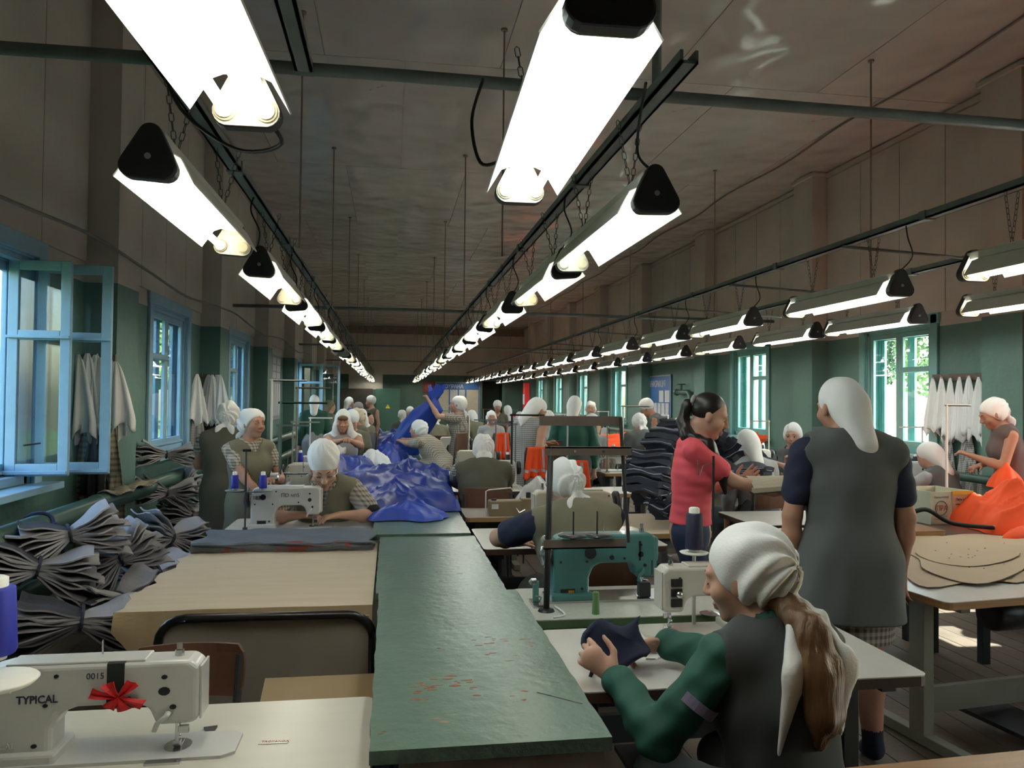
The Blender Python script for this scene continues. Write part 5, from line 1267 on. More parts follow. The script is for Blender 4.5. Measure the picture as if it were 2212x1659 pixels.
def fb_at(px, py, y, L_, H_, D_, label, seed, rz=.5, tilt=0, n=11):
    q = W(px, py, y=y); fan_bundle(label, q.x, y, max(.007, q.z-H_*.5), rz, n, L_, D_, H_, 'felt', seed, tilt, GB)
fb_at(60, 1225, 4.45, .30, .38, .30, 'grey felt bundle hanging over the near end of the upper pipe', 1, .4, .25, 13)
fb_at(165, 1150, 4.75, .28, .36, .30, 'large grey felt bundle tied with blue strip below the upper pipe', 2, .45, -.2, 13)
fb_at(165, 1335, 4.15, .34, .40, .34, 'largest grey felt bundle on the floor below the pipes', 3, .35, .12, 15)
fb_at(285, 1195, 5.05, .24, .34, .26, 'grey felt bundle leaning against the big floor bundle', 4, .6, -.5, 11)
fb_at(350, 1160, 5.7, .24, .34, .28, 'dark creased felt bundle under the lower pipe', 5, .7, .3, 11)
fb_at(270, 1290, 4.6, .22, .26, .26, 'grey felt bundle squeezed beside the card covered table', 6, .8, -.2, 9)
fb_at(358, 982, 7.9, .27, .24, .24, 'flat grey felt bundle resting on top of the upper pipe', 7, .35, .05, 9)
fb_at(355, 1063, 7.3, .26, .28, .24, 'grey felt bundle standing on the lower pipe', 8, .4, .15, 11)
fb_at(405, 1050, 8.1, .22, .28, .24, 'bluish grey felt bundle at the end of the lower pipe stack', 9, .5, -.5, 11)
fb_at(400, 1115, 7.3, .26, .34, .26, 'dim felt bundle on the floor behind the lower pipe', 10, .6, .2, 11)
fb_at(330, 1240, 5.35, .22, .30, .26, 'dim felt bundle on the floor under the dark creased one', 11, .9, .1, 9)
kn = W(110, 1115, x=-2.02)
tag(MB().tube([(-2.09+.08*math.cos(a), kn.y+.03*math.sin(a*2), .81+.08*math.sin(a)) for a in np.linspace(0, 2*PI, 20)], .012, 6, False).tube([(-2.0, kn.y, .83), (-1.96, kn.y+.05, .74), (-1.98, kn.y+.08, .62)], .012, 6).build('blue_tie', mat('blue_tie_strip', (.03, .05, .12), .8, var=.1)), 'dark blue strip of cloth knotted round the upper pipe', 'cloth strip')
# ------------------------------------------------------------------ hanging white scarves and check dresses
M_chkb = check_mat('brown_check_dress', (.36, .31, .22), (.12, .10, .075), .045)
HS = {}
def hang(label, x, y, z, ln, wd, m, nrm_x, seed, group, name='hanging_scarf', cat='scarf', hemz=.16, rz=None):
    def f(u, v):
        s_ = (u-.5)*2; sp = min(1, .10+1.05*v**.75); yy = s_*wd*.5*sp; fold = .028*math.sin(s_*9+seed)*v+.016*math.sin(s_*17+seed*2)*v
        drop = ln*v*(1-hemz*abs(math.sin(s_*3.1+seed))*v)
        return (.03+.045*(1-abs(s_))*sp+fold, yy, -drop)
    o = MB().grid(f, 22, 12, .004).build(name, m, None, True, loc=(x, y, z), rz=rz if rz is not None else (0 if nrm_x > 0 else PI))
    return tag(o, label, cat, group)
def rack(x, y0, y1, z, nx, label, n):
    t = thing('coat_rack', label, 'coat rack', (x, y0, z)); MB().b2((0, 0, -.04), (nx*.02, y1-y0, .04)).build('board', mat('rack_board', (.13, .10, .08), .6, var=.2), t)
    for k in range(n): MB().tube([(nx*.02, (y1-y0)*(k+.5)/n, 0), (nx*.06, (y1-y0)*(k+.5)/n, -.01), (nx*.07, (y1-y0)*(k+.5)/n, .03)], .004, 6).build('hook', M_steel, t)
    return t
def prack(x0, x1, y, z, label, n):
    t = thing('coat_rack', label, 'coat rack', (x0, y, z)); MB().b2((0, -.02, -.03), (x1-x0, 0, .03)).build('board', mat('rack_board', (.13, .10, .08), .6, var=.2), t)
    for k in range(n): MB().tube([((x1-x0)*(k+.5)/n, -.02, 0), ((x1-x0)*(k+.5)/n, -.05, -.01), ((x1-x0)*(k+.5)/n, -.06, .03)], .004, 6).build('hook', M_steel, t)
    return t
gl = 'white scarves hanging on the pillar past the open window'
py0 = 6.8-.262
prack(XL+.01, XL+.25, py0, 1.90, 'small wall rack hung with white scarves on the pillar past the open window', 3)
for k, (dx, dy, dz) in enumerate(((.02, -.10, 0), (.07, -.06, .01), (.12, -.04, .0), (.17, -.05, -.02), (.22, -.02, -.03), (.27, -.06, -.05))):
    hang('white scarf hanging on the pillar past the open window', XL+dx, py0+dy, 1.92+dz, .66+.09*math.sin(k*2.2), .30, M_scarf, 1, k*1.3, gl, rz=-PI/2+.15*(k % 3-1))
for k in range(3): hang('brown check work dress hanging below the white scarves past the open window', XL+.06+.09*k, py0-.01-.03*k, 1.5, 1.25-.1*k, .30, M_chkb, 1, k*2.1+.5, 'check dresses past the open window', 'hanging_dress', 'dress', .05, rz=-PI/2)
hang('dark jacket hanging among the check dresses past the open window', XL+.16, py0-.09, 1.42, .62, .22, M_black, 1, 4.0, None, 'hanging_jacket', 'jacket', .05, rz=-PI/2)
a = W(285, 1050, x=-2.06)
tag(MB().grid(lambda u, v: (-2.13+.16*v+.02*math.sin(u*9), a.y-.55+.9*u, .885+.012*math.sin(u*15+v*6)-.05*(v-.4)**2), 20, 8, .006).build('check_cloth', M_chkb, None, True), 'brown check cloth trailing along the top of the upper pipe', 'cloth')
gl2 = 'white scarves hanging on the pillar past the second window'
py1 = 10.55-.262
prack(XL+.01, XL+.25, py1, 1.86, 'small wall rack hung with white scarves on the pillar past the second window', 3)
for k, (dx, dy) in enumerate(((.02, -.28), (.13, -.04), (.18, -.06), (.23, -.03), (.27, -.05))):
    hang('white scarf hanging on the pillar past the second window', XL+dx, py1+dy, 1.88, .66, .34 if k == 0 else .28, M_scarf, 1, k*1.9+.4, gl2, rz=-PI/2 if k else -.6)
hang('long dark check dress hanging past the second window', XL+.03, py1-.26, 1.62, 1.05, .34, M_chkd, 1, 2.2, None, 'hanging_dress', 'dress', .05, rz=-.6)
hang('dark jacket hanging under the scarves past the second window', XL+.14, py1-.0, 1.62, .75, .28, M_black, 1, 1.1, None, 'hanging_jacket', 'jacket', .05, rz=-PI/2)
gr = 'white scarves hanging on the sunny wall'
rack(XR-.03, 7.0, 8.05, 1.90, -1, 'wall rack hung with white scarves beside the sunny window', 8)
for k in range(8): hang('white scarf hanging on the rack beside the sunny window', XR-.05, 7.02+.14*k, 1.91-.008*(k % 3), .72+.05*math.sin(k*1.7), .27, M_scarf, -1, k*1.1+.3, gr)
for k in range(3): hang('check work dress hanging below the scarves on the sunny wall', XR-.02, 7.2+.3*k, 1.4, .85, .32, M_chkd, -1, k*2.3, 'check dresses on the sunny wall', 'hanging_dress', 'dress', .05)
# ------------------------------------------------------------------ blue and orange cloth
M_blue = mat('blue_nylon_cloth', (.018, .045, .30), .42, var=.18, vscale=5, spec=.45)
M_bluel = mat('bright_blue_nylon', (.025, .07, .46), .45, var=.15, vscale=5)
M_org = mat('fluorescent_orange_cloth', (.95, .085, .012), .75, var=.12, vscale=5)
M_whitec = mat('white_lining_cloth', (.66, .67, .70), .8, var=.08)
M_plas = mat('clear_plastic_bag', (.50, .51, .52), .25, var=.12, vscale=9)
def ridged(x, y, k, s_):
    return 1-abs(math.sin(x*k+1.7*math.sin(y*k*.6+s_)+s_))
def heap(label, cx, cy, rx, ry, h, z, m, seed=0, rz=0, name='cloth_heap', cat='cloth', group=None, nu=84, nv=44, edge=None, fold=1.0, k=9):
    """crumpled cloth lying in a heap; its skirt can fall over a table edge"""
    c, s_ = math.cos(rz), math.sin(rz)
    def f(u, v):
        a = 2*PI*u; r = v**.8; wl = 1+.16*math.sin(3*a+seed)+.10*math.sin(5*a+2*seed)+.05*math.sin(11*a+seed)
        x, y = rx*r*wl*math.cos(a), ry*r*wl*math.sin(a)
        d = max(0, 1-r**2.2)**.75
        wx_, wy_ = x+.05*wob(y*5, x*4, 1, seed), y+.05*wob(x*6, y*5, 1, seed+1); q = .50*ridged(wx_, wy_, k*.8, seed)**1.6+.34*ridged(wy_, wx_, k*1.3, seed+2)**2.2+.20*ridged(wx_+wy_, wx_-wy_, k*2.2, seed+4)**3+.2*wob(x*5, y*5, 1, seed)+.05
        zz = h*d*(.62+.38*fold*q)+.012*(1-r)+.02*h*q
        X, Y = cx+c*x-s_*y, cy+s_*x+c*y; zz = max(zz, .003)
        Z = z+zz
        if edge:
            for (ax, lim, sg) in edge:
                o = sg*((X if ax == 'x' else Y)-lim)
                if o > 0:
                    Z = z+zz*.4-o*1.5
                    if ax == 'x': X = lim+sg*(.02+o*.25)
                    else: Y = lim+sg*(.02+o*.25)
        return (X, Y, Z)
    return tag(MB().grid(f, nu, nv, 0).build(name, m, None, True), label, cat, group)
q = W(870, 1040, z=.95)
heap('large crumpled heap of blue nylon cloth spilling over the green worktable', .16, 6.75, .62, .85, .30, .792, M_blue, 1.2, .2, edge=[('x', .50, 1), ('x', -.75, -1)], k=7)
heap('crumpled blue nylon cloth in front of the large heap', .10, 5.75, .36, .42, .22, .795, M_blue, 2.7, .4, edge=[('x', .49, 1)], k=9)
heap('bright blue crumple at the near end of the blue cloth', .13, 5.30, .26, .22, .13, .795, M_bluel, 4.1, .1, k=12)
heap('blue nylon cloth held by the woman under the white hood', -.42, 7.7, .36, .62, .30, .80, M_blue, 5.3, .1, k=8)
heap('blue jacket piece beside the white lining on the worktable', .0, 10.2, .22, .4, .26, .79, M_blue, 6.6, 0, k=8)
heap('white lining cloth bunched behind the blue cloth', -.18, 9.4, .22, .45, .24, .76, M_whitec, 3.3, 0, k=7)
heap('blue cloth lying before the reaching woman', .02, 13.2, .34, .9, .24, .79, M_blue, 7.1, 0, k=6)
heap('small white folded cloth beside the reaching woman', .25, 13.8, .16, .3, .18, .79, M_whitec, 1.9, 0, k=9, nu=28, nv=14)
for k, (x, y, rx, ry, h, m) in enumerate(((.08, 15.0, .3, .8, .26, M_blue), (-.42, 18.4, .22, .24, .26, M_blue))):
    heap(('blue cloth pile farther along the worktable', 'blue cloth pile far along the worktable', 'white cloth among the far blue piles', 'farthest blue cloth pile on the worktable')[k], x, y, rx, ry, h, .788, m, k*1.9+.3, 0, k=6, nu=30, nv=20)
# orange heaps: on the dark table by the sunny window, and down the orange row
rect_table('dark_table', 'dark brown table under the orange heap by the sunny wall', 4.18, 4.75, 1.22, 1.10, .75, mat('dark_brown_top', (.075, .05, .042), .35, var=.2), M_edgeb, legs='4', m_leg=M_legd)
heap('big heap of orange cloth on the dark table by the sunny wall', 4.30, 4.72, .46, .42, .34, .752, M_org, 2.2, .3, k=8)
heap('small orange cloth at the edge of the dark table', 4.05, 4.35, .22, .12, .10, .752, M_org, 5.0, .2, k=12, nu=30, nv=16)
bxr = carton('printed_box', 'pale and pink open box with red and black emblem on the dark table', W(2022, 1075, y=5.05).x, 5.08, .752, .36, .34, .23, mat('pale_green_card', (.50, .52, .40), .7, var=.06), .10, flaps=False, cat='box')
M_boxp = mat('pink_brown_card', (.50, .33, .235), .7, var=.08); M_ytape = mat('yellow_tape', (.62, .36, .03), .4, var=.15)
MB().b2((.0, -.172, .006), (.1805, -.1695, .23)).build('print_side', M_boxp, bxr); MB().b2((-.0, -.174, .205), (.182, -.169, .232)).build('tape', M_ytape, bxr); MB().b2((-.0, -.174, .004), (.182, -.169, .024)).build('tape', M_ytape, bxr)
em = MB()
em.tube([(-.092+.05*math.cos(a), -.1715, .115+.05*math.sin(a)) for a in np.linspace(0, 2*PI, 25)], .0025, 4, False)
em.build('emblem_ring', M_txt, bxr)
text('ПРА', .052, M_red, bxr, (-.134, -.1718, .096), (PI/2, 0, 0), 'emblem_letters', sx=.85)
text('Термобельё', .021, mat('grey_print', (.25, .26, .22), .7, var=0), bxr, (-.155, -.1715, .185), (PI/2, 0, 0))
for k in range(2): MB().b2((-.15, -.1715, .035+.018*k), (-.04, -.1705, .038+.018*k)).build('print_line', MATS['grey_print'], bxr)
text('Пять слоёв', .024, M_txt, bxr, (.03, -.1745, .165), (PI/2, 0, 0))
for k in range(3): MB().b2((.03+.012*k, -.1745, .135-.03*k), (.15-.012*k, -.1725, .141-.03*k)).build('print_line', M_txt, bxr)
# card patterns on the near right table
ct = rect_table('sewing_table', 'white sewing table with plywood edge under the card patterns', 2.97, 3.36, 1.30, .62, .75, M_whiteR, M_edgew, rz=.12, m_leg=M_legp, overhang=.16)
M_pat = mat('pattern_card', (.40, .30, .20), .7, var=.06, vscale=3)
def pattern(label, pts, z, lift, seed):
    q = [W(px, py, z=z) for px, py in pts]
    cx, cy = sum(p.x for p in q)/len(q), sum(p.y for p in q)/len(q)
    b = MB(); n = len(q); R_ = 7; vs = []; fs = []
    # dense ring so that edges curve: catmull-rom around the outline
    ring = []
    for i in range(n):
        p0, p1, p2, p3 = q[i-1], q[i], q[(i+1) % n], q[(i+2) % n]
        for t in (0, .25, .5, .75): ring.append(.5*((2*p1)+(p2-p0)*t+(2*p0-5*p1+4*p2-p3)*t*t+(3*p1-p0-3*p2+p3)*t**3))
    N = len(ring)
    hz_ = lambda x, y: lift*(.5+.5*math.sin(x*5+seed)*math.cos(y*6+seed))
    for th in (0, -.003):
        for j in range(R_+1):
            for p in ring:
                x, y = cx+(p.x-cx)*j/R_, cy+(p.y-cy)*j/R_; vs.append((x, y, z+.004+hz_(x, y)*(j/R_)+th))
    o2 = (R_+1)*N
    for j in range(R_):
        for i in range(N):
            a_, b_ = j*N+i, j*N+(i+1) % N; fs.append((a_, a_+N, b_+N, b_)); fs.append((o2+a_, o2+b_, o2+b_+N, o2+a_+N))
    for i in range(N): a_, b_ = R_*N+i, R_*N+(i+1) % N; fs.append((a_, a_+o2, b_+o2, b_))
    t = thing('card_pattern', label, 'pattern', (0, 0, 0)); b.add(vs, fs); b.build('card', M_pat, t)
    r = random.Random(seed)
    for k in range(12):
        p = ring[r.randrange(N)]; f_ = r.uniform(.1, .7); x, y = cx+(p.x-cx)*f_, cy+(p.y-cy)*f_
        MB().cyl((x, y, z+.0035+hz_(x, y)*f_), (x, y, z+.0055+hz_(x, y)*f_), .004, 6).build('punched_hole', M_rub, t)
    return t
pattern('large brown card pattern spread under the others', [(1925, 1160), (2060, 1162), (2160, 1165), (2215, 1150), (2235, 1200), (2215, 1258), (2120, 1255), (2005, 1272), (1950, 1240), (1915, 1200)], .752, .008, 1)
pattern('curved brown card pattern lying across the middle', [(1950, 1180), (2080, 1155), (2180, 1160), (2222, 1152), (2240, 1190), (2205, 1240), (2110, 1265), (2000, 1235), (1985, 1210)], .758, .014, 2)
pattern('pointed brown card pattern on top of the stack', [(1980, 1190), (2085, 1172), (2180, 1180), (2200, 1205), (2110, 1225), (2020, 1215)], .766, .010, 3)
# grey machine on wooden extension behind, with a black hose
q = W(1960, 1150, z=.78)
rect_table('wood_extension', 'brown wooden table extension under the grey machine head', q.x-.05, q.y+.15, .62, .36, .79, mat('orange_brown_wood', (.25, .115, .05), .45, var=.2, stretch=(1, 6, 6)), M_edgew, legs='4', m_leg=M_legd, th=.05)
mg = thing('grey_machine', 'grey sewing machine head seen end on beside the standing grey dress', 'sewing machine', (q.x-.06, q.y+.10, .79))
MB().b2((-.20, -.06, .05), (.12, .07, .19)).build('arm', M_mgrey, mg, bevel=.02); MB().b2((-.21, -.05, .185), (.12, .06, .225)).build('top_cover', M_mcream, mg, bevel=.012); MB().prism([(-.0, .07), (.11, .07), (.10, .0), (.05, -.02), (.02, .0)], -.05, .05).build('head', M_mgrey, mg, bevel=.008); MB().cyl((.06, 0, -.0), (.06, 0, -.035), .012, 10).build('needle_bar', M_steel, mg); MB().b2((-.15, -.064, .09), (-.03, -.059, .15)).build('worn_patch', M_rub, mg)
for zz in (.08, .13, .16): MB().cyl((.12, -.02, zz), (.145, -.02, zz), .008, 10).build('knob', M_steel, mg)
MB().b2((-.2, -.07, .0), (.02, .07, .05)).build('base', M_mgrey, mg, bevel=.008)
cable([(q.x+.12, q.y+.18, .86), (q.x+.25, q.y+.16, .90), (q.x+.36, q.y+.10, .83), (q.x+.45, q.y+.05, .81), (q.x+.62, q.y+.0, .80)], 'thick black hose lying behind the card patterns', .016)
# plank edge at the near right corner
pk = rect_table('wooden_table', 'near wooden table with pale worn edge right of the green jacket', 1.75, 1.36, 1.75, .68, .75, mat('honey_wood_top', (.36, .20, .10), .4, var=.2, stretch=(1, 6, 1)), mat('pale_wood_edge', (.42, .36, .28), .6, var=.2), legs='4', m_leg=M_legd, rz=.05)
# white reflective tables behind the pink shirt
rect_table('sewing_table', 'glossy white table behind the open book', 2.98, 5.32, .95, .66, .75, M_whiteR, M_edgeb, m_leg=M_legd)
rect_table('sewing_table', 'white table with plywood edge beside the standing grey dress', 2.60, 4.68, .50, .44, .745, M_whiteR, M_edgew, m_leg=M_legd)
# navy bundles stacked behind the pink shirt
bt = rect_table('cutting_table', 'low table with blue grey legs under the navy bundles', 1.86, 5.72, .90, .95, .66, M_board, M_edgew, legs='4', m_leg=M_legb)
for k, (px, py, y, L_, H_, D_, rz, tl, lab) in enumerate(((1420, 1050, 5.45, .25, .34, .36, .5, .5, 'navy quilted bundle with pale edges lowest in the heap'), (1495, 1045, 5.6, .26, .32, .36, .1, -.55, 'navy quilted bundle low in the heap beside the pink shirt'), (1440, 975, 5.75, .28, .34, .38, .35, 1.0, 'navy quilted bundle leaning at the top of the heap'), (1560, 975, 5.95, .25, .34, .38, -.2, -.9, 'navy quilted bundle behind the dark ponytail'), (1395, 1025, 5.75, .2, .26, .3, .9, .8, 'navy quilted bundle with trailing pale threads'), (1575, 1020, 5.75, .26, .26, .36, 0, .1, 'navy quilted bundle under the ponytail bundle'))):
    q = W(px, py, y=y); fan_bundle(lab, q.x, y, max(.662, q.z-H_*.5), rz, 11, L_, D_, H_, 'den', k, tl, 'navy quilted bundles')
# wall things
def board(name, label, cat, x, y, z, w_, h, ax, m_bg, m_fr):
    t = thing(name, label, cat, (x, y, z)); t.rotation_euler = (0, 0, {'-y': 0, '-x': -PI/2, '+x': PI/2}[ax])
    MB().b2((-w_/2, 0, -h/2), (w_/2, .015, h/2)).build('panel', m_bg, t)
    for lo, hi in (((-w_/2, -.012, h/2-.03), (w_/2, .0, h/2)), ((-w_/2, -.012, -h/2), (w_/2, 0, -h/2+.03)), ((-w_/2, -.012, -h/2), (-w_/2+.03, 0, h/2)), ((w_/2-.03, -.012, -h/2), (w_/2, 0, h/2))): MB().b2(lo, hi).build('frame', m_fr, t)
    return t
M_bblue = mat('board_blue', (.04, .14, .40), .45, var=.06); M_paper = mat('notice_paper', (.55, .56, .58), .7, var=.06); M_paperc = mat('yellowed_paper', (.52, .48, .38), .7, var=.08); M_alu = mat('grey_frame', (.32, .34, .36), .4, .3, var=.05)
ib = board('notice_board', 'blue information notice board on the right wall', 'notice board', XR-.03, 17.4, 1.72, 1.75, .98, '-x', M_bblue, M_alu)
text('ИНФОРМАЦИЯ', .20, M_paper, ib, (-.55, -.003, .22), (PI/2, 0, 0), sx=.72, bold=.004)
for k in range(2): MB().b2((.10+.38*k, -.006, -.14), (.40+.38*k, -.002, .13)).build('paper', M_paper, ib)
for k in range(6): MB().b2((-.78+.26*k, -.006, -.44), (-.57+.26*k, -.002, -.16)).build('paper', M_paper, ib)
ob = board('notice_board', 'large safety notice board on the far wall', 'notice board', 3.1, YF-.03, 1.55, 2.1, 1.72, '-y', M_bblue, M_alu)
text('ОХРАНА', .25, M_paper, ob, (-.62, -.003, .57), (PI/2, 0, 0), sx=.85, bold=.008)
for (a_, b_, c_, d_, m) in ((-.98, -.42, -.74, .50, M_paperc), (-.36, .0, -.1, .5, M_paper), (-.36, 0, -.74, -.2, M_paper), (.06, .34, .0, .5, M_paper), (.42, .98, -.74, .5, M_paperc)): MB().b2((a_, -.006, c_), (b_, -.002, d_)).build('paper', m, ob)
lb2 = board('notice_board', 'tall framed board of papers on the left wall past the third window', 'notice board', XL+.03, 16.7, 1.82, 1.3, 1.35, '+x', mat('grey_board', (.22, .26, .28), .5, var=.1), M_alu)
for i in range(2):
    for j in range(3): MB().b2((-.55+.58*i, -.006, .18+.15*j), (-.05+.58*i, -.002, .30+.15*j)).build('paper', M_paper, lb2)
for i in range(4): MB().b2((-.58+.3*i, -.006, -.6), (-.34+.3*i, -.002, .08)).build('paper', M_paper, lb2)
cb = thing('electric_cabinet', 'green steel electric cabinet with yellow warning triangle on the far wall', 'cabinet', (-.15, YF-.3, 0)); M_cab = mat('cabinet_green', (.05, .14, .105), .45, var=.08)
MB().b2((-.55, -.22, 0.0065), (.55, .26, 2.05)).build('body', M_cab, cb, bevel=.01); MB().b2((-.52, -.235, .08), (.52, -.22, 2.0)).build('door', M_cab, cb, bevel=.006)
tr = MB().prism([(-.11, 1.15), (.11, 1.15), (0, 1.34)], -.242, -.236).build('warning_triangle', mat('warning_yellow', (.75, .55, .03), .5, var=0), cb); MB().prism([(-.015, 1.19), (.018, 1.24), (0, 1.245), (.015, 1.30), (-.018, 1.24), (0, 1.235)], -.245, -.2425).build('bolt_mark', M_rub, tr)
sg = board('sign', 'white lettered sign on the dark far wall left of the cabinet', 'sign', -1.65, YF-.03, 1.45, .62, .42, '-y', M_paper, M_alu)
for k in range(4): MB().b2((-.24+.03*(k % 2), -.004, .11-.08*k), (.24-.04*(k % 3), -.002, .14-.08*k)).build('print_line', M_txt, sg)
dp = MB().b2((-2.35, YF-.06, 0.0065), (-.85, YF-.02, 2.05)); tag(dp.build('door_2', M_dark), kind='structure')
ck = thing('wall_clock', 'square red framed clock on the far wall', 'clock', (1.72, YF-.05, 2.15)); MB().b2((-.26, -.02, -.26), (.26, .03, .26)).build('case', mat('dull_red', (.20, .03, .025), .5, var=.1), ck, bevel=.01); MB().cyl((0, -.021, 0), (0, -.026, 0), .16, 24).build('dial', mat('dark_red_dial', (.26, .06, .05), .5, var=0), ck); MB().b2((-.01, -.03, 0), (.01, -.027, .12)).b2((0, -.03, -.01), (.09, -.027, .01)).build('hands', M_paper, ck)
fx = thing('fire_extinguisher', 'red fire extinguisher standing by the far doorway', 'fire extinguisher', (5.62, 34.8, .0065)); MB().lathe([(.13, 0), (.15, .03), (.15, .75), (.10, .85), (.04, .88), (.04, .95)], n=16).build('bottle', mat('fire_red', (.55, .012, .015), .35, var=.05), fx, True); MB().b2((-.03, -.10, .95), (.03, .05, 1.0)).build('handle', M_rub, fx)
fh = thing('fire_cabinet', 'bright red fire hose cabinet on the right wall near the far end', 'cabinet', (XR-.37, 33.3, 1.75)); MB().b2((-.12, -.24, -.55), (.10, .24, .6)).build('body', MATS['fire_red'], fh, bevel=.02); MB().b2((-.13, -.2, -.35), (-.12, .2, .1)).build('door_label', M_paper, fh)
tapt = thing('wall_tap', 'old green pipe valve on the right wall beside the information board', 'valve', (XR-.10, 15.75, 1.80)); MB().tube([(0, -.5, -.5), (0, -.5, -.08), (0, -.42, 0), (0, .25, 0)], .05, 10).build('pipe', M_pipe, tapt, True); MB().cyl((0, 0, 0), (0, 0, .16), .03, 10).build('stem', M_pipe, tapt); MB().tube([(.08*math.cos(a), .08*math.sin(a), .17) for a in np.linspace(0, 2*PI, 17)], .012, 6, False).build('hand_wheel', M_pipe, tapt); MB().lathe([(.07, -.04), (.08, 0), (.07, .04)], (0, .25, 0), 12, 'Y').build('flange', M_pipe, tapt)
# ================================================================== farther stations: table, machine, thread stand each
rr = random.Random(11)
def station(x, y, face, tab_label, mach_label, key, m, sp_m, where, w_=1.05, d=.55, stand=True, sxo=.0, z=.75, rows=None, sh=.62):
    rect_table('sewing_table', tab_label, x, y, w_, d, z, M_whiteR, M_edgew if rr.random() < .6 else M_edgeb, m_leg=M_legd if face else M_legp, motor=y < 10)
    rz = PI if face else 0
    mx = x+(-.12 if not face else .12)+sxo
    mq = machine(key, m, mx, y+(.02 if face else -.02), z, rz, mach_label, 1.0, few=y > 7)
    if stand:
        sx = mx+(.47 if not face else -.47); sx = max(x-w_/2+.06, min(x+w_/2-.06, sx))
        thread_stand(sx, y+(.16 if not face else -.16), z, 'pale thread stand %s' % where, sh, .26, (M_shade, M_legp, M_legb)[rr.randrange(3)], PI if not face else 0, 'thread stands', tray=True)
        if rr.random() < .8: spool(sx+(-.078 if not face else .078), y+(.16 if not face else -.16), z+sh*.30+.021, sp_m, '%s thread spool on the stand %s' % (sp_m.name.split('_')[0], where), .11, .026)
    return mq
def wh(x, y):
    return ''
# left row, sewers facing the near end
PL = ((7.0, 'behind the woman in glasses'), (7.95, 'before the hooded woman'), (9.6, 'behind the hooded woman'), (16.6, 'short of the fourth left window'), (14.75, 'in the farther part of the left row'), (19.6, 'near the fourth left window'), (18.4, 'past the fourth left window'))
for k, (y, wz) in enumerate(PL):
    station(-.58, y, True, 'white sewing table '+wz, 'white sewing machine '+wz, 'white' if k % 3 else 'white2', M_mwhite, M_tblue if k % 2 else M_tblack, wz, w_=.86, sxo=-.06)
PR = ((7.35, 'before the seated back in dark vest'), (8.8, 'left of the standing check dress'), (11.9, 'past the reaching woman'), (15.6, 'in the farther part of the middle row'), (20.0, 'near the far end of the middle row'))
for k, (y, wz) in enumerate(PR):
    station(.93, y, False, 'white sewing table '+wz, 'cream sewing machine '+wz, 'cream' if k % 2 else 'white2', M_mcream, M_tblack, wz, w_=.70)
PO = ((2.55, 7.1, 'right of the hanging orange vests'), (2.80, 9.0, 'numbered 020 in the orange row'), (2.6, 12.75, 'behind the orange piles'), (2.6, 13.72, 'in the farther orange row'), (2.6, 17.75, 'in the far orange row'), (2.6, 19.0, 'at the end of the orange row'))
for k, (x, y, wz) in enumerate(PO):
    mq = station(x, y, k % 2 == 1, 'white sewing table '+wz, 'white sewing machine '+wz, 'white' if k % 2 else 'cream', M_mwhite if k % 2 else M_mcream, M_tblack, wz, w_=.64 if k == 1 else 1.2, sxo=-.20 if k == 1 else 0)
    if k == 1: text('020', .085, M_txt, mq, (.30, .0535, .17), (PI/2, 0, PI), bold=.001)
PS = ((3.95, 6.75, 'beside the woman looking back'), (5.05, 7.0, 'before the seated pinkish scarf'), (4.4, 9.0, 'under the second sunny window'), (4.4, 12.6, 'past the second sunny window'), (4.4, 16.3, 'under the information board'), (4.4, 18.3, 'far along the sunny wall'))
for k, (x, y, wz) in enumerate(PS):
    station(x, y, False, 'white sewing table '+wz, 'white sewing machine '+wz, 'white', M_mwhite, M_tnavy, wz, w_=1.0)
# extra tall stands that show above the heads
for k, (px, y, h, arm, lab) in enumerate(((640, 7.3, .95, .30, 'tall pale frame stand by the left pipes'), (585, 6.6, 1.0, .28, 'tall pale upright behind the smiling woman'), (605, 5.95, .82, .34, 'tall dark green stand between the smiling woman and woman in glasses'), (1105, 6.9, .72, .30, 'black leaning stand beside the orange vest'), (1225, 7.62, .62, .36, 'grey steel rule stand before the check dress'), (1345, 8.2, .80, .30, 'pale stand near the information board'), (915, 12.5, .75, .2, 'pale frame stand behind the raised blue cloth'), (2045, 5.75, .85, .22, 'white stand before the hanging scarves'))):
    q = W(px, 1000, y=y)
    thread_stand(q.x, y, .0065, lab, h+.745, arm, (M_legp, M_shade, M_pipe, M_rub, M_alu, M_shade, M_shade, M_shade)[k], 0, 'tall thread stands', tray=False, thick=.010)
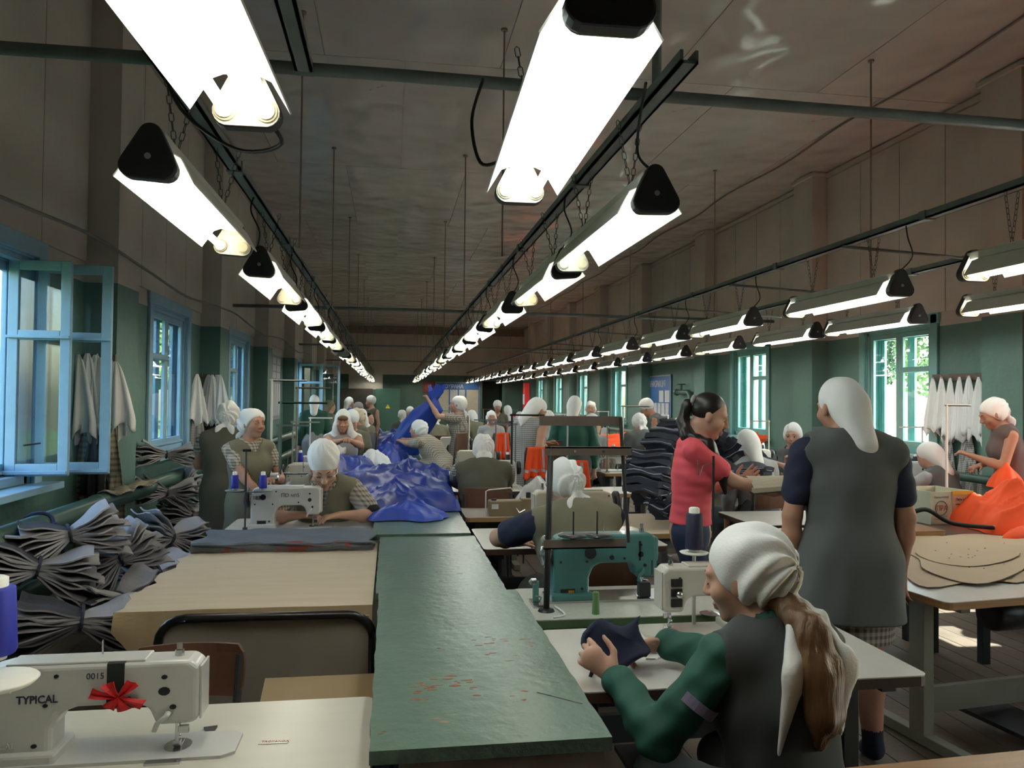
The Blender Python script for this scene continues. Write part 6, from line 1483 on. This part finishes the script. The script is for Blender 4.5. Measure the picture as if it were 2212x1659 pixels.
# orange cloth and vests in the orange row
M_refl = mat('grey_reflective_tape', (.42, .42, .44), .4, var=.05)
def vest_hang(label, px, py, y, wd, ln, rz=0):
    q = W(px, py, y=y); t = thing('orange_vest', label, 'vest', (q.x, y, q.z), rz)
    def f(u, v):
        s_ = (u-.5)*2; return (s_*wd*.5*(.75+.3*v), .05*math.cos(s_*1.4)+.022*math.sin(s_*10)*v, -ln*v*(1-.06*abs(math.sin(s_*4))))
    MB().grid(f, 18, 12, .01).build('cloth', M_org, t, True)
    MB().grid(lambda u, v: tuple(Vector(f(u, .70+.09*v))+Vector((0, -.012, 0))), 18, 2, .002).build('reflective_band', M_refl, t)
    MB().grid(lambda u, v: tuple(Vector(f(.72+.10*v, .05+.62*u))+Vector((0, -.012, 0))), 10, 2, .002).build('reflective_band', M_refl, t)
for lab, px, py, y, wd, ln, cl in (('orange vest with grey bands hanging behind the khaki vest woman', 1242, 995, 6.6, .32, .42, 'tall chair draped with the orange vest with grey bands'), ('orange cloth hanging beside the standing check dress', 1162, 966, 7.3, .26, .32, 'tall chair draped with orange cloth beside the check dress'), ('orange vest hanging far left of the check dress', 1085, 935, 9.8, .22, .36, 'tall chair draped with the far orange vest')):
    vest_hang(lab, px, py, y, wd, ln); q = W(px, py, y=y); c = chair(q.x, y+.30, PI-.0, cl); c.rotation_euler.z = 0; c.scale = (.6, 1, (q.z)/.845)
def on_top(px, py, z=.755): return W(px, py, z=z)
for k, (px, py, z, rx, ry, h, lab, tb) in enumerate(((1350, 964, .755, .85, .45, .28, 'long orange pile lying behind the white printed box', 'white table under the long orange pile'),       (1175, 985, .755, .16, .14, .10, 'orange piece under the hands of the check dress', 'small table before the standing check dress'), (1060, 925, .755, .3, .4, .22, 'orange pile at a far table', 'far table under an orange pile'), (1125, 915, .755, .4, .4, .22, 'orange pile before the far women', 'farthest table with an orange pile'), (1200, 935, .755, .3, .35, .2, 'orange pile behind the check dress', 'table with orange pile behind the check dress'))):
    q = on_top(px, py, z)
    if tb: rect_table('work_table', tb, q.x, q.y+.1, max(.7, rx*2.2), max(.5, ry*2.2), .752, M_whiteR, M_edgew, legs='4', m_leg=M_legp)
    heap(lab, q.x, q.y+.1, rx, ry, h, .753, M_org, k*1.7, k*.3, k=10, nu=40, nv=22)
q = on_top(1600, 1030); yb = q.y+.15
rect_table('work_table', 'table under the yellow taped box and black quilted pile', q.x, yb-.2, 1.2, .9, .752, M_whiteR, M_edgew, legs='4', m_leg=M_legp)
carton('taped_box', 'yellow taped card box under the orange pile', q.x-.02, yb, .753, .66, .34, .22, M_paperc, .1, flaps=False)
heap('orange pile filling the yellow taped box', q.x-.06, yb, .30, .17, .16, .93, M_org, 3.3, 0, k=10, nu=40, nv=22)
heap('black quilted jacket pile beside the yellow taped box', q.x+.12, yb-.45, .36, .22, .34, .753, M_den, 2.0, .3, k=9)
# orange heaps on tables, added out of sight so sunlit bounce tints the ceiling
for k, (x, y) in enumerate(((4.9, 21.5), (4.9, 25.2), (4.9, 28.9), (4.9, 31.6), (5.35, 4.7), (5.4, 8.95))):
    rect_table('added_table', ('table under the added orange heap at the fourth sunny window', 'table under the added orange heap at the fifth sunny window', 'table under the added orange heap at the sixth sunny window', 'table under the added orange heap at the last sunny window', 'table under the added orange heap near the pattern table', 'table under the added orange heap behind the standing grey dress')[k], x, y, .8, 1.1, .62, M_whiteR, M_edgew, legs='4', m_leg=M_legp)
    heap(('added orange heap at the fourth sunny window', 'added orange heap at the fifth sunny window', 'added orange heap at the sixth sunny window', 'added orange heap at the last sunny window', 'added orange heap near the pattern table', 'added orange heap behind the standing grey dress')[k], x, y, .36, .48, .26, .622, M_org, k*2.1, 0, k=8, nu=40, nv=22)
q = W(1375, 975, y=9.0); bw_ = carton('white_box', 'small white printed box beside the navy bundles', q.x, 8.8, .752, .30, .2, .14, M_paper, 0, flaps=False); MB().b2((-.08, -.102, .05), (.0, -.1005, .10)).build('red_mark', M_red, bw_)
q = W(1130, 1075, y=6.35); pb = heap('clear plastic bag of blue pieces behind the tan machine', q.x+.02, 5.84, .20, .15, .30, .752, M_plas, 3.7, 0, name='plastic_bag', cat='bag', k=10, nu=34, nv=22)
heap('dark jacket heap on the machine table beyond the reaching woman', .98, 9.1, .24, .2, .22, .78, M_den, 1.4, 0, k=10, nu=30, nv=18)
q = W(665, 1005, y=6.7); heap('white cloth bag behind the woman in glasses', q.x, 6.75, .17, .15, .22, .756, M_scarf, .7, 0, name='cloth_bag', cat='bag', k=9, nu=30, nv=18)
gp = W(835, 1055, y=5.6); tag(MB().box((gp.x, 5.62, .84), (.17, .12, .03), .2).build('green_tray', mat('green_plastic_tray', (.04, .15, .09), .4, var=.2, vscale=30)), 'green plastic tray beside the blue crumple', 'tray')
tgp = thing('orange_tag', 'orange heart shaped tag with handwritten name on a stand', 'tag', tuple(W(1645, 945, y=7.0))); MB().prism([(0, -.06), (.05, -.03), (.06, .01), (.04, .03), (.01, .02), (-.03, .03), (-.05, .06), (-.06, .0), (-.05, -.05)], -.004, .004).build('tag_card', M_org, tgp); text('Anno', .04, M_txt, tgp, (-.045, -.005, -.035), (PI/2, 0, 0)); MB().cyl((0, 0, -.06), (0, 0, .752-W(1645, 945, y=7.0).z), .005, 6).build('tag_stick', M_shade, tgp)
# ================================================================== the women at work
def T3(px, py, y): return tuple(W(px, py, y=y))
def seat_for(I, label, rz):
    x, y = I['x'], I['y']; h = I['sit']
    c = chair(x, y, rz, label, group='chairs of the seated women'); c.scale = (1, 1, max(.6, (h-.012)/.44)); return c
# --- woman in green jacket and grey vest, sewing at the near white table
I1 = person('woman in green jacket, grey vest and long tailed white scarf sewing navy cloth', (1606, 1152, 2.08), .30, sit=.45, lean=.13, head=(.50, .20, 0), H=1.64, build=1.04, hscale=1.07,
       LH=T3(1330, 1462, 2.22), RH=T3(1432, 1392, 2.42), eL=(-.5, -.3, -.9), eR=(.7, -.2, -.9), hdl=(-.55, .25, .42), hdr=(-.85, .05, -.12), pnl=(.5, .7, -.3), pnr=(.0, -.6, -.5), curl=.75, name='person',
       wear=[('top', M_gjack, dict(sl=1.93, collar=1, i=.012, wr=.0035, wf=34)), ('vest', M_dgrey, dict(i=.022, nr=.085, wr=.002, arm=.0)), ('trousers', M_dgrey, dict(i=.008))], scarf='long', hair=(M_brhair, 'low'), res=.0062, eyes='closed')
seat_for(I1, 'dark wooden chair under the woman in green jacket', .30)
st_ = I1['SL']+(I1['EL']-I1['SL'])*.42; ax_ = nrm(I1['EL']-I1['SL']); pr_ = nrm(np.cross(ax_, [0, -1, .2]))
q_ = MB().grid(lambda u, v: tuple(st_+ax_*(.028*v)+(nrm(np.array([0, -1, .1])-ax_*float(np.array([0, -1, .1])@ax_))*math.cos((u-.5)*1.8)+pr_*math.sin((u-.5)*1.8))*.0745), 10, 2, .002)
q_.build('lilac_stripe', mat('lilac_reflective', (.30, .26, .42), .5, var=.05), I1['root'])
def navy_piece():
    c = W(1330, 1395, y=2.36)
    f = lambda u, v: (c.x+(u-.5)*.17+.015*math.sin(v*6), c.y+(v-.5)*.06+.03*math.sin(u*5), c.z+.05*(u-.4)+(v-.5)*.13*(1-.25*u)+.014*math.sin(u*9+v*5))
    tag(MB().grid(f, 14, 10, .012).build('navy_cloth_piece', M_navy, None, True), 'small navy cloth piece held in both hands over the white table', 'cloth')
navy_piece()
# --- woman in grey dress seen from behind
I2 = person('standing woman in grey dress and navy sleeves turned away, white headscarf down her back', (1812, 822, 3.22), -.22, lean=.03, head=(.35, .10, 0), build=1.06,
       LH=None, RH=None, wear=[('top', M_navy, dict(sl=.62, i=.014)), ('dress', M_chkg, dict(hem=.545, flare=.86, i=.012, arm=.0)), ('dress', M_greyc, dict(hem=.64, flare=1.04, i=.030, wr=.005, wf=24, nr=.088, arm=-.03)), ('socks', M_sock2)], scarf='shawl', skin=M_skin2, res=.0075, hair=(M_dkhair, 'x'), eyes=None)
# --- woman in pink shirt reading a book
I3 = person('young woman in pink shirt and jeans with long dark ponytail holding an open book', (1532, 850, 4.0), -1.92, lean=.03, head=(.0, .34, 0), build=.90,
       RH=T3(1672, 1064, 3.90), LH=T3(1592, 1046, 4.18), eR=(.35, -.5, -1), eL=(-.3, -.5, -1), hdr=(1, .08, .04), hdl=(.75, .0, .45), pnr=(0, 0, 1), pnl=(0, .6, .5), curl=.35,
       wear=[('top', M_pink, dict(sl=.62, drop=-.045, i=.015, wr=.002, wf=44, ws=(.4, .4, 1.6), nr=.072)), ('trousers', M_jean, dict(i=-.006, wr=.001)), ('socks', M_black)], scarf=None, hair=(M_dkhair, 'pony'), res=.0065, eyes='closed')
q = W(1655, 1046, y=3.93)
bk = thing('open_book', 'open thick pattern book resting on the forearm of the woman in pink', 'book', tuple(q)); bk.rotation_euler = (.15, -.06, .05)
MB().b2((-.13, -.10, -.022), (.13, .10, -.014)).build('cover', mat('dark_book_cover', (.06, .05, .045), .6, var=.1), bk); MB().b2((-.125, -.095, -.014), (.125, .095, .010)).build('page_block', mat('aged_pages', (.50, .46, .36), .8, var=.12, vscale=40, stretch=(.2, .2, 10)), bk)
MB().grid(lambda u, v: (-.125+.25*u, -.095+.19*v, .011+.045*math.sin(PI*min(1, v*1.1))*(1-.4*u)), 8, 8, .002).build('lifted_page', MATS['aged_pages'], bk)
bs = thing('black_rod_stand', 'thin black rod with wire hook standing behind the green jacket', 'thread stand', (W(1542, 1200, y=3.35).x, 3.36, .7455)); zt_ = W(1542, 985, y=3.35).z-.7455
MB().cyl((0, 0, 0), (0, 0, zt_), .006, 8).build('rod', M_rub, bs); MB().tube([(0, 0, zt_-.03), (-.05, 0, zt_-.045), (-.06, 0, zt_-.09), (-.075, 0, zt_-.09), (-.075, 0, zt_-.02)], .0025, 6).build('wire_hook', M_steel, bs)
# --- woman in khaki vest, elbow on the green worktable
I4 = person('woman in khaki vest and navy sleeves leaning her elbow on the green worktable', (1214, 998, 4.02), .12, sit=.45, lean=.22, side=-.05, head=(.30, .25, -.1), build=1.2,
       LH=T3(1120, 1172, 4.28), RH=T3(1262, 1170, 4.45), eL=(-1, .12, -.12), eR=(.6, -.4, -.8), hdl=(.8, .3, -.05), wear=[('top', M_navy, dict(sl=.66, i=.014)), ('vest', M_khaki, dict(i=.026, arm=.012, wr=.003, nr=.078)), ('trousers', M_dgrey, {})], scarf='tail', res=.0075, eyes=None, skin=M_skin)
seat_for(I4, 'wooden chair under the woman in khaki vest', .12)
# --- woman in glasses at the lettered machine
I5 = person('woman in glasses and white cap bent over the lettered machine', (700, 974, 5.30), PI, sit=.46, lean=.40, head=(.12, .36, .05), build=1.12, hscale=1.14,
       RH=T3(655, 1112, 5.20), LH=T3(735, 1112, 5.18), eL=(-1, .1, -.5), eR=(1, .1, -.5), hdl=(-.85, -.3, -.1), hdr=(.85, -.2, -.1), curl=.35, wear=[('top', M_chkg, dict(sl=.72, i=.012)), ('vest', M_khaki, dict(i=.024, nr=.082, vneck=.10)), ('cuff', M_black), ('trousers', M_dgrey, {})], scarf='cap', glasses=True, skin=M_skin, res=.0068, eyes='closed', hair=(M_brhair, 'x'))
seat_for(I5, 'wooden chair under the woman in glasses', PI)
# --- smiling woman and the one beside her
I6 = person('smiling woman in check blouse and khaki pinafore with eyes closed', (548, 881, 5.95), PI+.62, lean=-.02, head=(.18, -.05, -.08), build=.96, LH=T3(590, 1035, 5.80), RH=T3(572, 1085, 5.75), eL=(-.8, -.6, -.6), eR=(.7, -.3, -1), curl=.6,
       wear=[('top', M_chk, dict(sl=.45, i=.012, collar=1)), ('dress', M_khaki, dict(hem=.45, i=.020, nr=.085, vneck=.06, arm=.0)), ('socks', M_sock2)], scarf='tied', hair=(M_brhair, 'x'), skin=M_skin2, res=.0068, eyes='closed')
hp6 = I6['hp']; MB().tube([hp6(.026*t, .0985-.016*t*t, -.0655+.010*t*t) for t in np.linspace(-1, 1, 11)], [.0008]+[.0022]*9+[.0008], 6).build('smiling_mouth', mat('mouth_dark', (.20, .06, .05), .6, var=0), I6['root'])
c_ = W(593, 1030, y=5.74); tag(MB().lathe([(.028, -.03), (.032, -.026), (.032, .026), (.028, .03)], tuple(c_), 16, 'X').build('tin', M_steel), 'small round steel tin in the hand of the smiling woman', 'tin')
for k in range(3):
    p_ = I6['chest']+I6['Fw']*(.118+.01*k)-I6['U1']*(.02+.10*k)+I6['Rt']*-.02
    MB().lathe([(.004, 0), (.009, .003), (.007, .006)], tuple(p_), 10, 'Y').build('button', M_rub, I6['root'])
I7 = person('woman in olive pinafore and white scarf standing with her back turned by the pipes', (495, 868, 6.65), .25, lean=.05, head=(-.2, .15, .1), build=1.06, LH=T3(452, 1005, 6.9), RH=T3(545, 1060, 6.9), wear=[('top', M_chkg, dict(sl=.35, i=.012)), ('dress', M_chkg, dict(hem=.42, i=.010, flare=.82)), ('dress', M_olive, dict(hem=.50, i=.024, nr=.082, arm=.0)), ('socks', M_sock2)], scarf='tail', res=.009, eyes=None, face=False)
I8 = person('woman in dark olive vest and check sleeves sewing with her back turned', (1042, 946, 6.50), -.05, sit=.46, lean=.30, head=(.1, .45, .1), build=1.15, LH=T3(1000, 1050, 6.85), RH=T3(1090, 1050, 6.85), eL=(-1, -.2, -.6), eR=(1, -.2, -.6), wear=[('top', M_chkd, dict(sl=.62, i=.012)), ('vest', M_olive, dict(i=.022, drop=.16, nr=.08)), ('trousers', M_dgrey, {})], scarf='tied', hair=(M_dkhair, 'x'), res=.009, eyes=None, face=False, skin=M_skin2)
seat_for(I8, 'wooden chair under the woman in dark olive vest', 0)
I9 = person('woman in fine check dress reaching far across the green worktable', (902, 904, 10.3), 1.05, sit=.50, lean=.72, head=(.0, -.25, 0), build=1.1, LH=T3(852, 952, 10.75), RH=T3(862, 948, 10.95), eL=(-.4, -.4, -.8), eR=(.5, -.3, -.6), wear=[('dress', M_chk, dict(hem=.4, sl=.5, i=.014))], scarf='tied', glasses=True, res=.011, eyes='closed')
seat_for(I9, 'wooden chair under the reaching woman', 1.05)
I10 = person('woman in grey striped dress standing with raised blue cloth in both hands', (987, 856, 11.0), 1.30, lean=.0, head=(.1, -.05, 0), LH=T3(928, 868, 10.9), RH=T3(900, 885, 11.1), eL=(-.3, 0, -1), eR=(.3, 0, -1), wear=[('dress', M_chkg, dict(hem=.45, sl=.5, i=.014))], scarf='tail', res=.011, eyes='closed')
pts = [W(px, py, y=yy) for px, py, yy in ((944, 838, 10.95), (936, 862, 10.95), (925, 885, 11.0), (905, 915, 11.1), (885, 950, 11.2), (872, 985, 11.3))]
rr_ = [.13, .06, .20, .24, .26, .24]
def colm(u, v):
    t = u*5; i = min(4, int(t)); f = t-i; c = pts[i].lerp(pts[i+1], f); r = rr_[i]*(1-f)+rr_[i+1]*f; a = 2*PI*v
    r *= 1+.16*math.sin(a*4+u*5)+.08*math.sin(a*9+u*11)
    return (c.x+r*math.cos(a)*.9, c.y+r*math.sin(a)*.5, c.z+.06*math.sin(a*3)*(1 if u < .15 else .2))
tag(MB().grid(colm, 30, 28).build('raised_cloth', M_bluel, None, True), 'long blue nylon cloth lifted high and gathered at its neck', 'cloth')
I11 = person('woman in check dress and white headscarf standing bent over her work', (1162, 863, 8.0), -.95, lean=.14, head=(-.15, .45, 0), build=1.08, LH=T3(1178, 958, 8.15), RH=T3(1172, 962, 7.85), eR=(.4, -.6, -1), wear=[('dress', M_chkd, dict(hem=.42, i=.016))], scarf='shawl', hair=(M_dkhair, 'x'), skin=M_skin2, res=.009, eyes='closed')
I12 = person('woman in dark green jacket and long white headscarf standing turned away', (1243, 857, 8.8), -.25, head=(-.3, .1, 0), build=1.1, wear=[('top', M_gjack, dict(sl=1.8, i=.018, drop=.2)), ('trousers', M_dgrey, {})], scarf='shawl', res=.011, eyes=None, face=False)
C_ = []
def crowd(label, aim, rz, **k):
    k.setdefault('res', .012 if aim[2] < 10 else (.015 if aim[2] < 14 else .019)); k.setdefault('fingers', aim[2] < 9.5); k.setdefault('eyes', 'closed' if k['res'] < .016 else None)
    I = person(label, aim, rz, **k)
    if I['sit'] is not None and k.get('stool', True): seat_for(I, 'wooden chair of the '+' '.join(label.split()[:9]), rz)
    return I
crowd('woman in khaki blouse standing with arms folded by a sunny window', (1276, 867, 12.0), PI-.3, wear=[('top', M_khaki, dict(sl=.3, i=.014)), ('trousers', M_greyc, {})], LH=T3(1270, 915, 11.8), RH=T3(1282, 917, 11.8))
crowd('woman in white headband seated facing the near end behind machine 020', (1279, 902, 9.75), PI, sit=.46, head=(0, .35, 0), lean=.15, wear=[('top', M_ltgrey, dict(sl=.5, i=.012)), ('trousers', M_dgrey, {})], scarf='cap', skin=M_skin)
crowd('woman in white scarf bent low behind the steel handwheel', (1240, 908, 10.8), PI+.2, sit=.44, head=(0, .6, 0), lean=.25, wear=[('top', M_black, dict(sl=.5, i=.012)), ('trousers', M_dgrey, {})], scarf='tied', hair=(M_dkhair, 'x'))
crowd('woman in light grey shirt and white cap seated turned away', (1378, 895, 10.0), .25, sit=.46, lean=.25, head=(0, .2, 0), build=1.2, wear=[('top', M_greyc, dict(sl=.5, i=.014)), ('trousers', M_dgrey, {})], scarf='tied', face=False, eyes=None)
crowd('woman in sleeveless grey vest leaning over by the information board', (1398, 868, 11.3), 1.1, lean=.35, head=(0, .4, 0), wear=[('vest', M_greyc, dict(i=.014)), ('trousers', M_dgrey, {})], scarf='cap', skin=M_skin2)
crowd('woman in white cap peering over the navy bundles', (1470, 904, 9.5), PI, sit=.46, wear=[('top', M_ltgrey, dict(sl=.5, i=.014)), ('trousers', M_dgrey, {})], scarf='tail', eyes='open', res=.010)
crowd('woman in pale shawl seated turned away by the second sunny window', (1612, 930, 6.25), .1, sit=.46, lean=.2, head=(0, .2, 0), wear=[('top', M_ltgrey, dict(sl=1.5, i=.014)), ('trousers', M_dgrey, {})], scarf='shawl', face=False, eyes=None)
I17 = crowd('woman in black shirt and grey vest looking back over her shoulder', (1712, 916, 7.35), 1.75, sit=.46, lean=.05, head=(.75, .05, 0), res=.009, LH=T3(1690, 1005, 7.0), RH=T3(1700, 1000, 7.3), wear=[('top', M_black, dict(sl=.72, i=.012)), ('vest', M_greyc, dict(i=.022)), ('trousers', M_dgrey, {})], scarf='tail', eyes='open', skin=M_skin)
crowd('woman in pinkish white scarf seated beside the pale emblem box', (2004, 957, 6.35), .35, sit=.46, lean=.25, head=(.2, .2, 0), res=.010, LH=T3(1945, 1020, 6.5), wear=[('top', M_ltgrey, dict(sl=.4, i=.014)), ('vest', M_greyc, dict(i=.022)), ('trousers', M_dgrey, {})], scarf='shawl', face=False, eyes=None)
I19 = crowd('woman in brown dress standing with orange cloth by the hanging scarves', (2143, 866, 6.0), 1.15, lean=.12, head=(.1, .4, 0), res=.010, LH=T3(2100, 985, 6.0), RH=T3(2118, 1005, 6.2), eL=(-.4, -.4, -1), wear=[('dress', M_brwnc, dict(hem=.5, i=.016))], scarf='tied', hair=(M_dkhair, 'x'), skin=M_skin2)
c_ = W(2095, 1010, y=6.0); heap('orange cloth held by the woman in brown dress', c_.x+.16, 5.78, .16, .12, .22, .90, M_org, 3.0, .5, k=10, nu=28, nv=18)
# left row, facing the near end
crowd('woman under a white draped hood holding blue cloth at her chin', (741, 887, 8.75), PI+.05, sit=.47, head=(0, .12, 0), res=.009, lean=.08, LH=T3(757, 952, 8.35), RH=T3(738, 952, 8.35), eL=(-1, 0, -.9), eR=(1, 0, -.9), wear=[('vest', M_ltgrey, dict(i=.010)), ('trousers', M_dgrey, {})], scarf='hood', hair=(M_brhair, 'bang'), skin=M_skin2, eyes='closed')
crowd('woman in white cap and beige blouse seated behind the hooded woman', (761, 893, 10.3), PI, sit=.46, head=(0, .35, 0), lean=.1, wear=[('top', M_khaki, dict(sl=.5, i=.012)), ('trousers', M_dgrey, {})], scarf='cap')
crowd('woman in cream scarf turned sideways in the left row', (768, 883, 11.6), PI-.9, sit=.47, wear=[('top', M_khaki, dict(sl=.5, i=.012)), ('trousers', M_dgrey, {})], scarf='tied', scarf_m=M_scarfy, hair=(mat('red_hair', (.30, .11, .04), .5), 'x'))
crowd('dark haired woman with loose white scarf in the left row', (781, 884, 12.6), PI+.1, sit=.47, wear=[('top', M_khaki, dict(sl=.5, i=.012)), ('trousers', M_dgrey, {})], scarf='hood', hair=(M_dkhair, 'bang'))
crowd('dark haired woman with shawl on her shoulders resting on the worktable', (797, 891, 13.7), PI+.9, sit=.45, lean=.25, wear=[('top', M_ltgrey, dict(sl=.3, i=.012)), ('trousers', M_dgrey, {})], scarf=None, hair=(M_dkhair, 'x'))
crowd('woman in green jacket and white scarf standing by the fourth left window', (680, 854, 13.0), .3, head=(-.3, 0, 0), wear=[('top', M_gjack, dict(sl=1.8, i=.016)), ('trousers', M_ltgrey, {})], scarf='shawl', face=False, eyes=None)
crowd('woman in dull scarf standing behind the open sash of the fourth window', (714, 864, 14.0), -.9, wear=[('top', M_khaki, dict(sl=.4, i=.014)), ('trousers', M_dgrey, {})], scarf='shawl', scarf_m=M_khaki)
crowd('woman in blue blouse and white scarf standing far behind the frames', (756, 858, 17.5), -.8, wear=[('top', mat('blue_blouse', (.05, .09, .28), .8), dict(sl=.6, i=.014)), ('trousers', M_dgrey, {})], scarf='shawl')
crowd('woman in white turban and sleeveless top standing before the cabinet', (800, 858, 17.5), PI-.9, head=(-.8, 0, 0), wear=[('vest', M_olive, dict(i=.010)), ('trousers', M_dgrey, {})], scarf='cap')
crowd('woman in grey shawl bending low before the dark door', (776, 868, 15.5), -.9, lean=.3, wear=[('top', M_dgrey, dict(sl=.6, i=.014)), ('trousers', M_dgrey, {})], scarf='shawl', scarf_m=M_ltgrey)
# far middle
crowd('woman in white cap standing in the far doorway', (1075, 868, 15.5), PI, wear=[('top', M_olive, dict(sl=.4, i=.014)), ('trousers', M_dgrey, {})], scarf='cap', skin=M_skin2)
crowd('woman in white shawl seated far before the doorway', (1096, 876, 16.5), .2, sit=.50, wear=[('top', M_ltgrey, dict(sl=.6, i=.014)), ('trousers', M_dgrey, {})], scarf='shawl')
crowd('woman in white scarf facing out behind far orange piece', (1062, 888, 13.4), PI, sit=.46, wear=[('top', M_ltgrey, dict(sl=.4, i=.014)), ('trousers', M_dgrey, {})], scarf='tied', skin=M_skin2)
crowd('woman in khaki dress bending beyond the striped dress', (1018, 877, 14.7), .6, sit=.50, lean=.5, wear=[('top', M_khaki, dict(sl=.3, i=.014)), ('trousers', M_dgrey, {})], scarf='shawl')
crowd('woman in khaki shirt with broad back beneath the raised blue cloth', (940, 890, 13.9), .1, sit=.46, lean=.15, build=1.2, wear=[('top', M_khaki, dict(sl=.5, i=.016)), ('trousers', M_dgrey, {})], scarf='tied', face=False, eyes=None)
crowd('woman in white scarf beside the pale frame stand', (868, 886, 17.0), .2, sit=.46, wear=[('top', M_greyc, dict(sl=.4, i=.014)), ('trousers', M_dgrey, {})], scarf='tied')
crowd('woman in white scarf behind the one at the pale frame stand', (886, 882, 18.4), PI, sit=.47, wear=[('top', M_greyc, dict(sl=.4, i=.014)), ('trousers', M_dgrey, {})], scarf='cap', skin=M_skin2)
crowd('woman in white scarf hidden behind the standing check dress', (1183, 888, 9.0), -.1, sit=.47, wear=[('top', M_ltgrey, dict(sl=.4, i=.014)), ('trousers', M_dgrey, {})], scarf='shawl', face=False, eyes=None)
crowd('woman in white shawl bent low left of the check dress', (1122, 890, 14.5), .1, sit=.45, wear=[('top', M_ltgrey, dict(sl=.4, i=.014)), ('trousers', M_dgrey, {})], scarf='shawl', face=False, eyes=None)
